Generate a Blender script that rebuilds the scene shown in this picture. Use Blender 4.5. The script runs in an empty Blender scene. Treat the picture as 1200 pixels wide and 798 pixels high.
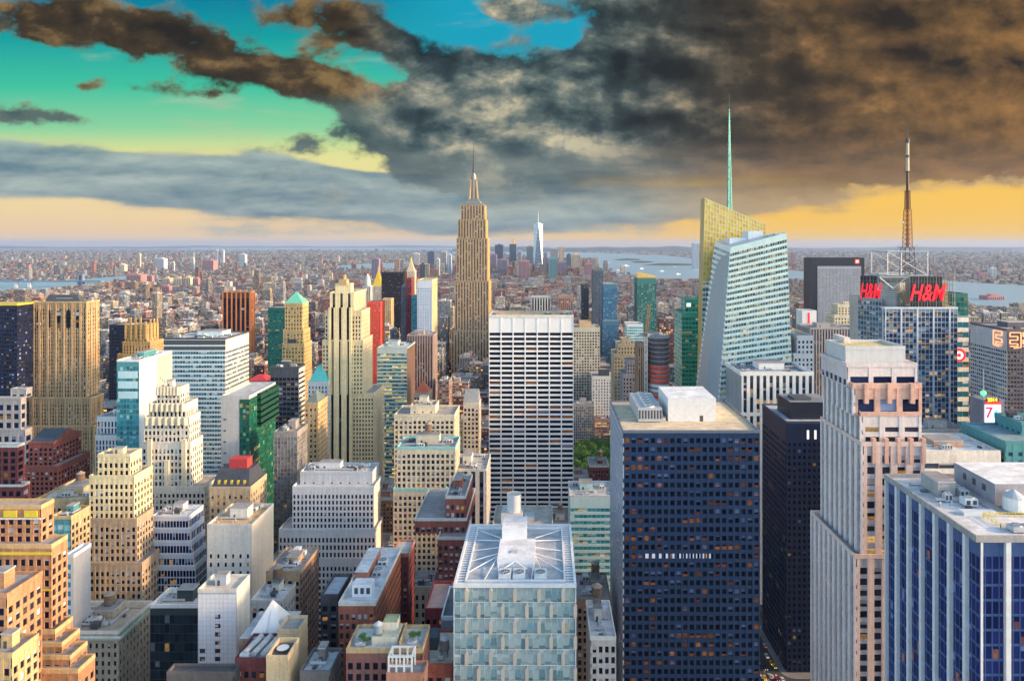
import bpy, math, random
import numpy as np
from mathutils import Vector, Matrix

SC = bpy.context.scene
COL = SC.collection
R = math.radians
# ---------------------------------------------------------------- camera
F, CX, CY, EYE = 810.0, 638.0, 286.0, 260.0      # focal length / vanishing point in photo pixels, eye height in metres
cam = bpy.data.cameras.new('camera')
cam_o = bpy.data.objects.new('camera', cam)
COL.objects.link(cam_o)
cam_o.location = (0, 0, EYE)
cam_o.rotation_euler = (R(90), 0, 0)
cam.sensor_width = 36.0
cam.lens = 36.0 * F / 1200.0
cam.shift_x = (600.0 - CX) / 1200.0
cam.shift_y = -(399.0 - CY) / 1200.0
cam.clip_start = 1.0
cam.clip_end = 200000.0
SC.camera = cam_o
# ---------------------------------------------------------------- colour management
SC.view_settings.view_transform = 'Standard'
SC.view_settings.look = 'None'
SC.view_settings.gamma = 1.0
SC.view_settings.exposure = 1.2
SC.cycles.use_denoising = True
SC.cycles.max_bounces = 6
SC.cycles.diffuse_bounces = 2
SC.cycles.glossy_bounces = 3
SC.cycles.volume_bounces = 0
SC.cycles.sample_clamp_indirect = 4.0
# ---------------------------------------------------------------- sun (low, from the west = right of the picture)
SUN_EL, SUN_AZ = 17.0, 99.0                      # azimuth clockwise from +Y
sun = bpy.data.lights.new('sun', 'SUN')
sun.energy = 2.6
sun.angle = R(3.0)
sun.color = (1.0, 0.62, 0.32)
sun_o = bpy.data.objects.new('sun', sun)
COL.objects.link(sun_o)
sd = Vector((math.sin(R(SUN_AZ)) * math.cos(R(SUN_EL)), math.cos(R(SUN_AZ)) * math.cos(R(SUN_EL)), math.sin(R(SUN_EL))))
sun_o.rotation_euler = sd.to_track_quat('Z', 'Y').to_euler()
sun_o.location = sd * 3000

# ---------------------------------------------------------------- node expression helper
class NT:
    """tiny arithmetic layer over a node tree"""
    def __init__(s, tree):
        s.t = tree; s.n = tree.nodes; s.l = tree.links
    def node(s, kind, **kw):
        n = s.n.new(kind)
        for k, v in kw.items(): setattr(n, k, v)
        return n
    def put(s, sock, v):
        if isinstance(v, (int, float)): sock.default_value = v
        elif isinstance(v, tuple):
            sock.default_value = v if len(v) == len(sock.default_value) else (*v, 1.0)
        else: s.l.new(v, sock)
    def m(s, op, a, b=0.0, c=0.0, clamp=False):
        n = s.node('ShaderNodeMath', operation=op, use_clamp=clamp)
        s.put(n.inputs[0], a); s.put(n.inputs[1], b); s.put(n.inputs[2], c)
        return n.outputs[0]
    def add(s, a, b): return s.m('ADD', a, b)
    def sub(s, a, b): return s.m('SUBTRACT', a, b)
    def mul(s, a, b): return s.m('MULTIPLY', a, b)
    def div(s, a, b): return s.m('DIVIDE', a, b)
    def mad(s, a, b, c): return s.m('MULTIPLY_ADD', a, b, c)
    def step(s, x, a, b, lo=0.0, hi=1.0):                       # smoothstep
        n = s.node('ShaderNodeMapRange', interpolation_type='SMOOTHSTEP')
        s.put(n.inputs[0], x); s.put(n.inputs[1], a); s.put(n.inputs[2], b); s.put(n.inputs[3], lo); s.put(n.inputs[4], hi)
        return n.outputs[0]
    def lin(s, x, a, b, lo=0.0, hi=1.0):
        n = s.node('ShaderNodeMapRange')
        s.put(n.inputs[0], x); s.put(n.inputs[1], a); s.put(n.inputs[2], b); s.put(n.inputs[3], lo); s.put(n.inputs[4], hi)
        return n.outputs[0]
    def mix(s, f, a, b, mode='MIX'):
        n = s.node('ShaderNodeMix', data_type='RGBA', blend_type=mode)
        s.put(n.inputs[0], f); s.put(n.inputs[6], a); s.put(n.inputs[7], b)
        return n.outputs[2]
    def vec(s, x, y, z):
        n = s.node('ShaderNodeCombineXYZ')
        s.put(n.inputs[0], x); s.put(n.inputs[1], y); s.put(n.inputs[2], z)
        return n.outputs[0]
    def xyz(s, v):
        n = s.node('ShaderNodeSeparateXYZ'); s.l.new(v, n.inputs[0])
        return n.outputs
    def noise(s, vec, scale, detail=4.0, rough=0.5, dist=0.0):
        n = s.node('ShaderNodeTexNoise')
        s.l.new(vec, n.inputs['Vector'])
        n.inputs['Scale'].default_value = scale; n.inputs['Detail'].default_value = detail
        n.inputs['Roughness'].default_value = rough; n.inputs['Distortion'].default_value = dist
        return n.outputs['Fac']
    def ramp(s, f, stops, interp='LINEAR'):
        n = s.node('ShaderNodeValToRGB')
        cr = n.color_ramp; cr.interpolation = interp
        while len(cr.elements) < len(stops): cr.elements.new(0.5)
        for e, (p, c) in zip(cr.elements, stops):
            e.position = p; e.color = (*c, 1.0)
        s.put(n.inputs[0], f)
        return n.outputs['Color']

def srgb(r, g, b):
    f = lambda c: (c / 255 / 12.92) if c / 255 <= 0.04045 else ((c / 255 + 0.055) / 1.055) ** 2.4
    return (f(r), f(g), f(b))

# ---------------------------------------------------------------- sky
W = bpy.data.worlds.new('World')
SC.world = W
W.use_nodes = True
nt = NT(W.node_tree)
for n in list(nt.n): nt.n.remove(n)
w_out = nt.node('ShaderNodeOutputWorld')
bg = nt.node('ShaderNodeBackground')
nt.l.new(bg.outputs[0], w_out.inputs[0])
SKY_K = 0.1
HAZE = 2.3e-5
bg.inputs[1].default_value = SKY_K
sky = nt.node('ShaderNodeTexSky', sky_type='NISHITA')
sky.sun_disc = False
sky.sun_elevation = R(SUN_EL)
sky.sun_rotation = R(SUN_AZ)
sky.air_density = 1.0; sky.dust_density = 1.5; sky.ozone_density = 1.2
geo = nt.node('ShaderNodeTexCoord')
dx, dy, dz = nt.xyz(geo.outputs['Generated'])
dyp = nt.m('MAXIMUM', dy, 0.12)
u = nt.div(dx, dyp); v = nt.div(dz, dyp)                        # slopes of the direction east-west and up, about due south
EXPO = 2.0 ** SC.view_settings.exposure
def SK(r, g, b, k=1.0):                                        # a sky colour as it should leave the lens
    return tuple(c * k / (SKY_K * EXPO) for c in srgb(r, g, b))
U = lambda px: (px - CX) / F
V = lambda py: (CY - py) / F
ht = nt.lin(v, V(300), V(0))
left = nt.ramp(ht, [(0.0, SK(246, 218, 176)), (0.10, SK(244, 208, 160)), (0.28, SK(244, 222, 160)), (0.40, SK(226, 228, 150)), (0.50, SK(140, 212, 160)), (0.66, SK(62, 196, 160)), (0.86, SK(8, 158, 160)), (1.0, SK(0, 128, 158))])
right = nt.ramp(ht, [(0.0, SK(240, 190, 100)), (0.07, SK(252, 198, 72)), (0.30, SK(252, 200, 84)), (0.5, SK(235, 190, 95)), (0.75, SK(90, 190, 190)), (1.0, SK(20, 150, 175))])
clear = nt.mix(nt.step(u, U(380), U(900)), left, right)
clear = nt.mix(nt.mul(nt.step(u, U(380), U(560)), nt.step(v, V(120), V(40))), clear, SK(20, 160, 190))
# cloud domain: a flat layer overhead, seen in perspective
h = nt.add(nt.m('MAXIMUM', dz, 0.0), 0.16)
dom = nt.vec(nt.div(dx, h), nt.mul(nt.div(dy, h), 0.7), 0.0)
def puff(du, dv):                                              # cumulus noise, sampled with an offset
    return nt.noise(nt.vec(nt.add(u, 3.1 + du), nt.mad(v, 1.55, dv), 0.35), 8.5, 10.0, 0.60, 0.12)
def heap(du, dv):
    return nt.noise(nt.vec(nt.add(u, 9.4 + du), nt.mad(v, 1.4, dv), 0.1), 3.4, 6.0, 0.52, 0.1)
n1 = nt.noise(dom, 1.2, 8.0, 0.58, 0.3)
n2 = puff(0, 0)
n3 = heap(0, 0)
tex = nt.add(nt.mul(n1, 0.35), nt.mul(n2, 0.65))
def blob(cx, cy, rx, ry, slope=0.0, amp=1.0, p=1.0):
    a = nt.sub(u, U(cx))
    b = nt.sub(nt.sub(v, V(cy)), nt.mul(a, -slope))
    a = nt.mul(a, F / rx); b = nt.mul(b, F / ry)
    q = nt.add(nt.mul(a, a), nt.mul(b, b))
    return nt.mul(nt.m('EXPONENT', nt.mul(q, -1.0)), amp)
def total(items):
    s = None
    for it in items:
        s = blob(*it) if s is None else nt.add(s, blob(*it))
    return s
strat0 = nt.noise(nt.vec(nt.add(u, 7.7), nt.mul(v, 4.2), 0.0), 4.2, 6.0, 0.55, 0.15)
storm = total([(120, 30, 150, 30, 0.10, .85), (275, 76, 140, 30, 0.22, .85), (375, 98, 60, 18, 0.15, .6), (425, 34, 90, 28, 0.25, .85),
               (165, 104, 75, 12, 0.12, .62), (40, 136, 75, 13, 0.08, .62), (355, 168, 30, 15, 0.3, .6), (20, 40, 60, 20, 0, .4), (90, 102, 22, 6, 0, .5),
               (560, 120, 130, 70, 0.15, 1.0), (640, 190, 170, 50, 0.0, .9), (480, 165, 70, 40, 0.2, .6), (590, 12, 55, 14, 0.05, .6), (620, 60, 70, 25, 0, .35),
               (830, 90, 190, 130, 0, 1.4), (1060, 60, 260, 110, 0, 1.5), (1080, 165, 260, 45, -0.05, 1.0), (770, 200, 180, 45, -0.10, 1.0), (1000, 200, 200, 16, -0.08, .35),
               (660, 42, 36, 20, 0.1, -.9), (545, 34, 55, 26, .3, -.9), (500, 20, 60, 16, 0, -.6), (350, 130, 60, 14, 0, -.25)])
val = nt.add(storm, nt.mul(nt.sub(tex, 0.5), 4.5))
dens = nt.mul(nt.step(val, 0.29, 0.70), nt.step(nt.add(v, nt.mul(nt.sub(strat0, .5), .05)), V(262), V(198)))
band = total([(180, 212, 330, 34, 0.03, 1.1), (420, 222, 220, 28, 0.02, .9), (620, 238, 240, 26, 0, 1.0), (60, 180, 120, 14, 0.02, .45), (840, 232, 190, 17, -0.10, .75), (60, 238, 90, 10, 0.0, -.5), (445, 190, 75, 11, .10, -1.2), (200, 272, 400, 10, 0, .18), (650, 272, 300, 8, 0, .2), (1060, 222, 220, 12, -0.1, .5)])
strat = nt.noise(nt.vec(nt.add(u, 7.7), nt.mul(v, 4.2), 0.0), 4.2, 7.0, 0.58, 0.15)
bval = nt.add(band, nt.mul(nt.sub(nt.add(nt.mul(strat, 0.7), nt.mul(tex, 0.3)), 0.5), 2.7))
bdens = nt.mul(nt.step(bval, 0.12, 0.72), 0.93)
# relief: compare with the same noise sampled towards the light
rel = nt.lin(nt.add(nt.mul(nt.sub(n2, puff(0.016, 0.026)), 1.0), nt.mul(nt.sub(n3, heap(0.03, 0.05)), 0.9)), -0.20, 0.20)
stra2 = nt.noise(nt.vec(nt.add(u, 7.7), nt.mad(v, 4.2, 0.06), 0.0), 4.2, 7.0, 0.58, 0.15)
brel = nt.lin(nt.sub(strat, stra2), -0.16, 0.16)
east = nt.step(u, U(640), U(960))
big = nt.lin(nt.add(nt.mul(n3, 0.6), nt.mul(tex, 0.4)), 0.38, 0.62)
lowd = nt.step(v, V(150), V(205))
brown = nt.ramp(nt.add(nt.mul(big, 0.5), nt.mul(rel, 0.5)), [(0.10, SK(44, 38, 32)), (0.42, SK(70, 58, 42)), (0.65, SK(106, 82, 54)), (0.9, SK(156, 118, 72))])
brown = nt.mix(nt.mul(nt.step(u, U(900), U(1260)), nt.mul(rel, 0.55)), brown, SK(184, 132, 68))
slate = nt.ramp(nt.add(nt.mul(big, 0.45), nt.mul(rel, 0.55)), [(0.15, SK(26, 38, 44)), (0.42, SK(52, 70, 74)), (0.60, SK(92, 108, 106)), (0.76, SK(152, 152, 136)), (0.92, SK(216, 204, 168))])
dark_l = nt.ramp(rel, [(0.1, SK(38, 34, 28)), (0.5, SK(70, 58, 40)), (0.9, SK(136, 110, 70))])
dark_l = nt.mix(nt.step(v, V(105), V(135)), dark_l, nt.mix(rel, SK(60, 82, 86), SK(110, 126, 116)))
cl = nt.mix(nt.step(u, U(400), U(500)), dark_l, slate)
cl = nt.mix(east, cl, brown)
grey = nt.mix(east, nt.mix(brel, SK(64, 92, 104), SK(140, 150, 144)), nt.mix(brel, SK(92, 80, 68), SK(168, 128, 88)))
cl = nt.mix(nt.mul(lowd, 0.7), cl, grey)
edge = nt.mul(nt.mul(nt.step(dens, 1.0, 0.3), 0.28), rel)
cl = nt.mix(edge, cl, SK(220, 190, 130))
blue = nt.mix(brel, SK(70, 116, 140), SK(166, 184, 182))
blue = nt.mix(nt.mul(nt.step(bdens, 0.8, 0.2), 0.6), blue, SK(236, 208, 160))
blue = nt.mix(nt.mul(nt.step(u, U(700), U(900)), 0.7), blue, SK(200, 158, 92))
col = nt.mix(bdens, clear, blue)
col = nt.mix(dens, col, cl)
# unseen sky behind the photographer, brightened on purpose to light the building fronts
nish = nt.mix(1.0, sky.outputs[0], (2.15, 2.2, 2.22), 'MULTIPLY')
nish = nt.mix(nt.step(dz, 0.45, 0.95, 0.0, 0.5), nish, (0.5, 0.55, 0.65))  # overhead part dimmed so the street canyons stay darker
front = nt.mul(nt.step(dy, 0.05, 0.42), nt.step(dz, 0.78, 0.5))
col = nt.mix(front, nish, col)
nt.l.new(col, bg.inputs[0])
W.cycles.sampling_method = 'MANUAL'
W.cycles.sample_map_resolution = 512

# ================================================================ materials
MATS = {}
def new_mat(key):
    m = bpy.data.materials.new(key)
    m.use_nodes = True
    t = NT(m.node_tree)
    b = t.n['Principled BSDF']
    return m, t, b

def stone(col, var=0.32, rough=0.85, key=None, streak=0.5):
    """masonry: broad tonal drift, fine grain, faint rain streaks"""
    k = ('stone', tuple(round(c, 3) for c in col), var, rough, streak)
    if k in MATS: return MATS[k]
    m, t, b = new_mat(key or 'masonry')
    tc = t.node('ShaderNodeTexCoord').outputs['Object']
    x, y, z = t.xyz(tc)
    s1 = t.noise(tc, 0.06, 3, 0.55)
    s2 = t.noise(tc, 0.55, 5, 0.7)
    s3 = t.noise(t.vec(t.mul(x, 0.9), t.mul(y, 0.9), t.mul(z, 0.035)), 1.0, 4, 0.6)
    bk = t.node('ShaderNodeTexBrick')
    t.l.new(t.vec(t.add(x, y), z, 0.0), bk.inputs['Vector']); bk.inputs['Scale'].default_value = .62; bk.inputs['Mortar Size'].default_value = .012; bk.inputs['Bias'].default_value = 0
    bk.inputs['Color1'].default_value = (.2, .2, .2, 1); bk.inputs['Color2'].default_value = (.8, .8, .8, 1); bk.inputs['Mortar'].default_value = (.25, .25, .25, 1)
    f = t.add(t.add(t.mul(s1, 0.35), t.mul(s2, 0.4)), t.mul(s3, streak))
    f = t.mad(t.sub(bk.outputs['Color'], 0.5), 0.16, f)
    f = t.lin(f, 0.46, 0.80)
    c = t.mix(f, tuple(v * (1 - var * 1.5) for v in col), tuple(min(v * (1 + var), 0.92) for v in col))
    t.l.new(c, b.inputs['Base Color'])
    b.inputs['Roughness'].default_value = rough
    MATS[k] = m
    return m

def metal(col, rough=0.45, met=0.3):
    k = ('metal', tuple(round(c, 3) for c in col), rough, met)
    if k in MATS: return MATS[k]
    m, t, b = new_mat('metal')
    tc = t.node('ShaderNodeTexCoord').outputs['Object']
    f = t.noise(tc, 0.5, 4, 0.6)
    t.l.new(t.mix(f, tuple(v * 0.75 for v in col), tuple(min(v * 1.2, .95) for v in col)), b.inputs['Base Color'])
    b.inputs['Roughness'].default_value = rough
    b.inputs['Metallic'].default_value = met
    MATS[k] = m
    return m

def pane(dark=(.012, .02, .045), lit=0.06, blind=0.25, bcol=(.45, .48, .52), lcol=(1.0, .42, .08), power=1.0, rough=0.12, spec=0.16, vary=0.6, litfrac=0.75, met=0.0):
    """glass of one bay per UV cell: dark room, drawn blind or lamp-lit ceiling"""
    k = ('pane', dark, lit, blind, bcol, lcol, power, rough, spec, vary, litfrac, met)
    if k in MATS: return MATS[k]
    m, t, b = new_mat('window_glass')
    uv = t.node('ShaderNodeUVMap').outputs[0]
    oi = t.node('ShaderNodeObjectInfo').outputs['Random']
    x, y, _ = t.xyz(uv)
    cx, cy = t.m('FLOOR', x), t.m('FLOOR', y)
    lx, ly = t.m('FRACT', x), t.m('FRACT', y)
    wn = t.node('ShaderNodeTexWhiteNoise', noise_dimensions='3D')
    t.l.new(t.vec(cx, cy, t.mul(oi, 997.0)), wn.inputs['Vector'])
    r = wn.outputs['Value']
    c1, c2, c3 = t.xyz(wn.outputs['Color'])
    # whole floors tend to be lit together
    wf = t.node('ShaderNodeTexWhiteNoise', noise_dimensions='2D')
    t.l.new(t.vec(t.m('FLOOR', t.div(cx, 7.0)), cy, 0.0), wf.inputs['Vector'])
    thr = t.mul(t.m('POWER', wf.outputs['Value'], 2.0), lit * 3.0)
    islit = t.m('LESS_THAN', r, thr)
    d = t.mix(t.mul(c1, vary), dark, tuple(min(v * 3.2 + .012, .8) for v in dark))
    isb = t.m('LESS_THAN', c2, blind)
    bm = t.mul(isb, t.m('GREATER_THAN', ly, t.mul(c3, 0.8)))
    colr = t.mix(bm, d, t.mix(c1, tuple(v * .55 for v in bcol), bcol))
    t.l.new(colr, b.inputs['Base Color'])
    t.l.new(t.mix(bm, (rough,) * 3, (0.5,) * 3), b.inputs['Roughness'])
    b.inputs['Specular IOR Level'].default_value = spec
    b.inputs['Metallic'].default_value = met
    grain = t.noise(t.vec(t.mul(x, 6.0), t.mul(y, 7.0), oi), 1.0, 3, 0.6)
    lamp = t.mul(islit, t.mul(t.m('LESS_THAN', ly, t.lin(c3, 0, 1, litfrac * .6, 1.0)), t.lin(grain, 0.35, 0.65, 0.15, 1.0)))
    t.l.new(t.mix(c3, lcol, (lcol[0], min(lcol[1] * 1.5, 1), lcol[2] * 2.2)), b.inputs['Emission Color'])
    t.l.new(t.mul(lamp, t.lin(c1, 0, 1, power * .12, power * .8)), b.inputs['Emission Strength'])
    m.cycles.emission_sampling = 'NONE'
    MATS[k] = m
    return m

def lamp(col, power, key='lit_screen'):
    k = ('lamp', col, power)
    if k in MATS: return MATS[k]
    m, t, b = new_mat(key)
    b.inputs['Base Color'].default_value = (*[c * .5 for c in col], 1)
    b.inputs['Emission Color'].default_value = (*col, 1)
    b.inputs['Emission Strength'].default_value = power
    m.cycles.emission_sampling = 'NONE'
    MATS[k] = m
    return m

def roof_mat(col, key='roofing'):
    k = ('roof', tuple(round(c, 3) for c in col))
    if k in MATS: return MATS[k]
    m, t, b = new_mat(key)
    tc = t.node('ShaderNodeTexCoord').outputs['Object']
    s1 = t.noise(tc, 0.12, 5, 0.65, 0.6)
    s2 = t.noise(tc, 1.3, 3, 0.6)
    bk = t.node('ShaderNodeTexBrick')
    t.l.new(tc, bk.inputs['Vector']); bk.inputs['Scale'].default_value = .16; bk.inputs['Mortar Size'].default_value = .006; bk.inputs['Bias'].default_value = 0
    bk.inputs['Color1'].default_value = (.25, .25, .25, 1); bk.inputs['Color2'].default_value = (.85, .85, .85, 1); bk.inputs['Mortar'].default_value = (.1, .1, .1, 1)
    f = t.lin(t.add(t.add(t.mul(s1, 0.55), t.mul(s2, 0.25)), t.mul(bk.outputs['Color'], 0.2)), 0.34, 0.66)
    t.l.new(t.mix(f, tuple(v * 0.6 for v in col), tuple(min(v * 1.2, .9) for v in col)), b.inputs['Base Color'])
    b.inputs['Roughness'].default_value = 0.9
    MATS[k] = m
    return m

def fill_mat():
    """walls of the ordinary blocks: wall tint from the 'Col' attribute, windows set out in metres"""
    if 'fill' in MATS: return MATS['fill']
    m, t, b = new_mat('city_wall')
    at = t.node('ShaderNodeAttribute', attribute_name='Col')
    col = at.outputs['Color']
    sel = at.outputs['Alpha']
    g = t.node('ShaderNodeNewGeometry')
    px, py, pz = t.xyz(g.outputs['Position'])
    nx, ny, nz = t.xyz(g.outputs['Normal'])
    side = t.m('GREATER_THAN', t.m('ABSOLUTE', nx), 0.5)
    wall = t.m('LESS_THAN', t.m('ABSOLUTE', nz), 0.5)
    hx = t.add(t.mul(px, t.sub(1.0, side)), t.mul(py, side))
    pw = t.lin(sel, 0, 1, 2.4, 4.6)
    a = t.div(hx, pw); c = t.div(pz, 3.5)
    fa, fc = t.m('FRACT', a), t.m('FRACT', c)
    wfrac = t.lin(sel, 0, 1, 0.52, 0.86)
    win = t.mul(t.mul(t.m('LESS_THAN', fa, wfrac), t.m('LESS_THAN', fc, 0.54)), wall)
    wn = t.node('ShaderNodeTexWhiteNoise', noise_dimensions='3D')
    t.l.new(t.vec(t.m('FLOOR', a), t.m('FLOOR', c), t.add(side, t.mul(sel, 91.0))), wn.inputs['Vector'])
    r = wn.outputs['Value']; c1, c2, c3 = t.xyz(wn.outputs['Color'])
    s1 = t.noise(g.outputs['Position'], 0.07, 4, 0.6)
    wallc = t.mix(t.lin(s1, .3, .7), t.mix(0.35, col, (0, 0, 0)), col)
    roofc = t.mix(t.noise(g.outputs['Position'], 0.2, 4, .6), (.07, .075, .085), (.34, .33, .32))
    wallc = t.mix(t.m('GREATER_THAN', nz, 0.5), wallc, t.mix(0.25, roofc, col))
    glass = t.mix(t.m('GREATER_THAN', c1, 0.78), t.mix(c2, (.012, .018, .035), (.06, .08, .11)), (.40, .42, .44))
    t.l.new(t.mix(win, wallc, glass), b.inputs['Base Color'])
    t.l.new(t.lin(win, 0, 1, 0.9, 0.25), b.inputs['Roughness'])
    b.inputs['Emission Color'].default_value = (1, .45, .1, 1)
    t.l.new(t.mul(win, t.mul(t.m('LESS_THAN', r, 0.045), 0.8)), b.inputs['Emission Strength'])
    m.cycles.emission_sampling = 'NONE'
    MATS['fill'] = m
    return m

# ================================================================ mesh collector
class MB:
    def __init__(s):
        s.v = []; s.f = []; s.mi = []; s.uv = []; s.c = []; s.mats = []
        s.has_uv = False; s.col = None; s.has_c = False
    def m(s, mat):
        if mat not in s.mats: s.mats.append(mat)
        return s.mats.index(mat)
    def face(s, pts, mat, uv=None):
        i = len(s.v)
        s.v.extend([tuple(p) for p in pts]); s.f.append(tuple(range(i, i + len(pts)))); s.mi.append(s.m(mat))
        if uv: s.has_uv = True
        s.uv.append(uv); s.c.append(s.col)
        if s.col: s.has_c = True
    def box(s, x0, x1, y0, y1, z0, z1, mat, top=None, bottom=True):
        i = len(s.v)
        s.v.extend([(x0, y0, z0), (x1, y0, z0), (x1, y1, z0), (x0, y1, z0), (x0, y0, z1), (x1, y0, z1), (x1, y1, z1), (x0, y1, z1)])
        k = s.m(mat); kt = s.m(top) if top else k
        F_ = [((0, 1, 5, 4), k), ((1, 2, 6, 5), k), ((2, 3, 7, 6), k), ((3, 0, 4, 7), k), ((4, 5, 6, 7), kt)]
        if bottom: F_.append(((3, 2, 1, 0), k))
        for q, mm in F_:
            s.f.append(tuple(i + a for a in q)); s.mi.append(mm); s.uv.append(None); s.c.append(s.col)
        if s.col: s.has_c = True
    def hexa(s, a, b, mat):
        """a prism between two quads given in the same winding (a = near/outer, b = far/inner)"""
        i = len(s.v)
        s.v.extend([tuple(p) for p in a] + [tuple(p) for p in b])
        k = s.m(mat)
        for q in ((0, 1, 2, 3), (7, 6, 5, 4), (1, 0, 4, 5), (2, 1, 5, 6), (3, 2, 6, 7), (0, 3, 7, 4)):
            s.f.append(tuple(i + t for t in q)); s.mi.append(k); s.uv.append(None); s.c.append(s.col)
    def cyl(s, cx, cy, z0, z1, r0, r1, mat, n=14, cap=True, top=None, sx=1.0, sy=1.0):
        i = len(s.v)
        for z, r in ((z0, r0), (z1, r1)):
            for k in range(n):
                a = 2 * math.pi * k / n
                s.v.append((cx + r * math.cos(a) * sx, cy + r * math.sin(a) * sy, z))
        k_ = s.m(mat)
        for k in range(n):
            j = (k + 1) % n
            s.f.append((i + k, i + j, i + n + j, i + n + k)); s.mi.append(k_); s.uv.append(None); s.c.append(s.col)
        if cap:
            s.f.append(tuple(i + n + k for k in range(n))); s.mi.append(s.m(top) if top else k_); s.uv.append(None); s.c.append(s.col)
            s.f.append(tuple(i + n - 1 - k for k in range(n))); s.mi.append(k_); s.uv.append(None); s.c.append(s.col)
    def bar(s, p, q, r, mat, n=5, r2=None):
        """a thin round bar from p to q"""
        p, q = Vector(p), Vector(q); d = (q - p).normalized()
        a = d.orthogonal().normalized(); b = d.cross(a)
        i = len(s.v); r2 = r if r2 is None else r2
        for o, rr in ((p, r), (q, r2)):
            for k in range(n):
                t = 2 * math.pi * k / n
                s.v.append(tuple(o + a * (rr * math.cos(t)) + b * (rr * math.sin(t))))
        k_ = s.m(mat)
        for k in range(n):
            j = (k + 1) % n
            s.f.append((i + k, i + j, i + n + j, i + n + k)); s.mi.append(k_); s.uv.append(None); s.c.append(s.col)
        s.f.append(tuple(i + n + k for k in range(n))); s.mi.append(k_); s.uv.append(None); s.c.append(s.col)
        s.f.append(tuple(i + n - 1 - k for k in range(n))); s.mi.append(k_); s.uv.append(None); s.c.append(s.col)
    def pyramid(s, x0, x1, y0, y1, z0, z1, mat, tx=0.0, ty=0.0):
        """hipped or pyramid roof; tx, ty = share of the plan kept at the top"""
        cx, cy = (x0 + x1) / 2, (y0 + y1) / 2
        hx, hy = (x1 - x0) / 2 * tx, (y1 - y0) / 2 * ty
        b = [(x0, y0, z0), (x1, y0, z0), (x1, y1, z0), (x0, y1, z0)]
        t = [(cx - hx, cy - hy, z1), (cx + hx, cy - hy, z1), (cx + hx, cy + hy, z1), (cx - hx, cy + hy, z1)]
        for k in range(4):
            j = (k + 1) % 4
            if tx == 0 and ty == 0: s.face([b[k], b[j], (cx, cy, z1)], mat)
            else: s.face([b[k], b[j], t[j], t[k]], mat)
        if tx > 0 and ty > 0: s.face(t, mat)
        s.face(b[::-1], mat)
    def build(s, name, parent=None, origin=(0, 0, 0)):
        me = bpy.data.meshes.new(name)
        ox, oy, oz = origin
        me.from_pydata([(x - ox, y - oy, z - oz) for x, y, z in s.v], [], s.f)
        for mt in s.mats: me.materials.append(mt)
        me.polygons.foreach_set('material_index', s.mi)
        if s.has_uv:
            lay = me.uv_layers.new(name='UVMap')
            arr = []
            for f, uv in zip(s.f, s.uv):
                if uv:
                    for a in uv: arr.extend(a)
                else: arr.extend([0.0] * (2 * len(f)))
            lay.data.foreach_set('uv', arr)
        if s.has_c:
            ca = me.color_attributes.new('Col', 'FLOAT_COLOR', 'CORNER')
            arr = []
            for f, c in zip(s.f, s.c):
                arr.extend((c or (.4, .4, .4, .5)) * len(f))
            ca.data.foreach_set('color', arr)
        me.update()
        o = bpy.data.objects.new(name, me)
        COL.objects.link(o)
        if parent: o.parent = parent
        return o

def tag(o, label=None, cat=None, group=None, kind=None):
    if label: o['label'] = label
    if cat: o['category'] = cat
    if group: o['group'] = group
    if kind: o['kind'] = kind
    return o

def empty(name, loc, label=None, cat=None, group=None):
    o = bpy.data.objects.new(name, None)
    COL.objects.link(o)
    o.location = loc
    o.empty_display_size = 2
    return tag(o, label, cat, group)

XP = lambda px, Y: (px - CX) / F * Y
ZP = lambda py, Y: EYE - (py - CY) / F * Y
PXY = lambda X, Y: CX + X / Y * F
PYZ = lambda Z, Y: CY + (EYE - Z) / Y * F

# ================================================================ facades
def ST(pier, pn, pw=3.2, fh=3.7, wf=.5, hf=.55, pd=.45, sd=None, span=None, mode='punch', top=2.0, bot=0.0, side=None, major=0, mjd=.5, mjw=1.0, n=100, roofc=(.33, .32, .31), cap=None, par=1.1, mjm=None):
    return dict(pier=pier, pane=pn, pw=pw, fh=fh, wf=wf, hf=hf, pd=pd, sd=pd - .06 if sd is None else sd, span=span or pier, mode=mode, top=top, bot=bot, side=side, major=major, mjd=mjd, mjw=mjw, n=n, roofc=roofc, cap=cap, par=par, mjm=mjm)

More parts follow.
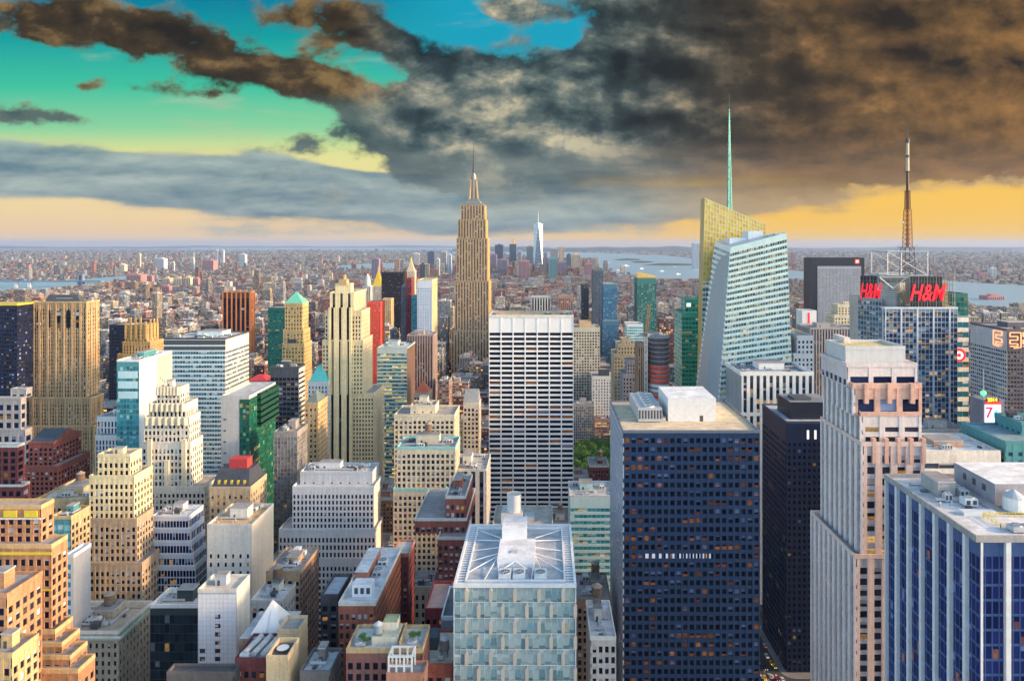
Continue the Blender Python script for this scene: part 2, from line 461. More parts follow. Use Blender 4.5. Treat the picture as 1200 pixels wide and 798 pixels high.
def facade(P, st, wall, out, seed=0, nx=None, nz=None):
    """piers and floor bands stand proud of the quad P (bl, br, tr, tl seen from outside); glass goes to out"""
    if st['mode'] == 'none': return
    bl, br, tr, tl = [Vector(p) for p in P]
    nrm = (br - bl).cross(tl - bl).normalized()
    wid = ((br - bl).length + (tr - tl).length) / 2
    hei = ((tl - bl).length + (tr - br).length) / 2
    if hei < 2 or wid < 1.5: return
    tv = min(st['top'] / hei, .6); bv = min(st['bot'] / hei, .3)
    nx = nx or max(1, round(wid / st['pw']))
    nz = nz or max(1, round((hei - st['top'] - st['bot']) / st['fh']))
    def pos(u, v): return (bl * (1 - u) + br * u) * (1 - v) + (tl * (1 - u) + tr * u) * v
    def slab(u0, u1, v0, v1, d, mat):
        q = [pos(u0, v0), pos(u1, v0), pos(u1, v1), pos(u0, v1)]
        wall.hexa([p + nrm * d for p in q], q, mat)
    pd, sd, wf, hf = st['pd'], st['sd'], st['wf'], st['hf']
    us = [i / nx for i in range(nx + 1)]
    hp = (1 - wf) / nx / 2
    for i, uu in enumerate(us):
        mj = st['major'] and i % st['major'] == 0
        w = hp * (st['mjw'] if mj else 1.0)
        d = st['mjd'] if mj else pd
        u0, u1 = max(0, uu - w), min(1, uu + w)
        if i == 0: u1 = max(u1, .15 / wid)
        if i == nx: u0 = min(u0, 1 - .15 / wid)
        slab(u0, u1, 0, 1, d, st['mjm'] if mj and st['mjm'] else st['pier'])
    v0, v1 = bv, 1 - tv
    vs = [v0 + (v1 - v0) * j / nz for j in range(nz + 1)]
    dv = (v1 - v0) / nz; hs = dv * (1 - hf) / 2
    if hf < .995:
        for j, vv in enumerate(vs):
            a, b = max(0, vv - hs), min(1, vv + hs)
            if j == nz: b = 1.0
            if j == 0: a = 0.0
            slab(0, 1, a, b, sd, st['span'])
    elif tv > 0:
        slab(0, 1, v1, 1, sd, st['span'])
    eps = nrm * .04
    def quad(u0, u1, a, b, uvs):
        return ([pos(u0, a) + eps, pos(u1, a) + eps, pos(u1, b) + eps, pos(u0, b) + eps], uvs)
    o1, o2 = seed * 17 % 400, seed * 31 % 400
    if st['mode'] == 'punch':
        for j in range(nz):
            for i in range(nx):
                a, b = vs[j] + hs, vs[j + 1] - hs
                q = quad(us[i] + hp, us[i + 1] - hp, a, b, None)
                uo, vo = o1 + i, o2 + j
                out.append((q[0], [(uo + .001, vo + .001), (uo + .999, vo + .001), (uo + .999, vo + .999), (uo + .001, vo + .999)], st['pane']))
    elif st['mode'] == 'tile':
        for j in range(nz):
            for i in range(nx):
                wall.face(quad(us[i] + hp, us[i + 1] - hp, vs[j] + hs, vs[j + 1] - hs, None)[0], st['pane'])
    elif st['mode'] == 'band':
        for j in range(nz):
            a, b = vs[j] + hs, vs[j + 1] - hs
            q = quad(0.0, 1.0, a, b, None)
            out.append((q[0], [(o1, o2 + j + .001), (o1 + nx, o2 + j + .001), (o1 + nx, o2 + j + .999), (o1, o2 + j + .999)], st['pane']))
    else:
        for i in range(nx):
            q = quad(us[i] + hp, us[i + 1] - hp, bv, 1 - tv, None)
            out.append((q[0], [(o1 + i + .001, o2), (o1 + i + .999, o2), (o1 + i + .999, o2 + nz), (o1 + i + .001, o2 + nz)], st['pane']))

WIN_NAME = {'punch': 'window', 'band': 'window_band', 'strip': 'window_strip'}
def put_windows(wins, root, mode, n, zvis, dist):
    """the panes that show largest become parts of their own, the rest one part"""
    if not wins: return
    name = WIN_NAME[mode]
    o = root.location
    def share(nm, lst, kind=None):
        mb = MB()
        for q, uv, mt in lst: mb.face(q, mt, uv)
        ob = mb.build(nm, root, o)
        if kind: ob['kind'] = kind
    def size(w):
        q = w[0]; c = (q[0] + q[2]) / 2
        a = ((q[1] - q[0]).cross(q[3] - q[0]))
        view = Vector((c.x, c.y, c.z - EYE))
        s = a.length * abs(a.normalized().dot(view.normalized())) / view.length_squared
        mid_vis = max(q[0].z, q[3].z) > zvis
        return s if mid_vis else s * 1e-4
    q = wins[0][0]
    hpx = (q[3] - q[0]).length / dist * F
    if len(wins) > n and hpx < 1.6 or hpx < 1.0:
        share(name, wins, 'stuff'); return
    ws = sorted(wins, key=size, reverse=True)
    for w in ws[:n]: share(name, [w])
    if len(ws) > n: share(name, ws[n:], 'stuff')

# ================================================================ roof gear
M_PAR = None
def parapet(root, x0, x1, y0, y1, z, mat, h=1.1, t=.45):
    mb = MB()
    mb.box(x0, x1, y0, y0 + t, z, z + h, mat); mb.box(x0, x1, y1 - t, y1, z, z + h, mat)
    mb.box(x0, x0 + t, y0 + t, y1 - t, z, z + h - .003, mat); mb.box(x1 - t, x1, y0 + t, y1 - t, z, z + h - .003, mat)
    mb.build('parapet', root, root.location)

WOOD = stone((.20, .13, .085), .3, .9, 'tank_staves')
STEEL = metal((.20, .21, .22), .5, .4)
GALV = metal((.52, .54, .56), .45, .25)
WHITE_UNIT = metal((.70, .72, .73), .5, .1)
DARK_UNIT = metal((.07, .075, .085), .6, .1)
def water_tank(root, x, y, z, r=2.1, h=4.0, leg=3.0, mat=None):
    mb = MB()
    mb.cyl(x, y, z + leg, z + leg + h, r, r * .97, mat or WOOD, 14)
    tk = mb.build('water_tank', root, root.location)
    rf = MB(); rf.cyl(x, y, z + leg + h + .01, z + leg + h + r * .7, r * 1.08, .08, mat and GALV or metal((.30, .25, .21), .7, 0), 14)
    a = rf.build('tank_roof', None, root.location); a.parent = tk
    lg = MB()
    for sx in (-1, 1):
        for sy in (-1, 1): lg.bar((x + sx * r * .62, y + sy * r * .62, z), (x + sx * r * .62, y + sy * r * .62, z + leg), .16, STEEL, 5)
    lg.bar((x - r * .62, y - r * .62, z + .3), (x + r * .62, y - r * .62, z + leg - .2), .09, STEEL, 4)
    lg.box(x - r, x + r, y - r, y + r, z + leg - .25, z + leg - .02, STEEL)
    b = lg.build('tank_stand', None, root.location); b.parent = tk

def air_unit(root, x0, x1, y0, y1, z, h, mat=None, fans=0):
    mb = MB()
    mb.box(x0, x1, y0, y1, z + .3, z + h, mat or WHITE_UNIT)
    for i in range(int((x1 - x0) // 2.2) + 1):
        xx = x0 + .3 + i * 2.2
        if xx < x1 - .3: mb.box(xx, xx + .25, y0 + .2, y1 - .2, z, z + .3, STEEL)
    if h > 1.6:
        k = max(2, int((x1 - x0) / 1.3))
        for i in range(k):
            xx = x0 + (x1 - x0) * (i + .2) / k
            mb.box(xx, xx + (x1 - x0) / k * .6, y0 - .04, y0, z + .3 + h * .2, z + h * .85, DARK_UNIT)
    o = mb.build('air_handler', root, root.location)
    for i in range(fans):
        f = MB(); cx = x0 + (x1 - x0) * (i + .5) / fans; cy = (y0 + y1) / 2
        rr = min((x1 - x0) / fans, y1 - y0) * .40
        f.cyl(cx, cy, z + h, z + h + .35, rr, rr, GALV, 16, cap=False)
        f.cyl(cx, cy, z + h + .02, z + h + .2, rr * .97, rr * .97, DARK_UNIT, 16)
        for k in range(4):
            a = k * math.pi / 4 + .3
            f.bar((cx - rr * .95 * math.cos(a), cy - rr * .95 * math.sin(a), z + h + .27), (cx + rr * .95 * math.cos(a), cy + rr * .95 * math.sin(a), z + h + .27), .10, GALV, 4)
        b = f.build('fan', None, root.location); b.parent = o

def clutter(root, x0, x1, y0, y1, z, rng, lvl=1, wall=None, tank=None):
    w, d = x1 - x0, y1 - y0
    if w < 6 or d < 6: return
    wall = wall or stone((.42, .38, .33))
    # bulkhead
    pw, pdp = min(w * rng.uniform(.28, .45), 22), min(d * rng.uniform(.28, .45), 16)
    px = x0 + rng.uniform(.2, .7) * (w - pw); py = y0 + rng.uniform(.35, .8) * (d - pdp)
    ph = rng.uniform(3, 5.5)
    mb = MB(); mb.box(px, px + pw, py, py + pdp, z, z + ph, wall, roof_mat((.35, .34, .33)))
    mb.box(px + pw * .2, px + pw * .2 + 1.0, py - .05, py, z, z + 2.1, DARK_UNIT)
    mb.box(px - .2, px + pw + .2, py - .2, py + pdp + .2, z + ph - .25, z + ph + .15, GALV, roof_mat((.30, .29, .28)))
    mb.build('penthouse', root, root.location)
    for k in range(lvl * 3):
        uw, ud, uh = rng.uniform(2, min(6, w * .25)), rng.uniform(1.6, min(4, d * .25)), rng.uniform(1.2, 2.6)
        ux, uy = x0 + 1 + rng.random() * max(.1, w - uw - 2), y0 + 1 + rng.random() * max(.1, d - ud - 2)
        if ux + uw > px - .3 and ux < px + pw + .3 and uy + ud > py - .3 and uy < py + pdp + .3: continue
        air_unit(root, ux, ux + uw, uy, uy + ud, z, uh, rng.choice([WHITE_UNIT, GALV, DARK_UNIT, GALV]), rng.choice([0, 1, 2]) if lvl > 1 else 0)
    if lvl > 1:
        mb = MB()
        yy = y0 + d * rng.uniform(.15, .3)
        mb.box(x0 + w * .1, x0 + w * rng.uniform(.5, .85), yy, yy + .8, z + .5, z + 1.2, GALV)
        xx = x0 + w * rng.uniform(.2, .8)
        mb.box(xx, xx + .7, yy + .8, y0 + d * .75, z + .5, z + 1.197, GALV)
        for k in range(3): mb.box(x0 + w * (.15 + .2 * k), x0 + w * (.15 + .2 * k) + .3, yy + .1, yy + .7, z, z + .5, STEEL)
        mb.build('duct', root, root.location)
        mb = MB()
        for k in range(12):
            a, b = x0 + 1 + rng.random() * (w - 2), y0 + 1 + rng.random() * (d - 2)
            mb.cyl(a, b, z, z + rng.uniform(.6, 1.6), .25, .25, GALV, 7)
        mb.build('vent_pipe', root, root.location)
        for k in range(4):                                      # hatches, low skylights and conduit runs
            q = MB(); a, b = x0 + 1 + rng.random() * (w - 4), y0 + 1 + rng.random() * (d - 4); hh = rng.uniform(.4, 1.0)
            q.box(a, a + rng.uniform(.8, 2.2), b, b + rng.uniform(.8, 2.0), z, z + hh, rng.choice([GALV, DARK_UNIT, STEEL, WHITE_UNIT])); q.build('roof_hatch', root, root.location)
        q = MB(); yy = y0 + d * rng.uniform(.5, .9); q.bar((x0 + .8, yy, z + .3), (x1 - .8, yy + rng.uniform(-1, 1), z + .3), .14, STEEL, 5); q.build('conduit', root, root.location)
    if tank if tank is not None else rng.random() < .5:
        water_tank(root, px + pw * .5, py + pdp * .5, z + ph + .16, rng.uniform(1.7, 2.4), rng.uniform(3, 4.2), rng.uniform(1.2, 3))

# ================================================================ towers given in photo pixels
HERO = []
SEED = [1]
def tower(name, label, Y, tiers, st, cat='tower', vis=None, lvl=1, tank=None, both=False, clut=True, group=None, roof=True, n=None):
    """tiers from the top down: (left px, right px, top py, depth in m, set-back in m[, style])"""
    a, b = tiers[-1][0], tiers[-1][1]
    rng = random.Random(SEED[0]); SEED[0] += 1
    cx = XP((a + b) / 2, Y)
    root = empty(name, (cx, Y, 0), label, cat, group)
    o = root.location
    zs = [ZP(t[2], Y + t[4]) for t in tiers]
    vis_py = vis if vis is not None else 798
    zvis = ZP(vis_py, Y) - 2
    info = []
    wins = {}
    wall = MB()
    for i, t in enumerate(tiers):
        s = t[5] if len(t) > 5 else st
        yf = Y + t[4]; yb = yf + (t[3] if not isinstance(t[3], str) else yf * ((t[1] if t[1] < CX else t[0]) - CX) / (float(t[3]) - CX) - yf)
        x0, x1 = XP(t[0], yf), XP(t[1], yf)
        z1 = zs[i]; z0 = zs[i + 1] if i + 1 < len(tiers) else 0.0
        pd = max(s['pd'], s['mjd'] if s['major'] else 0)
        wall.box(x0, x1, yf, yb, z0, z1, s['pier'], roof_mat(s['roofc']))
        if s['mode'] == 'none':
            info.append((x0, x1, yf, yb, z0, z1, 0.0)); continue
        ws = wins.setdefault((s['mode'], n or s['n']), [])
        facade([(x0, yf, z0), (x1, yf, z0), (x1, yf, z1), (x0, yf, z1)], s, wall, ws, SEED[0] * 3 + i)
        ss = s['side'] or s
        if ss == 'blank': ss = None
        if ss:
            if ss['mode'] == 'none':
                if x1 < 0: wall.box(x1 + .003, x1 + .16, yf - pd, yb, z0, z1 - .01, ss['pier'])
                if x0 > 0: wall.box(x0 - .16, x0 - .003, yf - pd, yb, z0, z1 - .01, ss['pier'])
            wl = wins.setdefault((ss['mode'], n or ss['n']), [])
            if x1 < 0 or both: facade([(x1, yf - pd, z0), (x1, yb, z0), (x1, yb, z1), (x1, yf - pd, z1)], ss, wall, wl, SEED[0] * 5 + i)
            if x0 > 0 or both: facade([(x0, yb, z0), (x0, yf - pd, z0), (x0, yf - pd, z1), (x0, yb, z1)], ss, wall, wl, SEED[0] * 5 + i)
        info.append((x0, x1, yf, yb, z0, z1, pd))
    wall.build('wall', root, o)
    for (mode, nn), lst in wins.items(): put_windows(lst, root, mode, nn, zvis, Y)
    if roof:
        for i, (x0, x1, yf, yb, z0, z1, pd) in enumerate(info):
            s = tiers[i][5] if len(tiers[i]) > 5 else st
            cap = s['cap'] or s['pier']
            mb = MB()
            e = pd + .12
            mb.box(x0 - (e if x0 > 0 or both else 0), x1 + (e if x1 < 0 or both else 0), yf - e, yb, z1 + .003, z1 + .35, cap, roof_mat(s['roofc']))
            mb.build('roof', root, o)
            if s['par'] > 0:
                parapet(root, x0 - (e if x0 > 0 or both else 0), x1 + (e if x1 < 0 or both else 0), yf - e, yb, z1 + .352, cap, s['par'])
        if clut:
            x0, x1, yf, yb, z0, z1, pd = info[0]
            clutter(root, x0 + 1, x1 - 1, yf + 1, yb - 1, z1 + .352, rng, lvl, st['pier'], tank)
    X0 = min(i[0] for i in info); X1 = max(i[1] for i in info)
    Y0 = min(i[2] for i in info); Y1 = max(i[3] for i in info)
    HERO.append(dict(x0=X0, x1=X1, y0=Y0, y1=Y1, z=max(i[5] for i in info), vis=vis_py, label=label, tiers=info, name=name))
    return root, info

def reg(x0, x1, y0, y1, z, vis, label, name='building'):
    HERO.append(dict(x0=x0, x1=x1, y0=y0, y1=y1, z=z, vis=vis, label=label, tiers=[(x0, x1, y0, y1, 0, z, 0)], name=name))

# ================================================================ palettes
CREAM = stone((.76, .64, .38), .2)
CREAM2 = stone((.72, .62, .44), .22)
PALE = stone((.70, .67, .60), .16)
WHITE = stone((.82, .81, .78), .10, .7, streak=.3)
TAN = stone((.54, .38, .20), .25)
GOLDEN = stone((.54, .36, .15), .28)
BROWNSTONE = stone((.34, .24, .16), .3)
ORANGE = stone((.46, .235, .125), .30)
REDBRICK = stone((.36, .10, .07), .3)
MAROON = stone((.20, .05, .05), .3)
PINK = stone((.70, .42, .32), .2)
PINKGREY = stone((.70, .62, .60), .16)
GREY = stone((.42, .43, .44), .2)
CONC = stone((.38, .37, .36), .2)
SLATE = stone((.06, .07, .09), .3, .5)
NAVYM = metal((.022, .054, .135), .35, .2)
NAVYM2 = metal((.018, .022, .04), .35, .3)
WMET = metal((.78, .80, .83), .45, .1)
TEALM = metal((.10, .33, .36), .4, .3)
BLUEGR = metal((.36, .44, .50), .4, .3)
P_STD = pane((.005, .008, .018), .06, .22, (.60, .62, .64))
P_DARK = pane((.004, .006, .014), .06, .12, (.35, .38, .45))
P_NAVY = pane((.004, .009, .035), .07, .10, (.25, .32, .5), vary=.8)
P_WARM = pane((.02, .02, .03), .16, .25, (.6, .55, .5))
P_OFF = pane((.003, .005, .014), .20, .16, (.20, .25, .42), (1.0, .25, .03), .45, litfrac=.5, spec=.14)
P_TEAL = pane((.02, .12, .15), .05, .22, (.35, .58, .60), rough=.1, vary=.8)
P_SKY = pane((.10, .24, .30), .03, .35, (.62, .78, .82), rough=.08, vary=.8)
P_GREEN = pane((.004, .07, .06), .10, .08, (.10, .26, .24), vary=.6)
P_ORNG = pane((.012, .02, .03), .42, .2, (.5, .5, .45), (1.0, .5, .1), 1.3)
YELLOW = metal((.75, .58, .05), .5, .1)

# ================================================================ foreground towers, right side
st = ST(metal((.07, .13, .30), .35, .2), pane((.004, .009, .06), .05, .06, (.2, .28, .5), (1.0, .3, .03), .7, vary=.8, spec=.25), 1.72, 3.7, .86, .84, .18, .14, mode='punch', top=3.6, major=4, mjd=1.1, mjw=5.0, mjm=WMET, n=100, roofc=(.66, .66, .66), cap=CONC, par=1.3)
ra, inf = tower('office_tower', 'navy glass tower with broad white piers and a railed white roof at the right edge', 170, [(1146, 1440, 633, 44.5, 0)], st, vis=798, clut=False)
x0, x1, y0, y1, z0, z1, pd = inf[0]
mb = MB()
ph0 = XP(1116, 204); zr = z1 + .36
mb.box(124.5, x1 - 4, 191, 210, zr, zr + 6.2, stone((.30, .29, .33), .15, .7), roof_mat((.80, .80, .78)))
for k in range(3): mb.box(124.46, 124.5, 195 + k * 4.5, 196.6 + k * 4.5, zr + 2.8, zr + 4.6, DARK_UNIT)
mb.box(127.5, 129, 190.95, 191, zr + 2.6, zr + 4.6, WMET)
mb.build('penthouse', ra, ra.location)
water_tank(ra, XP(1181, 190), 187.6, zr, 2.7, 3.6, .5, mat=WHITE_UNIT)
mb = MB()
for yy in (176.5, 183.5):
    for k in range(17): mb.bar((116.5 + k * 1.7, yy, zr), (116.5 + k * 1.7, yy, zr + 1.2), .09, YELLOW, 4)
    for hh in (.6, 1.2): mb.bar((116.5, yy, zr + hh), (145, yy, zr + hh), .09, YELLOW, 4)
for k in range(5): mb.bar((116.5, 176.5 + k * 1.7, zr), (116.5, 176.5 + k * 1.7, zr + 1.2), .09, YELLOW, 4)
for hh in (.6, 1.2): mb.bar((116.5, 176.5, zr + hh), (116.5, 183.5, zr + hh), .09, YELLOW, 4)
mb.build('railing', ra, ra.location)
air_unit(ra, 117.5, 127.5, 173, 176, zr, 1.5, GALV, 3)
air_unit(ra, 129.5, 139.5, 173, 176, zr, 1.5, WHITE_UNIT, 3)
clutter(ra, 108.5, 123.5, 188, 212, zr, random.Random(3), 3, CONC, False)
mb = MB(); mb.box(112, 121, 184.5, 187, zr, zr + .9, WHITE_UNIT); mb.box(121.3, 124.4, 186, 204, zr, zr + .5, CONC); mb.build('duct', ra, ra.location)

# pink stone tower with stepped crown
glassb = ST(PINKGREY, P_NAVY, 4.8, 3.8, .74, .62, .5, .35, top=1.2, n=100, major=3, mjw=1.0, cap=PINKGREY)
s_top = ST(stone((.60, .60, .60), .1, .6), P_DARK, 2, 3, mode='none', roofc=(.62, .50, .22), par=1.0)
s_t1 = ST(PINKGREY, P_NAVY, 7.6, 4.2, .80, .84, .5, .4, top=3.0, bot=.3, n=40, side=ST(PINKGREY, P_NAVY, 4, 5, .7, .7, .4, top=4, n=20))
sideP = ST(stone((.78, .70, .68), .14), pane((.01, .02, .05), .05, .2, (.3, .4, .55)), 4.2, 3.7, .55, .66, .9, .3, span=metal((.22, .30, .40), .4, .2), top=1.5, n=60)
s_t2 = ST(PINK, P_NAVY, 8.6, 6.0, .74, .92, .8, .6, top=3.4, n=20, side=sideP, cap=PINK, par=1.6)
s_t3 = ST(PINKGREY, P_WARM, 7.2, 4.3, .72, .50, .6, .45, top=3.0, n=60, side=sideP, cap=PINK)
s_t4 = ST(stone((.74, .55, .48), .16), P_WARM, 4.6, 3.7, .56, .62, .8, .3, span=stone((.62, .58, .58), .15), top=2.6, n=100, side=ST(stone((.78, .66, .62), .14), pane((.01, .02, .05), .05, .2, (.3, .4, .55)), 4.2, 3.7, .52, .66, .9, .3, span=metal((.22, .30, .40), .4, .2), top=2.2, n=100))
rp, inf = tower('stone_tower', 'pink and pale stone tower with stepped crown and pillared setbacks before the red script signs', 235,
      [(991, 1061, 410, 17, 9, s_top), (993, 1074, 430, 22, 6, s_t1), (1001, 1079, 455, 25, 4, s_t2), (1010, 1079, 487, 31, 3, s_t3), (1011, 1082, 522, 34, 1, s_t4), (1003, 1086, 653, 38, 0, s_t4)], s_t4, vis=798, clut=False)
for k in range(5):                                            # granite posts above the fourth setback
    xx = XP(1021 + k * 14.5, 236); mb = MB()
    mb.box(xx, xx + 1.3, 235.0, 236.6, inf[4][5] - 6, inf[4][5] + 2.6, PINK); mb.build('granite_post', rp, rp.location)
for k in range(3):
    xx = XP(1012 + k * 27, 238.4); mb = MB(); mb.box(xx, xx + 1.5, 237.6, 239.2, inf[2][5] - 5, inf[2][5] + 1.9, PINK); mb.build('granite_post', rp, rp.location)
mb = MB(); xx = XP(984, 262)
mb.box(xx, xx + 2.2, 258, 268, inf[1][5] - 40, ZP(394, 262), PINKGREY); mb.box(xx - .1, xx + 2.6, 254, 258, inf[1][5] - 40, ZP(405, 262), PINKGREY)
mb.box(xx - .6, xx + 4, 250, 254, inf[1][5] - 60, ZP(432, 255), PINK)
mb.build('crown_fin', rp, rp.location)
mb = MB(); wl = []
bay = [(XP(1006, 236) + 2.6 * (1 - math.cos(a)), 236 - 2.4 * math.sin(a)) for a in [math.pi * k / 6 for k in range(7)]]
for k in range(6):
    (ax, ay), (bx, by) = bay[k], bay[k + 1]
    facade([(ax, ay, 0), (bx, by, 0), (bx, by, ZP(536, 236)), (ax, ay, ZP(536, 236))], ST(BLUEGR, P_NAVY, 2, 3.7, .86, .8, .12, top=2.5), mb, wl, 40 + k)
for q, uv, mt in wl: mb.face(q, mt, uv)
mb.build('bay_window', rp, rp.location)

# navy office block in the centre right
st = ST(NAVYM, P_OFF, 2.86, 3.85, .66, .56, .5, .44, top=1.4, n=100, roofc=(.62, .52, .36), cap=metal((.16, .20, .27), .5, .2), par=.9,
        side=ST(metal((.42, .50, .62), .35, .2), pane((.03, .05, .10), .02, .35, (.5, .6, .75)), 2.86, 3.85, .62, .60, .5, .44, top=1.4, n=60))  # left flank: sky reflection painted in as lighter metal and paler panes
rb, inf = tower('office_tower', 'broad navy office block with a grid of orange lit windows and tan flat roof', 300, [(731, 890, 507, 57, 0)], st, vis=798, clut=False, n=100)
x0, x1, y0, y1, z0, z1, pd = inf[0]; zr = z1 + .36
mb = MB(); mb.box(XP(783, 318), XP(839, 318), 318, 345, zr, zr + 10.5, WMET, roof_mat((.72, .74, .76))); mb.box(XP(820, 318), XP(824, 318), 317.95, 318, zr, zr + 2.6, DARK_UNIT)
mb.build('penthouse', rb, rb.location)
bx0 = x0
for k in range(10):
    q = MB(); xx = x0 + (x1 - x0) * (3.17 + k) / 20; dv_ = (z1 - 1.4) / round((z1 - 1.4) / 3.85); zb_ = z1 - 1.4 - 13.78 * dv_; q.face([(xx, y0 - .1, zb_), (xx + 1.9, y0 - .1, zb_), (xx + 1.9, y0 - .1, zb_ + .56 * dv_), (xx, y0 - .1, zb_ + .56 * dv_)], lamp((.55, .58, .70), .35)); q.build('lit_blind', rb, rb.location)
air_unit(rb, XP(748, 316), XP(776, 316), 316, 349, zr, 6.5, GALV, 0)
for k in range(6):
    f = MB(); cx_ = XP(762, 316); cy_ = 319 + k * 5.2
    f.cyl(cx_, cy_, zr + 6.5, zr + 7.2, 2.3, 2.3, WHITE_UNIT, 16, cap=False); f.cyl(cx_, cy_, zr + 6.52, zr + 6.8, 2.2, 2.2, DARK_UNIT, 16)
    f.bar((cx_ - 2.2, cy_, zr + 7.1), (cx_ + 2.2, cy_, zr + 7.1), .15, GALV, 4); f.bar((cx_, cy_ - 2.2, zr + 7.1), (cx_, cy_ + 2.2, zr + 7.1), .15, GALV, 4)
    f.build('fan', rb, rb.location)
mb = MB(); mb.box(XP(776, 316) + .5, XP(776, 316) + 2, 318, 345, zr, zr + 1.5, GALV); mb.build('duct', rb, rb.location)

# near black tower by the avenue
st = ST(metal((.014, .026, .07), .3, .3), pane((.003, .004, .012), .04, .05, (.2, .22, .3)), 3.0, 3.9, .58, .56, .35, .3, top=11, n=100, roofc=(.42, .46, .52), cap=metal((.06, .07, .10), .4, .3), par=1.0)
rk, inf = tower('office_tower', 'near black office tower beside the avenue with dark penthouse and rounded pavement corner', 420, [(922, 1010, 496, 46, 0)], st, vis=786, clut=False)
x0, x1, y0, y1, z0, z1, pd = inf[0]
mb = MB(); mb.box(x0 + 5, x0 + 31, 428, 452, z1 + .36, z1 + 11, NAVYM2, roof_mat((.20, .21, .23))); mb.box(x0 + 9, x0 + 20, 433, 444, z1 + 11, z1 + 12.4, DARK_UNIT)
mb.build('penthouse', rk, rk.location)
wl = MB()
for k in range(4): wl.face([(x0 + 12 + k * 4.5, 419.5, z1 - 9.5), (x0 + 13.4 + k * 4.5, 419.5, z1 - 9.5), (x0 + 13.4 + k * 4.5, 419.5, z1 - 4), (x0 + 12 + k * 4.5, 419.5, z1 - 4)], lamp((.75, .72, .66), .5))
wl.build('lit_slot', rk, rk.location)

# white ribbed block
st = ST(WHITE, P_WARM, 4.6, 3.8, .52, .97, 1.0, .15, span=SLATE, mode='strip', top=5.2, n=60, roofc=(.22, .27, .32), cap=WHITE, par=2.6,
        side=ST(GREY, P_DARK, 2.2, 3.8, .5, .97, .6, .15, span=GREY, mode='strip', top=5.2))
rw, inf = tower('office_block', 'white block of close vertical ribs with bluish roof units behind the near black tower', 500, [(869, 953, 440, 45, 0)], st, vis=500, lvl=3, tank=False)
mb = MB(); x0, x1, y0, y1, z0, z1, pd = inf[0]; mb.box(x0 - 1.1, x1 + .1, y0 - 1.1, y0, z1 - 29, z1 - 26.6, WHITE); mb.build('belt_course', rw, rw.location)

# banded low block and teal block at the right
st = ST(stone((.55, .33, .22), .2), pane((.02, .03, .05), .25, .2, (.6, .6, .5)), 7, 5, .98, .5, .3, .6, span=PALE, mode='band', top=3.4, n=60, roofc=(.74, .74, .72), cap=PALE)
tower('office_block', 'low block in white and terracotta bands with white roof beside the pink tower', 330, [(1082, 1172, 531, 30, 0)], st, 'building', vis=565, lvl=2, tank=False)
st = ST(TEALM, pane((.02, .07, .10), .03, .2, (.2, .4, .45)), 4.5, 3.8, .45, .5, .4, .3, top=3, n=60, roofc=(.20, .30, .33))
tower('office_block', 'teal clad block with few dark windows cut by the right edge', 330, [(1197, 1260, 498, 20, 14), (1178, 1270, 520, 34, 0)], st, 'building', vis=565, lvl=1, tank=False)

# ================================================================ folded glass block in the bottom centre
yG, xa, xb, zG = 220.0, XP(533, 220), XP(674, 220), ZP(683, 220)
rg = empty('glass_block', ((xa + xb) / 2, yG, 0), 'faceted pale glass block with white trussed roof in the bottom centre', 'tower')
G_A = pane((.24, .34, .34), .0, .0, (.62, .72, .72), rough=.10, spec=.8, vary=.16)
G_B = pane((.32, .40, .39), .0, .12, (.62, .68, .64), rough=.12, spec=.8, vary=.12)
G_C = pane((.13, .22, .24), .02, .1, (.5, .58, .56), rough=.06, spec=.8, vary=.3)
BEIGE = stone((.62, .52, .42), .1, .6)
dep = 46.0
mb = MB()
mb.box(xa, xb, yG, yG + dep, 0, zG - .6, BLUEGR, roof_mat((.40, .44, .48)))
mb.build('wall', rg, rg.location)
fh = 5.0; ncol = 20; cwid = (xb - xa) / ncol
rgr = random.Random(5)
nflo = 20
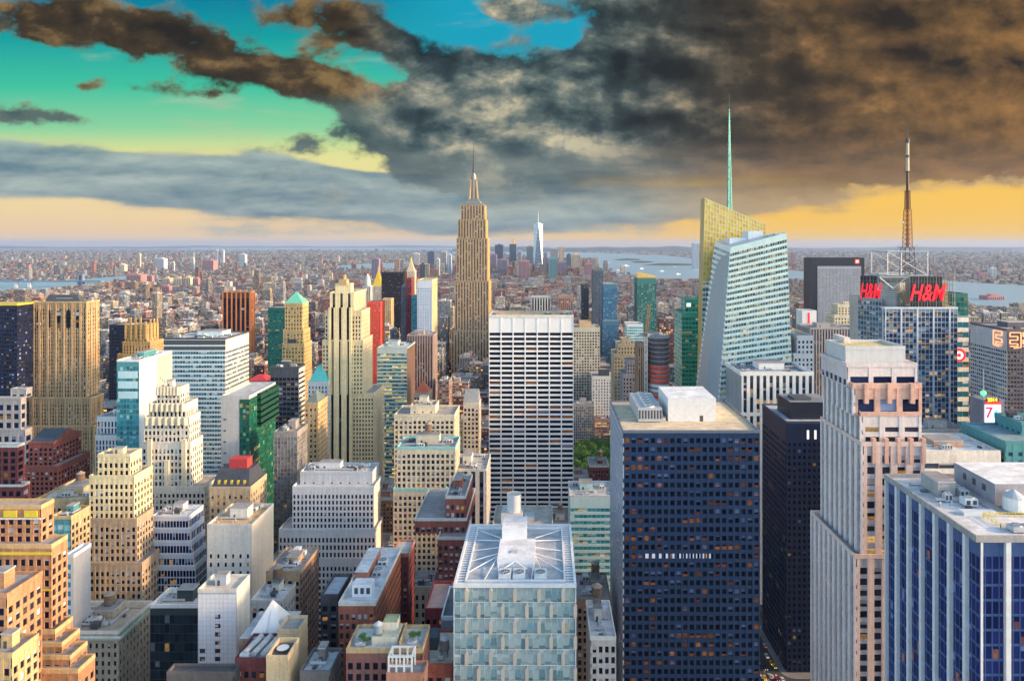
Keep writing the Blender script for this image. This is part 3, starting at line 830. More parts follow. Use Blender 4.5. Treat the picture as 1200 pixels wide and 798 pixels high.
for j in range(nflo):
    zt = zG - .9 - j * fh; zb = zt - fh
    band = MB(); panels = []
    off = j % 2
    dA = lambda i: (.35 if (i + off) % 4 == 0 else .9 if (i + off) % 4 == 2 else .6)
    for i in range(ncol):
        xl, xr = xa + i * cwid, xa + (i + 1) * cwid
        m1, m2 = rgr.choice([G_A, G_B, G_C]), rgr.choice([G_A, G_B, G_C, G_C])
        zm = zb + fh * (.30 if (i + off) % 2 else .18)
        yl, yr = yG - dA(i), yG - dA(i + 1)
        ym_l, ym_r = yG - dA(i) - .25, yG - dA(i + 1) - .25
        s0 = rgr.random() * 300 // 1
        band.face([(xl, yG - .3, zb), (xr, yG - .3, zb), (xr, ym_r, zm), (xl, ym_l, zm)], m2, [(s0, s0), (s0 + .99, s0), (s0 + .99, s0 + .3), (s0, s0 + .3)])
        zn = zm + (zt - zm) * .62
        band.face([(xl, ym_l, zm), (xr, ym_r, zm), (xr, yr + .1, zn), (xl, yl + .1, zn)], m1, [(s0 + 1, s0), (s0 + 1.99, s0), (s0 + 1.99, s0 + .6), (s0 + 1, s0 + .6)])
        band.face([(xl, yl + .1, zn), (xr, yr + .1, zn), (xr, yG - .3, zt), (xl, yG - .3, zt)], rgr.choice([G_A, G_B]), [(s0 + 2, s0 + .5), (s0 + 2.99, s0 + .5), (s0 + 2.99, s0 + .99), (s0 + 2, s0 + .99)])
        band.box(xl - .05, xl + .05, yl - .06 if i else yG - .9, yG - .3, zb + .1, zt - .1, WMET)
        if (i + 2 * off) % 4 == 1:
            cx_ = xr; w_ = .55; beige = MB(); panels.append(beige)
            prof = [(cx_, zb + .1), (cx_ + w_, zb + .9), (cx_ + w_, zt - .9), (cx_, zt - .1), (cx_ - w_, zt - .9), (cx_ - w_, zb + .9)]
            beige.face([(p, yG - 1.35, q) for p, q in prof], BEIGE)
            for a in range(6):
                p, q = prof[a], prof[(a + 1) % 6]
                beige.face([(q[0], yG - 1.35, q[1]), (p[0], yG - 1.35, p[1]), (p[0], yG - .3, p[1]), (q[0], yG - .3, q[1])], BEIGE)
    band.box(xa, xb, yG - .42, yG, zt - .09, zt + .09, WMET)
    b = band.build('glass_band', rg, rg.location)
    for beige in panels: beige.build('pier_panel', None, rg.location).parent = b
for sgn, xs in ((1, xb), (-1, xa)):
    mb = MB(); wl = []
    P4 = [(xs, yG - .9, 0), (xs, yG + dep, 0), (xs, yG + dep, zG - .6), (xs, yG - .9, zG - .6)]
    if sgn < 0: P4 = [P4[1], P4[0], P4[3], P4[2]]
    facade(P4, ST(WMET, G_A, 3.4, 5.0, .9, .9, .3, top=.5), mb, wl, 77)
    for q, uv, mt in wl: mb.face(q, mt, uv)
    mb.build('side_glazing', rg, rg.location)
mb = MB()                                                        # open roof: rim, deck, radial trusses
T = .55
zt = zG
mb.box(xa - .4, xb + .4, yG - 1.0, yG - .2, zt - 1.0, zt + .1, WMET); mb.box(xa - .4, xb + .4, yG + dep - .6, yG + dep + .2, zt - 1, zt + .1, WMET)
mb.box(xa - .4, xa + .4, yG - .2, yG + dep - .6, zt - 1, zt + .09, WMET); mb.box(xb - .4, xb + .4, yG - .2, yG + dep - .6, zt - 1, zt + .09, WMET)
mb.box(xa + 3.0, xa + 3.5, yG + 2.2, yG + dep - 3, zt - 1, zt + .09, WMET); mb.box(xb - 3.5, xb - 3.0, yG + 2.2, yG + dep - 3, zt - 1, zt + .09, WMET)
mb.box(xa + 3.0, xb - 3.0, yG + dep - 3, yG + dep - 2.5, zt - 1, zt + .09, WMET); mb.box(xa + 3.0, xb - 3, yG + 1.7, yG + 2.2, zt - 1, zt + .09, WMET)
nn = 26
for k in range(nn):
    yy = yG + .5 + (dep - 2) * k / (nn - 1)
    mb.box(xa + .4, xa + 3.0, yy, yy + .22, zt - .5, zt - .1, WMET); mb.box(xb - 3.0, xb - .4, yy, yy + .22, zt - .5, zt - .1, WMET)
mb.build('roof_rim', rg, rg.location)
kx0, kx1, ky0, ky1 = xa + (xb - xa) * .33, xa + (xb - xa) * .66, yG + 12, yG + 38
mb = MB()
mb.box(kx0, kx1, ky0, ky1 - 9, zt - .6, zt + 1.8, WMET, roof_mat((.84, .85, .86))); mb.box(kx0 + .6, kx1 - 3.2, ky1 - 9, ky1 + 2, zt - .6, zt + 5.5, WMET, roof_mat((.80, .82, .84)))
mb.box(kx0 + 4.2, kx0 + 6.6, ky0 + 5, ky0 + 7.4, zt + 1.8, zt + 2.1, GALV)
mb.build('penthouse', rg, rg.location)
mb = MB()
for (ax, ay) in [(xa + 3.3, yG + 8), (xa + 3.3, yG + 16), (xa + 3.3, yG + 24), (xa + 3.3, yG + 33), (xa + 3.3, yG + 42), (xa + 9, yG + 2.2), (xa + 14, yG + 2.2)]:
    mb.bar((ax, ay, zt - .4), (kx0, min(max(ay, ky0 + 1), ky1 - 1) * .6 + .4 * (yG + 22), zt + 1.2), .17, WMET, 5)
for (ax, ay) in [(xb - 3.3, yG + 8), (xb - 3.3, yG + 16), (xb - 3.3, yG + 24), (xb - 3.3, yG + 33), (xb - 3.3, yG + 42), (xb - 9, yG + 2.2), (xb - 14, yG + 2.2)]:
    mb.bar((ax, ay, zt - .4), (kx1, min(max(ay, ky0 + 1), ky1 - 1) * .6 + .4 * (yG + 22), zt + 1.2), .17, WMET, 5)
mb.bar((kx0 + 2, yG + 10, zt - .3), (kx0 + 6, ky0, zt + 1.5), .28, WMET, 5); mb.bar((kx0 + 10, yG + 10, zt - .3), (kx0 + 6, ky0, zt + 1.5), .28, WMET, 5)
mb.build('roof_truss', rg, rg.location)
for k in range(3):
    ux = kx0 + 1.0 + k * 4.6 + (2.4 if k == 2 else 0)
    air_unit(rg, ux, ux + 4.0, yG + 3.2, yG + 9.5, zt - 1.2, 1.6, WHITE_UNIT, 1)
reg(xa, xb, yG - 1, yG + dep, zG, 798, 'the pale faceted glass block', 'glass_block')

# round white tank standing on the tan roof just behind the glass block
st = ST(stone((.55, .48, .40), .2), P_STD, 4, 3.8, .5, .5, .4, n=20, roofc=(.5, .46, .40))
rt, inf = tower('office_building', 'tan building carrying a big round white water tank behind the pale glass block', 300, [(577, 648, 618, 22, 0)], st, 'building', vis=640, clut=False)
x0, x1, y0, y1, z0, z1, pd = inf[0]
mb = MB(); cx_, cy_ = XP(602.5, 308), 308
mb.cyl(cx_, cy_, z1 + 4.2, ZP(578, 308), 3.15, 3.15, WHITE_UNIT, 24, cap=False); mb.cyl(cx_, cy_, z1 + 4.2, ZP(580, 308), 3.1, 3.1, BEIGE, 24)
tk = mb.build('water_tank', rt, rt.location)
mb = MB(); mb.box(cx_ - 5.5, cx_ + 4, 303, 315, z1 + .36, z1 + 4.2, PALE, roof_mat((.6, .55, .5))); mb.box(cx_ + 4.3, cx_ + 9, 305, 312, z1 + .36, z1 + 2.2, GALV)
mb.build('penthouse', rt, rt.location)

# ================================================================ foreground, left side
def plain(col, roofc=(.34, .33, .32), par=1.0): return ST(col, P_STD, mode='none', roofc=roofc, par=par)
brickW = lambda col, pn=P_STD, **k: ST(col, pn, **{**dict(pw=2.7, fh=3.4, wf=.60, hf=.62, pd=.35, top=2.4), **k})

st = brickW(ORANGE, P_STD, pw=2.7, n=100, cap=stone((.60, .40, .20), .2), top=3)
ro, inf = tower('brick_tower', 'orange brick tower stepping down in terraces with gilded crown panels in the bottom left corner', 228,
      [(-50, 48, 596, '62', 6), (-60, 60, 642, '78', 2), (-60, 64, 742, '84', 0), (-60, 72, 757, '92', -3), (-60, 82, 772, '101', -6), (-60, 91, 788, '110', -9)], st, vis=798, lvl=2, tank=False)
mb = MB(); x0, x1, y0, y1, z0, z1, pd = inf[0]
for k in range(4): mb.box(x1 - 5.2 - k * 7, x1 - .8 - k * 7, y0 - .7, y0 - .4, z1 - 2.6, z1 - .4, YELLOW)
mb2 = MB(); mb2.box(x1 - 30, x1 + .3, y0 - .66, y0 - .38, z1 - 3.4, z1 - 2.9, PALE)
for k in range(4):
    q = MB(); q.box(x1 - 5.2 - k * 7, x1 - .8 - k * 7, y0 - .7, y0 - .4, z1 - 2.6, z1 - .4, YELLOW); q.build('gilded_panel', ro, ro.location)
mb2.build('belt_course', ro, ro.location)
x0, x1, y0, y1, z0, z1, pd = inf[1]
mb = MB(); mb.box(x0, x1 + .5, y0 - .5, y0 - .34, z1 - 2.1, z1 - 1.2, YELLOW); mb.build('gilded_band', ro, ro.location)
mb = MB(); mb.box(x0, x1 + .5, y0 - .5, y0 - .34, z1 - 14, z1 - 13.5, YELLOW); mb.build('belt_course', ro, ro.location)
tower('brick_building', 'orange brick wing with sloping roof at the left edge, below the terraced tower', 205, [(-40, 8, 700, 14, 0)], brickW(ORANGE, n=40), 'building', vis=798, lvl=1, tank=False)
tower('stone_building', 'small tan roof block in the extreme bottom left corner', 198, [(-30, 14, 770, 10, 0)], brickW(TAN, n=20), 'building', vis=798, lvl=1, tank=False)

st = brickW(CREAM, P_STD, pw=2.5, fh=3.5, wf=.58, hf=.62, n=100)
st2 = brickW(stone((.50, .37, .25), .25), P_STD, pw=2.5, fh=3.5, wf=.58, hf=.62, n=100)
tower('stone_tower', 'cream topped tan brick tower with flat cream crown above the corniced block', 330,
      [(115, 152, 535, '165', 5, st), (105, 157, 560, '178', 3, st), (104, 160, 610, '179', 1.2, st2), (99, 166, 662, '186', -2, st2)], st, vis=700, lvl=1, tank=False)

GREENW = stone((.42, .55, .45), .15)
st = brickW(stone((.44, .36, .27), .25), P_STD, pw=2.5, fh=3.6, wf=.42, hf=.56, top=3.2, n=100, roofc=(.50, .40, .28), cap=PALE, par=.9)
rm, inf = tower('corniced_building', 'tan building with green and cream cornice and cluttered tan roof in the lower left', 285, [(60, 139, 742, 24, 0)], st, 'building', vis=798, lvl=3, tank=True)
x0, x1, y0, y1, z0, z1, pd = inf[0]
mb = MB(); mb.box(x0, x1 + 1.5, y0 - 1.5, y0 - .47, z1 - 2.0, z1 - 1.2, GREENW); mb.box(x0, x1 + 1.8, y0 - 1.8, y0 - .47, z1 - 1.19, z1 - .8, PALE); mb.box(x1 + .47, x1 + 1.5, y0 - .46, y1, z1 - 2.0, z1 - 1.2, GREENW)
mb.build('cornice', rm, rm.location)

st = ST(stone((.66, .68, .72), .1, .6), P_NAVY, 1.5, 3.6, .86, .82, .14, .12, top=1.5, n=100, par=.5, roofc=(.55, .58, .62), span=stone((.55, .58, .66), .1, .6))
tower('terraced_office', 'stepped office block with pale bands widening terrace by terrace towards its top', 340,
      [(178, 221, 606, '238', 8), (178, 223, 620, '239', 6.5), (178, 225, 635, '240', 5), (178, 227, 650, '241', 3.5), (178, 229, 664, '242', 2)], st, 'building', vis=700, lvl=2, tank=False)
tower('stone_block', 'white blank walled block with small square windows and orange roof edge', 330, [(243, 295, 617, 26, 0)],
      ST(PALE, P_STD, 3.6, 4.0, .32, .50, .25, .22, top=12, n=100, roofc=(.62, .42, .22), cap=PALE, side=ST(stone((.74, .62, .48), .12), P_STD, 5, 4.4, .01, .01, .2, mode='none')), 'building', vis=690, lvl=2, tank=False)
rq, inf = tower('tiled_block', 'white tiled block with fine joint grid, few windows and a recessed roof', 258, [(232, 277, 694, 11.5, 0)],
      ST(stone((.42, .48, .56), .1), stone((.74, .78, .83), .08, .5), 1.55, 1.7, .95, .95, .06, .055, mode='tile', top=.6, roofc=(.58, .54, .46), cap=PALE, side=ST(PALE, P_STD, mode='none')), 'building', vis=798, lvl=1, tank=False)
x0, x1, y0, y1, z0, z1, pd = inf[0]
for (a, b) in [(6.4, 9.7), (6.4, 13.2), (6.4, 16.3), (6.4, 19.4), (6.4, 22.5), (6.4, 25.5), (6.4, 28.6), (.7, 22.5), (.7, 25.5), (.7, 28.6)]:
    q = MB(); q.face([(x0 + a, y0 - .1, z1 - b), (x0 + a + 2.0, y0 - .1, z1 - b), (x0 + a + 2.0, y0 - .1, z1 - b + 1.6), (x0 + a, y0 - .1, z1 - b + 1.6)], P_WARM, [(a + .01, b + .01), (a + .99, b + .01), (a + .99, b + .99), (a + .01, b + .99)]); q.build('window', rq, rq.location)
tower('glass_block', 'black glass block under a white roof deck beside the white tiled block', 282, [(176, 233, 712, 14, 0)],
      ST(metal((.05, .07, .08), .3, .3), pane((.006, .012, .02), .02, .04, (.2, .25, .3), rough=.05), 2.0, 3.7, .94, .92, .12, .1, top=2.8, span=metal((.05, .07, .08)), n=60, roofc=(.62, .55, .46), cap=WMET), 'building', vis=798, lvl=2, tank=False)

st = brickW(stone((.72, .66, .54), .2), P_STD, pw=2.4, fh=3.5, wf=.58, hf=.62, n=100)
rj, inf = tower('art_deco_tower', 'cream art deco tower with scalloped crown and paired window columns before the glass slab', 400,
      [(184, 211, 456, '221', 7), (175, 218, 475, '231', 4.5), (169, 221, 491, '234', 2.5), (167, 223, 520, '237', 0), (167, 240, 572, '258', -2)], st, vis=590, lvl=1, tank=False)
for i in range(3):
    x0, x1, y0, y1, z0, z1, pd = inf[i]
    nfl = 7
    for k in range(nfl):
        q = MB(); xx = x0 + (x1 - x0) * (k + .5) / nfl
        q.cyl(xx, y0 - .35, z1 - 3.4, z1 + 1.1 + .4 * (i == 0), 1.5, 1.2, CREAM2, 8); q.build('crown_scallop', rj, rj.location)
for k in range(3):
    x0, x1, y0, y1, z0, z1, pd = inf[3]
    q = MB(); xx = x0 + (x1 - x0) * (.12 + .36 * k); q.box(xx, xx + 2.6, y0 - 1.6, y0 - .45, 0, z1 + 3 - k % 2 * 12, CREAM2); q.build('buttress', rj, rj.location)

# glass towers on the left
rh, inf = tower('glass_tower', 'slim teal glass tower with a blank white flank beside the art deco tower', 480, [(137, 163, 424, 42, 0)],
      ST(TEALM, P_TEAL, 2.1, 3.7, .90, .78, .12, .1, top=3, n=100, roofc=(.5, .52, .52), cap=WMET, side=ST(stone((.50, .56, .62), .12, .4), P_STD, mode='none')), vis=530, lvl=2, tank=False)
x0, x1, y0, y1, z0, z1, pd = inf[0]
mb = MB(); mb.box(x1 + .165, x1 + .40, y0 + 22, y1, 0, z1 - .2, stone((.52, .44, .38), .14)); mb.build('flank_panel', rh, rh.location)
for k in range(3):
    q = MB(); q.box(x0 + 1, x1 - 1, y0 - .3, y0 - .14, z1 - 11.5 - k * 7, z1 - 6.5 - k * 7, stone((.50, .72, .76), .1, .3)); q.build('screen_panel', rh, rh.location)
for k in range(4):
    q = MB(); q.box(x1 + .41, x1 + .47, y0 + 25 + k * 3, y0 + 26 + k * 3, z1 - 17 - k * 2, z1 - 15.4 - k * 2, DARK_UNIT); q.build('window', rh, rh.location)

st = ST(stone((.52, .66, .72), .1, .5), pane((.01, .06, .09), .02, .30, (.42, .58, .66), rough=.08, vary=.9), 2.2, 3.7, .93, .58, .14, .3, mode='band', top=9, n=40, span=stone((.58, .70, .74), .1, .5), roofc=(.50, .51, .50), cap=SLATE, par=1.2,
        side=ST(stone((.80, .70, .56), .1), pane((.02, .05, .09), .02, .2, (.5, .55, .6)), 2.2, 3.7, .95, .52, .1, .35, mode='band', top=9, n=40))
ri, inf = tower('office_slab', 'wide office slab in pale teal and glass bands with a dark top floor', 560, [(192, 264, 398, 44, 0)], st, vis=575, lvl=3, tank=False)
x0, x1, y0, y1, z0, z1, pd = inf[0]
mb = MB(); mb.box(x0, x1 + .42, y0 - .40, y0 - .31, z1 - 4.2, z1 - .4, DARK_UNIT); mb.box(x0, x1 + .42, y0 - .40, y0 - .31, z1 - 8.4, z1 - 5.4, DARK_UNIT); mb.build('louver_band', ri, ri.location)

st = ST(stone((.50, .34, .18), .28), P_STD, 2.6, 3.7, .56, .62, .5, .3, span=stone((.36, .25, .14), .25), top=5, n=100, cap=TAN, major=3, mjd=.9, mjw=1.7, roofc=(.12, .12, .13))
rl, inf = tower('masonry_tower', 'massive tan masonry tower with arched top windows and broad shouldered base', 655,
      [(37, 101, 355, '116', 6), (29, 106, 467, '121', 0), (20, 109, 500, '125', -4)], st, vis=545, lvl=1, tank=False)
x0, x1, y0, y1, z0, z1, pd = inf[0]
mb = MB(); mb.pyramid(x0 + 8, x1 - 10, y0 + 6, y1 - 6, z1 + .4, z1 + 7, DARK_UNIT, .8, .6); mb.build('hipped_roof', rl, rl.location)
for k in range(5):
    q = MB(); xx = x0 + (x1 - x0) * (.14 + .18 * k)
    pts = [(xx - 2, z1 - 24), (xx + 2, z1 - 24)] + [(xx + 2 * math.cos(a), z1 - 9 + 2.4 * math.sin(a)) for a in [math.pi * i / 6 for i in range(7)]]
    q.face([(p, y0 - .56, r) for p, r in pts], P_STD, [(k + .5 + (p - xx) * .2, r * .2) for p, r in pts]); q.build('arched_window', rl, rl.location)

tower('dark_tower', 'dark blue slab with yellow rim cut by the left edge', 640, [(-30, 20, 358, 20, 0)], ST(NAVYM2, P_NAVY, 2.4, 3.7, .8, .6, .2, .18, n=60, cap=YELLOW, top=3), vis=462, lvl=0, clut=False)
tower('concrete_block', 'grey concrete building with large square windows at the left edge', 560, [(13, 30, 457, '37', 10), (-30, 24, 468, '30', 4), (-30, 29, 505, '37', 0)], ST(CONC, P_NAVY, 6, 7, .66, .62, .6, .5, n=60, top=3, roofc=(.55, .62, .66)), 'building', vis=545, lvl=1, tank=False)
tower('brick_block', 'maroon brick block with big dark window grid at the left edge', 430, [(-40, 20, 524, '28', 0), (-40, 26, 570, '34', -2)], ST(MAROON, P_DARK, 4.6, 4.6, .66, .66, .5, .4, n=80, cap=PALE), 'building', vis=590, lvl=1, tank=False)
rd, inf = tower('brick_hall', 'dark red brick building under a black gabled roof with rows of small windows', 480, [(34, 62, 520, '95', 4), (26, 68, 548, '105', 0)], brickW(REDBRICK, P_STD, n=100, pw=3.2), 'building', vis=592, lvl=1, tank=False, clut=False)
x0, x1, y0, y1, z0, z1, pd = inf[0]
mb = MB(); mb.face([(x0 - .4, y0 - .8, z1 + .4), (x1 + .6, y0 - .8, z1 + .4), ((x1 + .6), (y0 + y1) / 2, z1 + 7), (x0 - .4, (y0 + y1) / 2, z1 + 7)], SLATE)
mb.face([(x1 + .6, y1, z1 + .4), (x0 - .4, y1, z1 + .4), (x0 - .4, (y0 + y1) / 2, z1 + 7), (x1 + .6, (y0 + y1) / 2, z1 + 7)], SLATE)
mb.face([(x1 + .6, y0 - .8, z1 + .4), (x1 + .6, y1, z1 + .4), (x1 + .6, (y0 + y1) / 2, z1 + 7)], REDBRICK); mb.face([(x0 - .4, y1, z1 + .4), (x0 - .4, y0 - .8, z1 + .4), (x0 - .4, (y0 + y1) / 2, z1 + 7)], REDBRICK)
mb.build('gabled_roof', rd, rd.location)

tower('black_tower', 'black slab behind the gold crowned tower, left of it', 800, [(128, 147, 382, 30, 0)], ST(NAVYM2, P_NAVY, 2.6, 3.8, .7, .5, .2, n=40), vis=470, clut=False)
tower('black_tower', 'dark brown slab peeping out right of the gold crowned tower', 840, [(160, 180, 376, 20, 0)], ST(stone((.06, .05, .05), .2), P_DARK, 2.6, 3.8, .7, .5, .2, n=20), vis=400, clut=False)
st = ST(GOLDEN, P_STD, 3.2, 3.8, .45, .6, .6, .25, top=2.5, n=60)
rc, inf = tower('art_deco_tower', 'golden brown art deco tower with buttressed crown of upright fins', 740, [(147, 172, 382, 22, 8), (144, 176, 402, 28, 4), (138, 177, 416, 34, 0)], st, vis=430, clut=False)
x0, x1, y0, y1, z0, z1, pd = inf[0]
for k in range(5):
    q = MB(); xx = x0 + (x1 - x0 - 1.6) * k / 4; q.box(xx, xx + 1.6, y0 - 1.6, y0 - .3, z1 - 14, z1 + (9 if 0 < k < 4 else 5), GOLDEN); q.build('crown_fin', rc, rc.location)
for k in range(3):
    q = MB(); yy = y0 + 4 + 6.5 * k; q.box(x1 + .65, x1 + 1.9, yy, yy + 1.6, z1 - 14, z1 + 7, GOLDEN); q.build('crown_fin', rc, rc.location)

st = ST(stone((.52, .19, .06), .2), pane((.01, .01, .02), .02, .05), 7.0, 3.8, .74, .97, 1.4, .12, mode='strip', span=stone((.12, .06, .04), .2), top=9, n=40)
tower('brick_tower', 'orange brown tower with black vertical window stripes left of the green pyramid roof', 1100, [(261, 293, 343, '298', 0)], st, vis=415, clut=False)

# centre left
PATINA = metal((.16, .55, .38), .6, .1)
st = ST(stone((.60, .44, .20), .22), P_STD, 3.0, 3.8, .46, .56, .5, .3, n=60)
rv, inf = tower('pyramid_tower', 'golden stone tower under a bright green copper pyramid roof', 680, [(334, 354, 357, '361', 5), (332, 355, 388, '363', 2), (331, 356, 404, '365', 0)], st, vis=440, clut=False)
x0, x1, y0, y1, z0, z1, pd = inf[0]
mb = MB(); mb.pyramid(x0 - .5, x1 + .5, y0 - .5, y1, z1 + 1.45, ZP(342, 690), PATINA); mb.build('pyramid_roof', rv, rv.location)
mb = MB(); mb.box(x0 + 4, x1 - 4, inf[1][2] - .7, inf[1][2] - .55, inf[1][5] - 32, inf[1][5] - 8, SLATE); mb.build('window_bay', rv, rv.location)
tower('glass_block', 'dark green glass block left of the green pyramid roof', 880, [(314, 334, 362, 30, 0)], ST(metal((.02, .12, .12)), P_GREEN, 2.5, 3.8, .85, .7, .15, n=60), vis=395, clut=False)

st = ST(SLATE, P_DARK, 3.0, 3.7, .85, .55, .2, .1, top=6, n=60, roofc=(.2, .22, .25), side=ST(stone((.60, .55, .48), .1), P_DARK, 3, 3.7, .97, .5, .1, .4, mode='band', top=2))
tower('dark_tower', 'slate black office block with white banded right flank below the green pyramid roof', 520, [(317, 350, 432, '357', 0)], st, vis=500, lvl=1, tank=False)
rgw, inf = tower('glass_tower', 'blank grey tower with green glass corner beside the wide teal banded slab', 430, [(276, 306, 500, 30, 12, ST(metal((.02, .10, .07)), P_GREEN, 2.2, 3.6, .86, .7, .15, n=40)), (259, 292, 466, 42, 0, ST(stone((.46, .47, .48), .15), P_STD, mode='none', roofc=(.5, .5, .48)))], plain(GREY), vis=585, lvl=2, tank=False, clut=False)
x0, x1, y0, y1, z0, z1, pd = inf[1]
mb = MB(); wl = []
facade([(x1, y0, 0), (x1, y0 + 42, 0), (x1, y0 + 42, z1 - 1), (x1, y0, z1 - 1)], ST(metal((.02, .11, .07)), pane((.004, .06, .04), .12, .1, (.15, .4, .3), rough=.06), 2.4, 3.7, .9, .7, .15), mb, wl, 9)
facade([(x0 + 11.5, y0, 0), (x1 + .15, y0, 0), (x1 + .15, y0, z1 - 1), (x0 + 11.5, y0, z1 - 1)], ST(metal((.02, .10, .07)), pane((.004, .06, .05), .10, .1, (.15, .4, .3), rough=.06), 2.4, 3.7, .9, .7, .15), mb, wl, 12)
mb.build('glazing_frame', rgw, rgw.location); put_windows(wl, rgw, 'punch', 90, ZP(585, 430), 430)
mb = MB()
for k in range(9): mb.box(x0 + 1.5, x0 + 3.2, y0 - .05, y0, z1 - 14 - k * 7, z1 - 13 - k * 7, SLATE)
mb.build('louver_column', rgw, rgw.location)
tower('scaffolded_building', 'brown building wrapped in grey scaffold netting between dark glass and the white windowed block', 420, [(321, 348, 508, '360', 0)], ST(stone((.30, .27, .25), .3), pane((.10, .10, .10), .03, .2, (.35, .33, .3), rough=.5), 2.1, 2.4, .86, .86, .18, .15, n=60, roofc=(.42, .36, .28)), 'building', vis=585, lvl=1, tank=False)
rmz, inf = tower('mansard_building', 'tan stone building with black mansard roof and golden lit windows', 380, [(246, 293, 573, 22, 0)], ST(stone((.58, .44, .28), .2), pane((.03, .03, .03), .3, .3, (.7, .6, .4)), 3.0, 3.7, .42, .56, .4, n=80, top=2.4), 'building', vis=596, clut=False)
x0, x1, y0, y1, z0, z1, pd = inf[0]
mb = MB(); mb.pyramid(x0 + .5, x1 - .5, y0 + .5, y1 - .5, z1 + .4, z1 + 9, SLATE, .82, .6); mb.build('mansard_roof', rmz, rmz.location)
for k in range(5):
    q = MB(); xx = x0 + (x1 - x0) * (.16 + .16 * k); q.box(xx, xx + 1.2, y0 + 1.4, y0 + 3.5, z1 + 2, z1 + 4.2, YELLOW); q.build('dormer', rmz, rmz.location)
mb = MB(); mb.box(x0 + 7, x0 + 17, y0 + 8, y0 + 15, z1 + 9, z1 + 14, stone((.50, .05, .05), .15)); mb.build('roof_cabin', rmz, rmz.location)
rps, inf = tower('pyramid_building', 'tan building with dark slate pyramid roof squeezed left of the cream striped tower', 500, [(357, 372, 474, 22, 0)], ST(TAN, P_STD, 3, 3.7, .45, .55, .4, n=40), 'building', vis=525, clut=False)
x0, x1, y0, y1, z0, z1, pd = inf[0]
mb = MB(); mb.pyramid(x0, x1, y0, y1, z1 + .4, z1 + 9, stone((.13, .17, .16), .2)); mb.build('pyramid_roof', rps, rps.location)
rtp, inf = tower('pyramid_building', 'pale blue building with turquoise copper roof beside the cream striped tower', 600, [(361, 384, 449, 24, 0)], ST(stone((.5, .56, .6), .12), P_NAVY, 3, 3.7, .45, .55, .4, n=40), 'building', vis=470, clut=False)
x0, x1, y0, y1, z0, z1, pd = inf[0]
mb = MB(); mb.pyramid(x0, x1, y0, y1, z1 + .4, z1 + 14, metal((.10, .52, .50), .6, .1), .3, .3); mb.build('pyramid_roof', rtp, rtp.location)
rrf, inf = tower('brick_building', 'dark red building with scarlet tent roof behind the slate black block', 720, [(291, 312, 448, 20, 0)], brickW(MAROON, n=20), 'building', vis=458, clut=False)
x0, x1, y0, y1, z0, z1, pd = inf[0]
mb = MB(); mb.pyramid(x0 - .5, x1 + .5, y0 - .5, y1, z1 + 1.4, z1 + 6, stone((.60, .06, .07), .15), .4, .4); mb.build('tent_roof', rrf, rrf.location)

# white block of many windows before the cream striped tower
st = ST(stone((.70, .70, .69), .12), pane((.015, .02, .035), .01, .06, (.5, .5, .5)), 2.2, 3.6, .56, .66, .45, .4, top=3.0, n=100, roofc=(.5, .49, .46), side=ST(stone((.74, .64, .56), .12), P_STD, mode='none'))
tower('white_office', 'big white office block of small dark windows stepping forward in three tiers', 385,
      [(352, 436, 555, '444', 10, ST(stone((.56, .58, .60), .12), P_DARK, 5, 6, .2, .3, .3, top=5, n=20, roofc=(.5, .5, .5))), (343, 438, 572, '446', 5), (327, 440, 622, '448', 2), (318, 441, 656, '449', 0)], st, vis=700, lvl=3, tank=False)

# cream tower with black window strips
st = ST(CREAM, P_DARK, 2.7, 3.7, .5, .58, .5, .3, top=3, n=100, side=ST(stone((.68, .56, .36), .2), P_STD, 3.1, 3.7, .44, .54, .5, .3, top=3, n=60))
stc = ST(CREAM, pane((.006, .008, .018), .01, .03, (.2, .2, .2)), 5.9, 3.7, .36, .97, 1.1, .12, mode='strip', span=SLATE, top=11, n=20, side=ST(stone((.68, .56, .36), .2), P_STD, 3.1, 3.7, .44, .54, .5, .3, top=3, n=40))
r5, inf = tower('striped_tower', 'tall cream tower with three black vertical window strips in the centre left', 605,
      [(393, 411, 334, 9, 14, plain(CREAM)), (387, 414, 344, '428', 5, stc), (381, 423, 366, '433', 3.2), (378, 425, 400, '436', 1.5), (378, 438, 462, '450', 2.6, st)], st, vis=545, clut=False)
x0, x1, y0, y1, z0, z1, pd = inf[1]
mb = MB(); wl = []
facade([(x0, 606.2, 0), (x1, 606.2, 0), (x1, 606.2, z1 - 12), (x0, 606.2, z1 - 12)], ST(CREAM, pane((.006, .008, .018), .01, .03, (.2, .2, .2)), 6.2, 3.7, .36, .97, 1.6, .12, mode='strip', span=SLATE, top=.5), mb, wl, 6)
mb.build('central_bay', r5, r5.location); put_windows(wl, r5, 'strip', 10, 0, 605)
mb = MB(); mb.box(x0 + 5, x0 + 12, y0 + 8, y0 + 16, inf[0][5] + .4, inf[0][5] + 5, TAN); mb.cyl(x0 + 9, y0 + 12, inf[0][5] + 5, inf[0][5] + 9, 1.6, 1.6, TAN, 10); mb.build('roof_lantern', r5, r5.location)

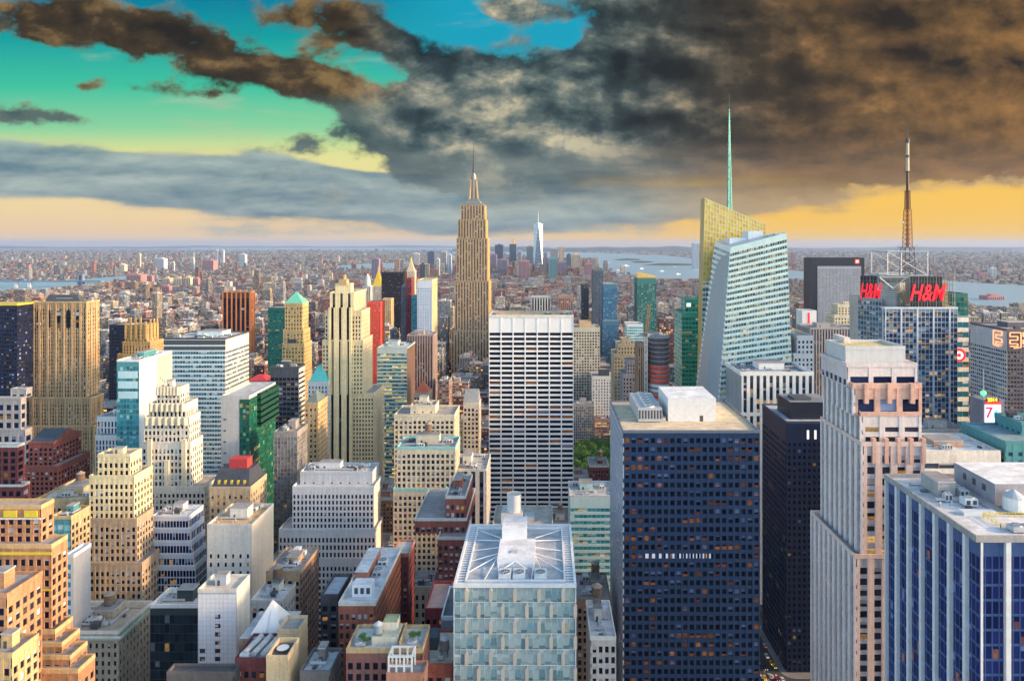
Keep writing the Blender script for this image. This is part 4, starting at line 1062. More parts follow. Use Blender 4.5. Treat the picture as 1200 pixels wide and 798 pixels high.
# banded yellow/teal offices right of it
st = ST(stone((.42, .60, .58), .12, .5), pane((.01, .08, .10), .35, .2, (.4, .6, .6), (1.0, .58, .10), 1.2, vary=.9), 3.0, 3.8, .95, .60, .12, .35, mode='band', top=4, n=40, span=stone((.60, .68, .62), .1, .5), roofc=(.6, .6, .58), side=ST(stone((.15, .09, .07), .2), P_DARK, mode='none'))
tower('glass_office', 'teal banded glass office with amber lit floors and dark brown flank', 700, [(442, 477, 409, 44, 0)], st, vis=490, lvl=2, tank=False)
st = ST(stone((.38, .28, .24), .2), P_DARK, 3.1, 3.8, .5, .97, .8, .12, mode='strip', span=SLATE, top=10, n=40)
tower('striped_office', 'brown grey office tower of close vertical ribs right of the amber lit glass', 850, [(477, 507, 394, 34, 0)], st, vis=465, clut=True, tank=False)
st = ST(stone((.62, .68, .76), .1, .5), pane((.06, .14, .26), .01, .2, (.5, .6, .7)), 3.4, 3.8, .55, .6, .3, n=60, top=10, cap=stone((.66, .55, .30), .2), side=ST(stone((.62, .48, .28), .2), P_STD, 3, 3.8, .4, .5, .3))
tower('stone_tower', 'pale blue gridded tower with tan crown left of the tall brown skyscraper', 1000, [(489, 506, 329, 50, 0)], st, vis=395, clut=False)
tower('glass_tower', 'narrow teal glass sliver left of the pale blue gridded tower', 1020, [(482, 489, 348, 40, 4)], ST(TEALM, P_TEAL, 3, 3.8, .9, .7, .1, n=20), vis=390, clut=False)
tower('dark_tower', 'broad black brown slab behind the cream striped tower', 1330, [(447, 472, 320, 40, 0)], ST(stone((.05, .035, .035), .2), P_DARK, 3, 3.8, .6, .5, .2, n=10), vis=380, clut=False)
tower('slim_tower', 'slim maroon tower beside the broad black brown slab', 1060, [(476, 482, 327, 20, 0)], ST(stone((.22, .04, .05), .2), P_DARK, 3, 3.8, .4, .5, .2, n=10), vis=390, clut=False)
tower('slim_tower', 'slim grey blue tower touching the slim maroon tower', 1075, [(470, 476, 336, 20, 0)], ST(stone((.16, .2, .26), .2), P_DARK, 3, 3.8, .5, .5, .2, n=10), vis=395, clut=False)
GOLD = metal((.95, .55, .04), .35, .4)
rn, inf = tower('pyramid_tower', 'grey stone tower with gleaming gold pyramid spire', 1700, [(434, 449, 336, 34, 0)], ST(stone((.5, .46, .38), .2), P_STD, 4, 4, .4, .6, .6, n=10), vis=372, clut=False)
x0, x1, y0, y1, z0, z1, pd = inf[0]
mb = MB(); mb.pyramid(x0 + 4, x1 - 4, y0 + 4, y1 - 4, z1, z1 + 42, GOLD); mb.bar(((x0 + x1) / 2, (y0 + y1) / 2, z1 + 38), ((x0 + x1) / 2, (y0 + y1) / 2, z1 + 50), 1.0, GOLD, 5, .3); mb.build('gold_spire', rn, rn.location)
rml, inf = tower('clock_tower', 'pale campanile tower with steep roof and gold lantern', 1850, [(476, 486, 318, 22, 0)], ST(stone((.6, .5, .36), .2), P_STD, 4, 4, .4, .6, .4, n=10), vis=335, clut=False)
x0, x1, y0, y1, z0, z1, pd = inf[0]
mb = MB(); mb.pyramid(x0 + 1, x1 - 1, y0 + 1, y1 - 1, z1, z1 + 22, stone((.6, .5, .36), .2), .3, .3); mb.build('steep_roof', rml, rml.location)
mb = MB(); cx_, cy_ = (x0 + x1) / 2, (y0 + y1) / 2; mb.cyl(cx_, cy_, z1 + 22, z1 + 29, 3, 2.6, GOLD, 10); mb.cyl(cx_, cy_, z1 + 29, z1 + 37, 2.4, .2, GOLD, 10); mb.build('gold_lantern', rml, rml.location)
rdm, inf = tower('domed_tower', 'pale tower with rounded tapering top left of the gold pyramid', 1500, [(425, 434, 336, 18, 0)], ST(stone((.5, .5, .46), .2), P_STD, 4, 4, .4, .6, .4, n=10), vis=360, clut=False)
x0, x1, y0, y1, z0, z1, pd = inf[0]
mb = MB(); cx_, cy_ = (x0 + x1) / 2, (y0 + y1) / 2
for k, (a, b, c, d) in enumerate([(0, 10, 8, 7), (10, 20, 7, 5), (20, 28, 5, 1.2)]): mb.cyl(cx_, cy_, z1 + a, z1 + b, c, d, stone((.55, .55, .5), .2), 12)
mb.build('tapering_dome', rdm, rdm.location)
tower('brick_tower', 'vivid red orange slab tower below the gold pyramid', 1000, [(430, 446, 355, 24, 0)], ST(stone((.75, .09, .05), .15), P_STD, 3.2, 3.6, .35, .45, .25, n=40), vis=393, clut=False)
tower('stone_tower', 'tan residential tower right of the vivid red slab', 1250, [(448, 458, 351, 24, 0)], ST(TAN, P_STD, 3.4, 3.6, .4, .5, .3, n=10), vis=372, clut=False)

# centre: cream and brick blocks between the striped tower and the big white grid
tower('stone_building', 'cream stepped apartment block with blank upper wall left of the white grid tower', 480, [(481, 510, 477, 16, 6, ST(CREAM2, P_STD, 6, 4, .2, .3, .2, n=20)), (462, 532, 488, 28, 0)], brickW(CREAM2, P_WARM, pw=3.2, n=80), 'building', vis=520, lvl=2, tank=False)
tower('stone_building', 'large cream apartment block with many warm lit windows and turquoise roof edge', 400, [(465, 533, 526, 22, 2), (461, 522, 575, 25, -2)], brickW(stone((.66, .58, .42), .18), P_WARM, pw=2.8, fh=3.4, n=100, cap=metal((.30, .66, .62), .5, .1)), 'building', vis=620, lvl=3, tank=True)
tower('stone_building', 'pale grey block with tall arched bays right of the large cream apartment block', 410, [(531, 569, 552, 30, 0)], ST(stone((.62, .60, .54), .15), P_NAVY, 5, 4.2, .5, .6, .6, .3, span=SLATE, top=6, n=60, roofc=(.4, .4, .4)), 'building', vis=610, lvl=3, tank=False)
rr, inf = tower('brick_building', 'red brick block with white string courses and stepped grey roof', 335, [(522, 545, 584, '553', 6), (486, 546, 610, '556', 4), (513, 545, 632, 20, -3)], brickW(REDBRICK, pane((.02, .025, .035), .10, .45, (.7, .68, .66)), n=100, pw=2.7, cap=PALE), 'building', vis=700, lvl=2, tank=False)
x0, x1, y0, y1, z0, z1, pd = inf[0]
mb = MB(); mb.box(x0 - .6, x1 + .1, y0 - .6, y0 - .38, z1 - 20, z1 - 19.4, PALE); mb.build('string_course', rr, rr.location)
rbp, inf = tower('pyramid_building', 'buff brick block with red tiled pyramid roof right of the amber lit glass', 620, [(485, 502, 462, 18, 0)], brickW(stone((.5, .38, .28), .2), n=40), 'building', vis=475, clut=False)
x0, x1, y0, y1, z0, z1, pd = inf[0]
mb = MB(); mb.pyramid(x0, x1, y0, y1, z1 + .4, z1 + 11, stone((.52, .13, .07), .2)); mb.build('pyramid_roof', rbp, rbp.location)
rsp, inf = tower('gabled_tower', 'slim stone tower with pitched grey roof just left of the white grid tower', 520, [(543, 561, 474, 16, 0)], brickW(stone((.6, .52, .4), .2), n=60), 'building', vis=523, clut=False)
x0, x1, y0, y1, z0, z1, pd = inf[0]
mb = MB(); mb.pyramid(x0, x1, y0, y1, z1 + .4, z1 + 10, stone((.26, .27, .27), .2), .9, .15); mb.build('pitched_roof', rsp, rsp.location)

# big white grid slab
st = ST(stone((.86, .85, .84), .08, .6, streak=.3), pane((.004, .006, .014), .06, .04, (.2, .2, .25), (1.0, .28, .03), .8, spec=.12), 9.6, 3.95, .905, .60, .7, .45, top=11.5, n=100, roofc=(.42, .40, .36), cap=PALE, par=1.8, mode='punch')
rgc, inf = tower('grid_tower', 'big white slab of seven bays of black windows in the centre', 560, [(573, 672, 372, 34, 0)], st, vis=608, clut=False, n=100)
x0, x1, y0, y1, z0, z1, pd = inf[0]
mb = MB(); mb.box(x0 + 5, x1 - 6, y0 + 8, y1 - 6, z1 + .36, z1 + 2.6, TAN, roof_mat((.5, .4, .28))); mb.build('penthouse', rgc, rgc.location)
air_unit(rgc, x0 + 45, x0 + 50, y0 + 3, y0 + 7, z1 + .36, 2.8, DARK_UNIT, 1); air_unit(rgc, x0 + 58, x0 + 64, y0 + 3, y0 + 7, z1 + .36, 2.6, DARK_UNIT, 1)
st = ST(stone((.42, .66, .70), .1, .5), pane((.02, .14, .18), .14, .25, (.5, .7, .72), (1, .5, .1)), 2.6, 3.8, .95, .55, .1, .3, mode='band', n=40, top=5.5, roofc=(.5, .5, .48), cap=stone((.5, .56, .62), .1), span=stone((.45, .66, .70), .1, .5))
tower('glass_office', 'turquoise banded office with grey plant screen right of the faceted glass block', 420, [(668, 719, 583, 26, 0)], st, 'building', vis=672, lvl=3, tank=False)

# ================================================================ the tall setback skyscraper with mast
yE = 1270.0
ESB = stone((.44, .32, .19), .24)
ESB_SUN = stone((.62, .40, .16), .2)  # flank copy of the stone with low orange sunlight put into its colour
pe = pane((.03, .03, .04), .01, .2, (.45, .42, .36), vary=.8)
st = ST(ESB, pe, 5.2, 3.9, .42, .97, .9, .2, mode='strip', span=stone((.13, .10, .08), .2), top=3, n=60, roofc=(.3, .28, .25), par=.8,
        side=ST(ESB_SUN, pe, 5.2, 3.9, .42, .97, .9, .2, mode='strip', span=stone((.36, .26, .16), .2), top=3, n=20))  # right flank: sunlight painted in as brighter stone and spandrels
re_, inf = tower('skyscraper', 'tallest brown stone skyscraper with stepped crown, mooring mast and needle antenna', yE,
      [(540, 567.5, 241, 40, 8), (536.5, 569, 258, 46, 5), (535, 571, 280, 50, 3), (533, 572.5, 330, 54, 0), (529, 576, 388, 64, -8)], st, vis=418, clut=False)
x0, x1, y0, y1, z0, z1, pd = inf[0]
cx_, cy_ = (x0 + x1) / 2, (y0 + y1) / 2
zt = lambda py: ZP(py, yE + 20)
ST1 = metal((.28, .24, .19), .5, .4)
mb = MB()
mb.box(x0 + 3, x1 - 3, y0 + 3, y1 - 3, z1, zt(239), metal((.20, .22, .22), .6, .2)); mb.box(x0 + 8, x1 - 8, y0 + 7, y1 - 7, zt(239), zt(236), metal((.24, .26, .26), .6, .2)); mb.box(x0 + 11, x1 - 11, y0 + 9, y1 - 9, zt(236), zt(233.5), metal((.2, .22, .22), .6, .2))
mb.build('crown_deck', re_, re_.location)
mb = MB()
mb.cyl(cx_, cy_, zt(234), zt(209), 7.2, 5.2, ST1, 12); mb.cyl(cx_, cy_, zt(209), zt(205), 5.6, 4.6, ST1, 12); mb.cyl(cx_, cy_, zt(205), zt(203), 3.6, 2.8, ST1, 12)
ms = mb.build('mooring_mast', re_, re_.location)
for k in range(4):
    a = k * math.pi / 2 + math.pi / 4; q = MB()
    q.hexa([(cx_ + 11 * math.cos(a) - 1, cy_ + 11 * math.sin(a), zt(234)), (cx_ + 11 * math.cos(a) + 1, cy_ + 11 * math.sin(a), zt(234)), (cx_ + 6.6 * math.cos(a) + 1, cy_ + 6.6 * math.sin(a), zt(210)), (cx_ + 6.6 * math.cos(a) - 1, cy_ + 6.6 * math.sin(a), zt(210))],
           [(cx_ + 4 * math.cos(a) - 1, cy_ + 4 * math.sin(a), zt(234)), (cx_ + 4 * math.cos(a) + 1, cy_ + 4 * math.sin(a), zt(234)), (cx_ + 4 * math.cos(a) + 1, cy_ + 4 * math.sin(a), zt(210)), (cx_ + 4 * math.cos(a) - 1, cy_ + 4 * math.sin(a), zt(210))], ESB)
    q.build('mast_fin', None, re_.location).parent = ms
mb = MB(); mb.cyl(cx_, cy_, zt(203), zt(190), 1.8, 1.4, DARK_UNIT, 8); mb.cyl(cx_, cy_, zt(190), zt(178), 1.2, .9, DARK_UNIT, 8); mb.cyl(cx_, cy_, zt(178), zt(168), .6, .35, DARK_UNIT, 6)
for py in (200, 195, 190, 184): mb.cyl(cx_, cy_, zt(py), zt(py) + 1.2, 2.6, 2.6, DARK_UNIT, 8)
mb.build('antenna', re_, re_.location)

# ================================================================ crystalline glass tower with spire
yB = 540.0
rbt = empty('crystal_tower', (XP(875, yB), yB, 0), 'faceted white banded glass tower with sloping gold screen and needle spire', 'skyscraper')
o = rbt.location
PB = pane((.035, .05, .055), .22, .3, (.55, .50, .38), (1.0, .55, .16), .8, rough=.08, vary=.9)
PBl = pane((.06, .17, .19), .02, .35, (.66, .70, .62), rough=.08, spec=.8, vary=.5)
FRIT = stone((.54, .74, .74), .12, .35)
FRIT2 = stone((.74, .72, .66), .08, .35)
stf = ST(FRIT, PB, 3.1, 4.3, .90, .50, .16, .30, top=4, n=100)
stl = ST(stone((.84, .88, .86), .08, .35), PBl, 2.6, 4.3, .88, .52, .12, .25, top=3, n=60)  # left facet: reflected sky painted in as whiter frit and paler panes
def pt(px, py, Y): return (XP(px, Y), Y, ZP(py, Y))
def pg(px, Y, z=0.0): return (XP(px, Y), Y, z)
mb = MB(); wl = []; wl2 = []
A = [pg(828, 540), pg(938, 540), pt(921.5, 273, 543), pt(856, 290, 543)]
facade(A, stf, mb, wl, 3, nx=24, nz=58)
Bq = [pg(791, 590), pg(828, 539.9), pt(856, 290, 542.9), pt(838, 283, 590)]
facade(Bq, stl, mb, wl2, 8, nx=18, nz=58)
mb.build('glazing_frame', rbt, o)
core = MB()
cA = [Vector(p) + Vector((0, .05, 0)) for p in A]; cB = [Vector(p) + Vector((.05, .05, 0)) for p in Bq]
rb2 = [pg(931, 590), pt(921, 276, 590)]
core.face(cA, BLUEGR); core.face(cB, BLUEGR); core.face([cA[1], rb2[0], rb2[1], cA[2]], BLUEGR); core.face([rb2[0], cB[0], cB[3], rb2[1]], BLUEGR); core.face([cB[3], cB[2], cA[2], rb2[1]], GALV)
core.build('wall', rbt, o)
put_windows(wl, rbt, 'punch', 100, ZP(430, 540), 540); put_windows(wl2, rbt, 'punch', 40, ZP(430, 540), 540)
# the right-hand glass screen rising above the front mass
mb = MB(); wl = []
facade([pt(897, 291, 546), pt(921.3, 291, 546), pt(920.6, 272, 546), pt(897, 275, 546)], ST(BLUEGR, PBl, 2.6, 2.4, .9, .85, .1, top=.2), mb, wl, 4)
for q, uv, mt in wl: mb.face(q, mt, uv)
mb.box(XP(899, 547), XP(920, 547), 547, 552, ZP(292, 547), ZP(276, 547), BLUEGR)
mb.build('glass_screen', rbt, o)
# rear mass with the gold crown; skylight through its glass painted into opaque panes
mb = MB(); wl = []
C0, C1 = [pg(818, 597), pg(900, 596), pt(897, 264, 596), pt(826, 232, 597)], None
GOLDP = pane((.55, .32, .02), .0, .45, (.92, .60, .08), rough=.12, spec=.7, vary=.5)
za = ZP(330, 597)
low = [pg(818, 597), pg(845, 597), (XP(845, 597), 597, za), (XP(823.5, 597), 597, za)]
facade(low, ST(FRIT, PB, 3.0, 4.3, .88, .62, .14, .25, top=.6), mb, wl, 5)
hi = [(XP(823.5, 597), 597, za), (XP(898, 597), 597, za), pt(897, 263, 597), pt(826, 232, 597)]
facade(hi, ST(metal((.62, .58, .40), .4, .2), GOLDP, 2.6, 3.4, .80, .84, .20, .16, top=.3), mb, wl, 6, nx=21, nz=16)
for q, uv, mt in wl: mb.face(q, mt, uv)
mb.build('gold_screen', rbt, o)
core = MB()
f0 = [(p[0], 597.1, p[2]) for p in [low[0], pg(900, 597), (XP(898, 597), 597, za), hi[2], hi[3], low[3]]]
b0 = [(p[0] + .0, 612, p[2]) for p in f0]
core.face(f0, BLUEGR); core.face(b0[::-1], BLUEGR)
for k in range(6):
    j = (k + 1) % 6; core.face([f0[k], b0[k], b0[j], f0[j]], metal((.50, .38, .12), .3, .3))
core.build('rear_wall', rbt, o)
mb = MB(); mb.box(XP(855, 560), XP(876, 560), 560, 575, ZP(292, 560), ZP(279, 560), WMET); mb.box(XP(876, 560), XP(893, 560), 558, 575, ZP(292, 560), ZP(271, 560), stone((.62, .70, .76), .08, .4)); mb.build('penthouse', rbt, o)
mb = MB(); sx = XP(854.5, 604); sy = 604
TQ = metal((.10, .34, .32), .4, .3)
zz = lambda py: ZP(py, 604)
for k in range(9):
    a, b = 250 - k * 13.5, 250 - (k + 1) * 13.5
    r = 2.3 - k * .22
    for m_ in range(3):
        t0 = m_ * 2.094; mb.bar((sx + r * math.cos(t0), sy + r * math.sin(t0), zz(a)), (sx + (r - .22) * math.cos(t0), sy + (r - .22) * math.sin(t0), zz(b)), .42 - k * .03, TQ, 5)
        mb.bar((sx + r * math.cos(t0), sy + r * math.sin(t0), zz(a)), (sx + (r - .22) * math.cos(t0 + 2.094), sy + (r - .22) * math.sin(t0 + 2.094), zz(b)), .22, TQ, 4)
    mb.cyl(sx, sy, zz(b) - .4, zz(b), r + .5, r + .5, TQ, 8)
mb.cyl(sx, sy, zz(250), zz(128), 1.3, .5, TQ, 7); mb.cyl(sx, sy, zz(128), zz(110), .3, .2, DARK_UNIT, 6)
mb.build('spire', rbt, o)
reg(XP(812, 540), XP(934, 540), 540, 615, ZP(232, 597), 462, 'the faceted gold crowned glass tower', 'crystal_tower')

def text_mesh(cu):
    tmp = bpy.data.objects.new('lettering', cu); COL.objects.link(tmp)
    bpy.context.view_layer.update()
    me = bpy.data.meshes.new_from_object(tmp.evaluated_get(bpy.context.evaluated_depsgraph_get()))
    bpy.data.objects.remove(tmp)
    t = bpy.data.objects.new('lettering', me); COL.objects.link(t)
    return t
# ================================================================ tower with the red script signs
yH = 520.0
stH = ST(metal((.58, .64, .72), .4, .2), pane((.008, .02, .045), .22, .25, (.3, .38, .46), (1, .45, .12), 1.1, rough=.08, vary=.9), 3.0, 4.0, .92, .70, .14, .10, top=2, major=4, mjd=.7, mjw=5.0, n=100, span=metal((.20, .25, .32), .4, .3))
stH2 = ST(metal((.42, .46, .5), .4, .3), pane((.02, .05, .08), .08, .4, (.52, .54, .52), rough=.1, vary=.9), 3.0, 4.0, .92, .62, .14, .10, top=2, n=60, span=metal((.20, .24, .28), .4, .3))
rhm, inf = tower('office_tower', 'dark glass tower with red script signs, white roof frame and red striped antenna mast', yH, [(1037, 1122, 362, 50, 0, stH)], stH, vis=505, clut=False, roof=True)
o = rhm.location
x0, x1, y0, y1, z0, z1, pd = inf[0]
mb = MB(); wl = []
facade([(XP(1018, 530), 548, 0), (x0 - .5, 524, 0), (x0 - .5, 524, ZP(350, 524)), (XP(1018, 530), 548, ZP(350, 530))], stH2, mb, wl, 3)
mb.box(XP(1019, 530), x0 - .45, 548.2, 565, 0, ZP(350, 530), GREY); mb.build('flank_frame', rhm, o); put_windows(wl, rhm, 'punch', 60, ZP(420, 520), 525)
LOUV = metal((.40, .44, .45), .4, .4)
mb = MB(); dxx, dyy = XP(1048, 533), 541
for k in range(12): mb.cyl(dxx, dyy, z1 + .4 + k * 1.6, z1 + 1.5 + k * 1.6, 11.2, 11.2, LOUV, 24); mb.cyl(dxx, dyy, z1 + 1.5 + k * 1.6, z1 + 2.0 + k * 1.6, 10.6, 10.6, DARK_UNIT, 24)
mb.build('louver_drum', rhm, o)
mb = MB()
for k in range(10): mb.box(XP(1101, 522), XP(1112, 522), 523, 545, z1 + .4 + k * 2, z1 + 1.8 + k * 2, metal((.62, .46, .20), .4, .3))
mb.build('louver_box', rhm, o)
FRM = metal((.42, .47, .52), .5, .2)
BLK = metal((.015, .017, .022), .4, .2)
def sign(px0, px1, py0, py1, Y, rotz, txt_w):
    q = MB(); xa_, xb_ = XP(px0, Y), XP(px1, Y); w = xb_ - xa_; zb_, zt_ = ZP(py1, Y), ZP(py0, Y)
    h = zt_ - zb_
    c, s = math.cos(rotz), math.sin(rotz)
    def L(u, d, z): return (xa_ + u * c - d * s, Y + u * s + d * c, z)
    W_ = w / max(c, .3)
    nb = max(4, int(W_ / 2.2))
    P4 = [L(0, 0, zb_), L(W_, 0, zb_), L(W_, 0, zt_), L(0, 0, zt_)]
    I4 = [L(0, .8, zb_), L(W_, .8, zb_), L(W_, .8, zt_), L(0, .8, zt_)]
    q.hexa(P4, I4, BLK)
    for k in range(nb + 1): q.bar(L(W_ * k / nb, -.12, zb_), L(W_ * k / nb, -.12, zt_), .12, FRM if k % 3 == 0 else STEEL, 4)
    for k in range(7): q.bar(L(0, -.12, zb_ + h * k / 6), L(W_, -.12, zb_ + h * k / 6), .12, STEEL, 4)
    ob = q.build('sign_panel', rhm, o)
    cu = bpy.data.curves.new('lettering', 'FONT'); cu.body = 'H&M'; cu.shear = .32; cu.extrude = .25; cu.align_x = 'CENTER'; cu.align_y = 'CENTER'; cu.offset = .012
    cu.materials.append(lamp((1.0, .01, .03), .55))
    t = text_mesh(cu); t.parent = ob
    m = L(W_ * .5, -.9, zb_ + h * .45)
    sc = h * .95
    txt_w *= W_ / (h * .95 * 1.75 * .62)
    t.matrix_local = Matrix.Translation((m[0] - o.x, m[1] - o.y, m[2])) @ Matrix.Rotation(rotz, 4, 'Z') @ Matrix.Rotation(R(90), 4, 'X') @ Matrix.Diagonal((sc * txt_w, sc * .80, 1, 1))
sign(1066, 1104, 324, 360, 521, 0, .54)
sign(1008, 1025, 323, 357, 545, R(-38), .52)
mb = MB()                                                         # dark lattice round the crown
for (a, b, c_, d) in [(1029, 1066, 323, 340), (1104, 1119, 323, 365)]:
    for k in range(6): mb.bar((XP(a + (b - a) * k / 5, 522), 522, ZP(d, 522)), (XP(a + (b - a) * k / 5, 522), 522, ZP(c_, 522)), .22, FRM if k in (0, 5) else STEEL, 4)
    for k in range(5): mb.bar((XP(a, 522), 522, ZP(c_ + (d - c_) * k / 4, 522)), (XP(b, 522), 522, ZP(c_ + (d - c_) * k / 4, 522)), .22, STEEL, 4)
mb.box(x0 + 6, x1 - 1, 554, 569, z1 + .4, ZP(326, 525), metal((.10, .12, .14), .5, .2)); mb.box(x0 + 12, x1 - 14, 554.5, 568, ZP(326, 525), ZP(322, 525), GALV)
mb.build('crown_screen', rhm, o)
mb = MB(); a, b, ya, yb_ = XP(1040, 530), XP(1087, 530), 530, 556
zb_, zt_ = ZP(323, 530), ZP(295, 530)
for (px, py) in ((a, ya), (b, ya), (a, yb_), (b, yb_), ((a + b) / 2 - 5, ya)): mb.bar((px, py, zb_), (px, py, zt_), .38, FRM, 5)
for (p, q) in (((a, ya), (b, ya)), ((a, yb_), (b, yb_)), ((a, ya), (a, yb_)), ((b, ya), (b, yb_))):
    mb.bar((*p, zt_), (*q, zt_), .5, FRM, 5); mb.bar((*p, zb_), (*q, zb_), .5, FRM, 5); mb.bar((*p, zb_), (*q, zt_), .3, FRM, 5); mb.bar((*p, zt_), (*q, zb_), .3, FRM, 5)
mb.bar((XP(1030, 522), 521.5, ZP(325, 522)), (XP(1046, 522), 521.5, ZP(338, 522)), .4, FRM, 5); mb.bar((XP(1030, 522), 521.5, ZP(325, 522)), (XP(1066, 522), 521.5, ZP(325, 522)), .4, FRM, 5); mb.bar((XP(1046, 522), 521.5, ZP(338, 522)), (XP(1062, 522), 521.5, ZP(325, 522)), .4, FRM, 5)
mb.build('roof_frame', rhm, o)
mb = MB(); ax, ay = XP(1063.5, 543), 543
zm = lambda py: ZP(py, 543)
RST = metal((.20, .07, .04), .55, .3); 
def lattice(py0, py1, r0, r1, n, mat):
    for k in range(n):
        a, b = py0 + (py1 - py0) * k / n, py0 + (py1 - py0) * (k + 1) / n
        ra_, rb_ = r0 + (r1 - r0) * k / n, r0 + (r1 - r0) * (k + 1) / n
        cs = [(-1, -1), (1, -1), (1, 1), (-1, 1)]
        for i in range(4):
            p, q = cs[i], cs[(i + 1) % 4]
            mb.bar((ax + p[0] * ra_, ay + p[1] * ra_, zm(a)), (ax + p[0] * rb_, ay + p[1] * rb_, zm(b)), .28, mat, 4)
            mb.bar((ax + p[0] * ra_, ay + p[1] * ra_, zm(a)), (ax + q[0] * rb_, ay + q[1] * rb_, zm(b)), .18, mat, 4)
            mb.bar((ax + p[0] * rb_, ay + p[1] * rb_, zm(b)), (ax + q[0] * rb_, ay + q[1] * rb_, zm(b)), .18, mat, 4)
lattice(323, 290, 4.2, 3.4, 4, metal((.06, .045, .04), .6, .2)); lattice(290, 246, 2.6, 2.0, 8, metal((.34, .14, .035), .55, .2)); lattice(246, 224, 1.5, 1.3, 4, RST)
mb.cyl(ax, ay, zm(290), zm(246), .9, .8, RST, 7)
mb.cyl(ax, ay, zm(246), zm(201), 1.3, 1.0, metal((.08, .04, .03), .6, .2), 8)
mb.cyl(ax, ay, zm(201), zm(166), 1.3, 1.1, metal((.46, .42, .30), .5, .1), 10); mb.cyl(ax, ay, zm(185), zm(182), 1.5, 1.5, DARK_UNIT, 10); mb.cyl(ax, ay, zm(168), zm(163), 1.6, 1.4, DARK_UNIT, 10)
mb.cyl(ax, ay, zm(163), zm(145), .5, .25, DARK_UNIT, 6)
for py, r in ((201, 2.6), (224, 2.8), (290, 7)): mb.cyl(ax, ay, zm(py) - .3, zm(py), r, r, DARK_UNIT, 10)
for k in range(10):
    t0 = k * .63; mb.bar((ax + 6.8 * math.cos(t0), ay + 6.8 * math.sin(t0), zm(290)), (ax + 6.8 * math.cos(t0), ay + 6.8 * math.sin(t0), zm(287)), .2, FRM, 4)
mb.build('antenna_mast', rhm, o)
q = MB(); q.cyl(ax - 4, ay, zm(262), zm(260), .8, .8, WHITE_UNIT, 10); q.build('dish_antenna', rhm, o)
tower('glass_tower', 'green glass shoulder tower with white banded flank right of the red script signs', 560, [(1116, 1134, 346, 30, 0, ST(metal((.03, .14, .13)), P_GREEN, 3, 4, .88, .8, .15, n=20, top=1.5)), (1121, 1135, 372, 40, -4)], ST(stone((.2, .28, .34), .1), pane((.01, .08, .12), .05, .2, (.6, .66, .7)), 4, 8, .95, .55, .15, .3, span=PALE, mode='band', n=30), vis=500, clut=False)
q = MB(); q.cyl(0, 0, 0, 1.2, 5.4, 5.4, lamp((1.0, .02, .03), .6), 24); q.cyl(0, 0, 1.21, 1.3, 3.3, 3.3, lamp((.95, .9, .9), .6), 20); q.cyl(0, 0, 1.31, 1.4, 1.5, 1.5, lamp((1.0, .02, .03), .6), 16)
rs = q.build('round_sign', None); tag(rs, 'round red and white lit sign on the edge of the dark glass tower', 'sign'); rs.matrix_world = Matrix.Translation((XP(1123, 552), 552.0, ZP(416, 552))) @ Matrix.Rotation(R(90), 4, 'X')

# ================================================================ right side middle distance
st = ST(stone((.40, .42, .46), .12), pane((.03, .04, .06), .05, .2, (.4, .4, .45)), 3.0, 3.8, .5, .6, .4, .2, n=30, top=6, side=ST(NAVYM2, P_DARK, mode='none'))
rpp, inf = tower('dark_tower', 'dark framed grey slab with small red crown logo, far off', 1480, [(950, 1013, 303, 40, 0, ST(NAVYM2, P_DARK, mode='none', roofc=(.1, .1, .1)))], plain(NAVYM2), vis=384, clut=False)
x0, x1, y0, y1, z0, z1, pd = inf[0]
mb = MB(); wl = []
facade([(XP(958, 1479), 1479, 0), (XP(1009, 1479), 1479, 0), (XP(1009, 1479), 1479, ZP(312, 1479)), (XP(958, 1479), 1479, ZP(312, 1479))], st, mb, wl, 7)
for q, uv, mt in wl: mb.face(q, mt, uv)
mb.build('ribbed_front', rpp, rpp.location)
q = MB(); q.box(XP(1002, 1479), XP(1007, 1479), 1479.0, 1479.6, ZP(309, 1479), ZP(304, 1479), lamp((.9, .07, .04), .6)); lg = q.build('crown_logo', rpp, rpp.location)
q = MB(); q.box(XP(1003.2, 1479), XP(1004, 1479), 1478.7, 1478.95, ZP(308, 1479), ZP(305, 1479), lamp((1, .8, .7), .8)); q.box(XP(1005, 1479), XP(1005.8, 1479), 1478.7, 1478.95, ZP(308, 1479), ZP(305, 1479), lamp((1, .8, .7), .8)); w_ = q.build('logo_stroke', None, rpp.location); w_.parent = lg
st = ST(CREAM2, P_STD, 4, 3.8, .45, .55, .5, .4, n=60)
tower('stone_tower', 'cream stepped hotel tower with arched crown before the dark framed slab', 900, [(982, 1004, 358, 20, 8), (978, 1010, 370, 30, 3), (974, 1012, 384, 40, 0)], st, vis=386, clut=True, tank=False)
st = ST(stone((.46, .46, .50), .15), pane((.03, .04, .06), .10, .2, (.4, .4, .45), (1, .4, .1)), 2.6, 3.8, .5, .97, .6, .1, mode='strip', span=stone((.12, .13, .17), .2), top=3, n=40)
tower('striped_office', 'grey pinstriped slab between the gold crowned glass and the red script signs', 640, [(950, 1006, 386, 34, 0)], st, vis=462, clut=True, tank=False)
tower('stone_building', 'white gridded building right of the faceted glass tower foot', 560, [(934, 953, 395, 36, 0), (930, 953, 416, 38, -2)], ST(WHITE, P_NAVY, 3.4, 3.8, .5, .55, .4, n=60), 'building', vis=432, clut=False)
rws, inf = tower('white_block', 'small white block with red stripe sign far behind the white gridded building', 1100, [(940, 957, 365, 26, 0)], plain(WHITE), 'building', vis=383, clut=False)
q = MB(); x0, x1, y0, y1, z0, z1, pd = inf[0]; q.box(x0 + 9, x0 + 12, y0 - .4, y0 - .1, z1 - 22, z1 - 2, lamp((.9, .02, .05), .5)); q.build('red_sign', rws, rws.location)

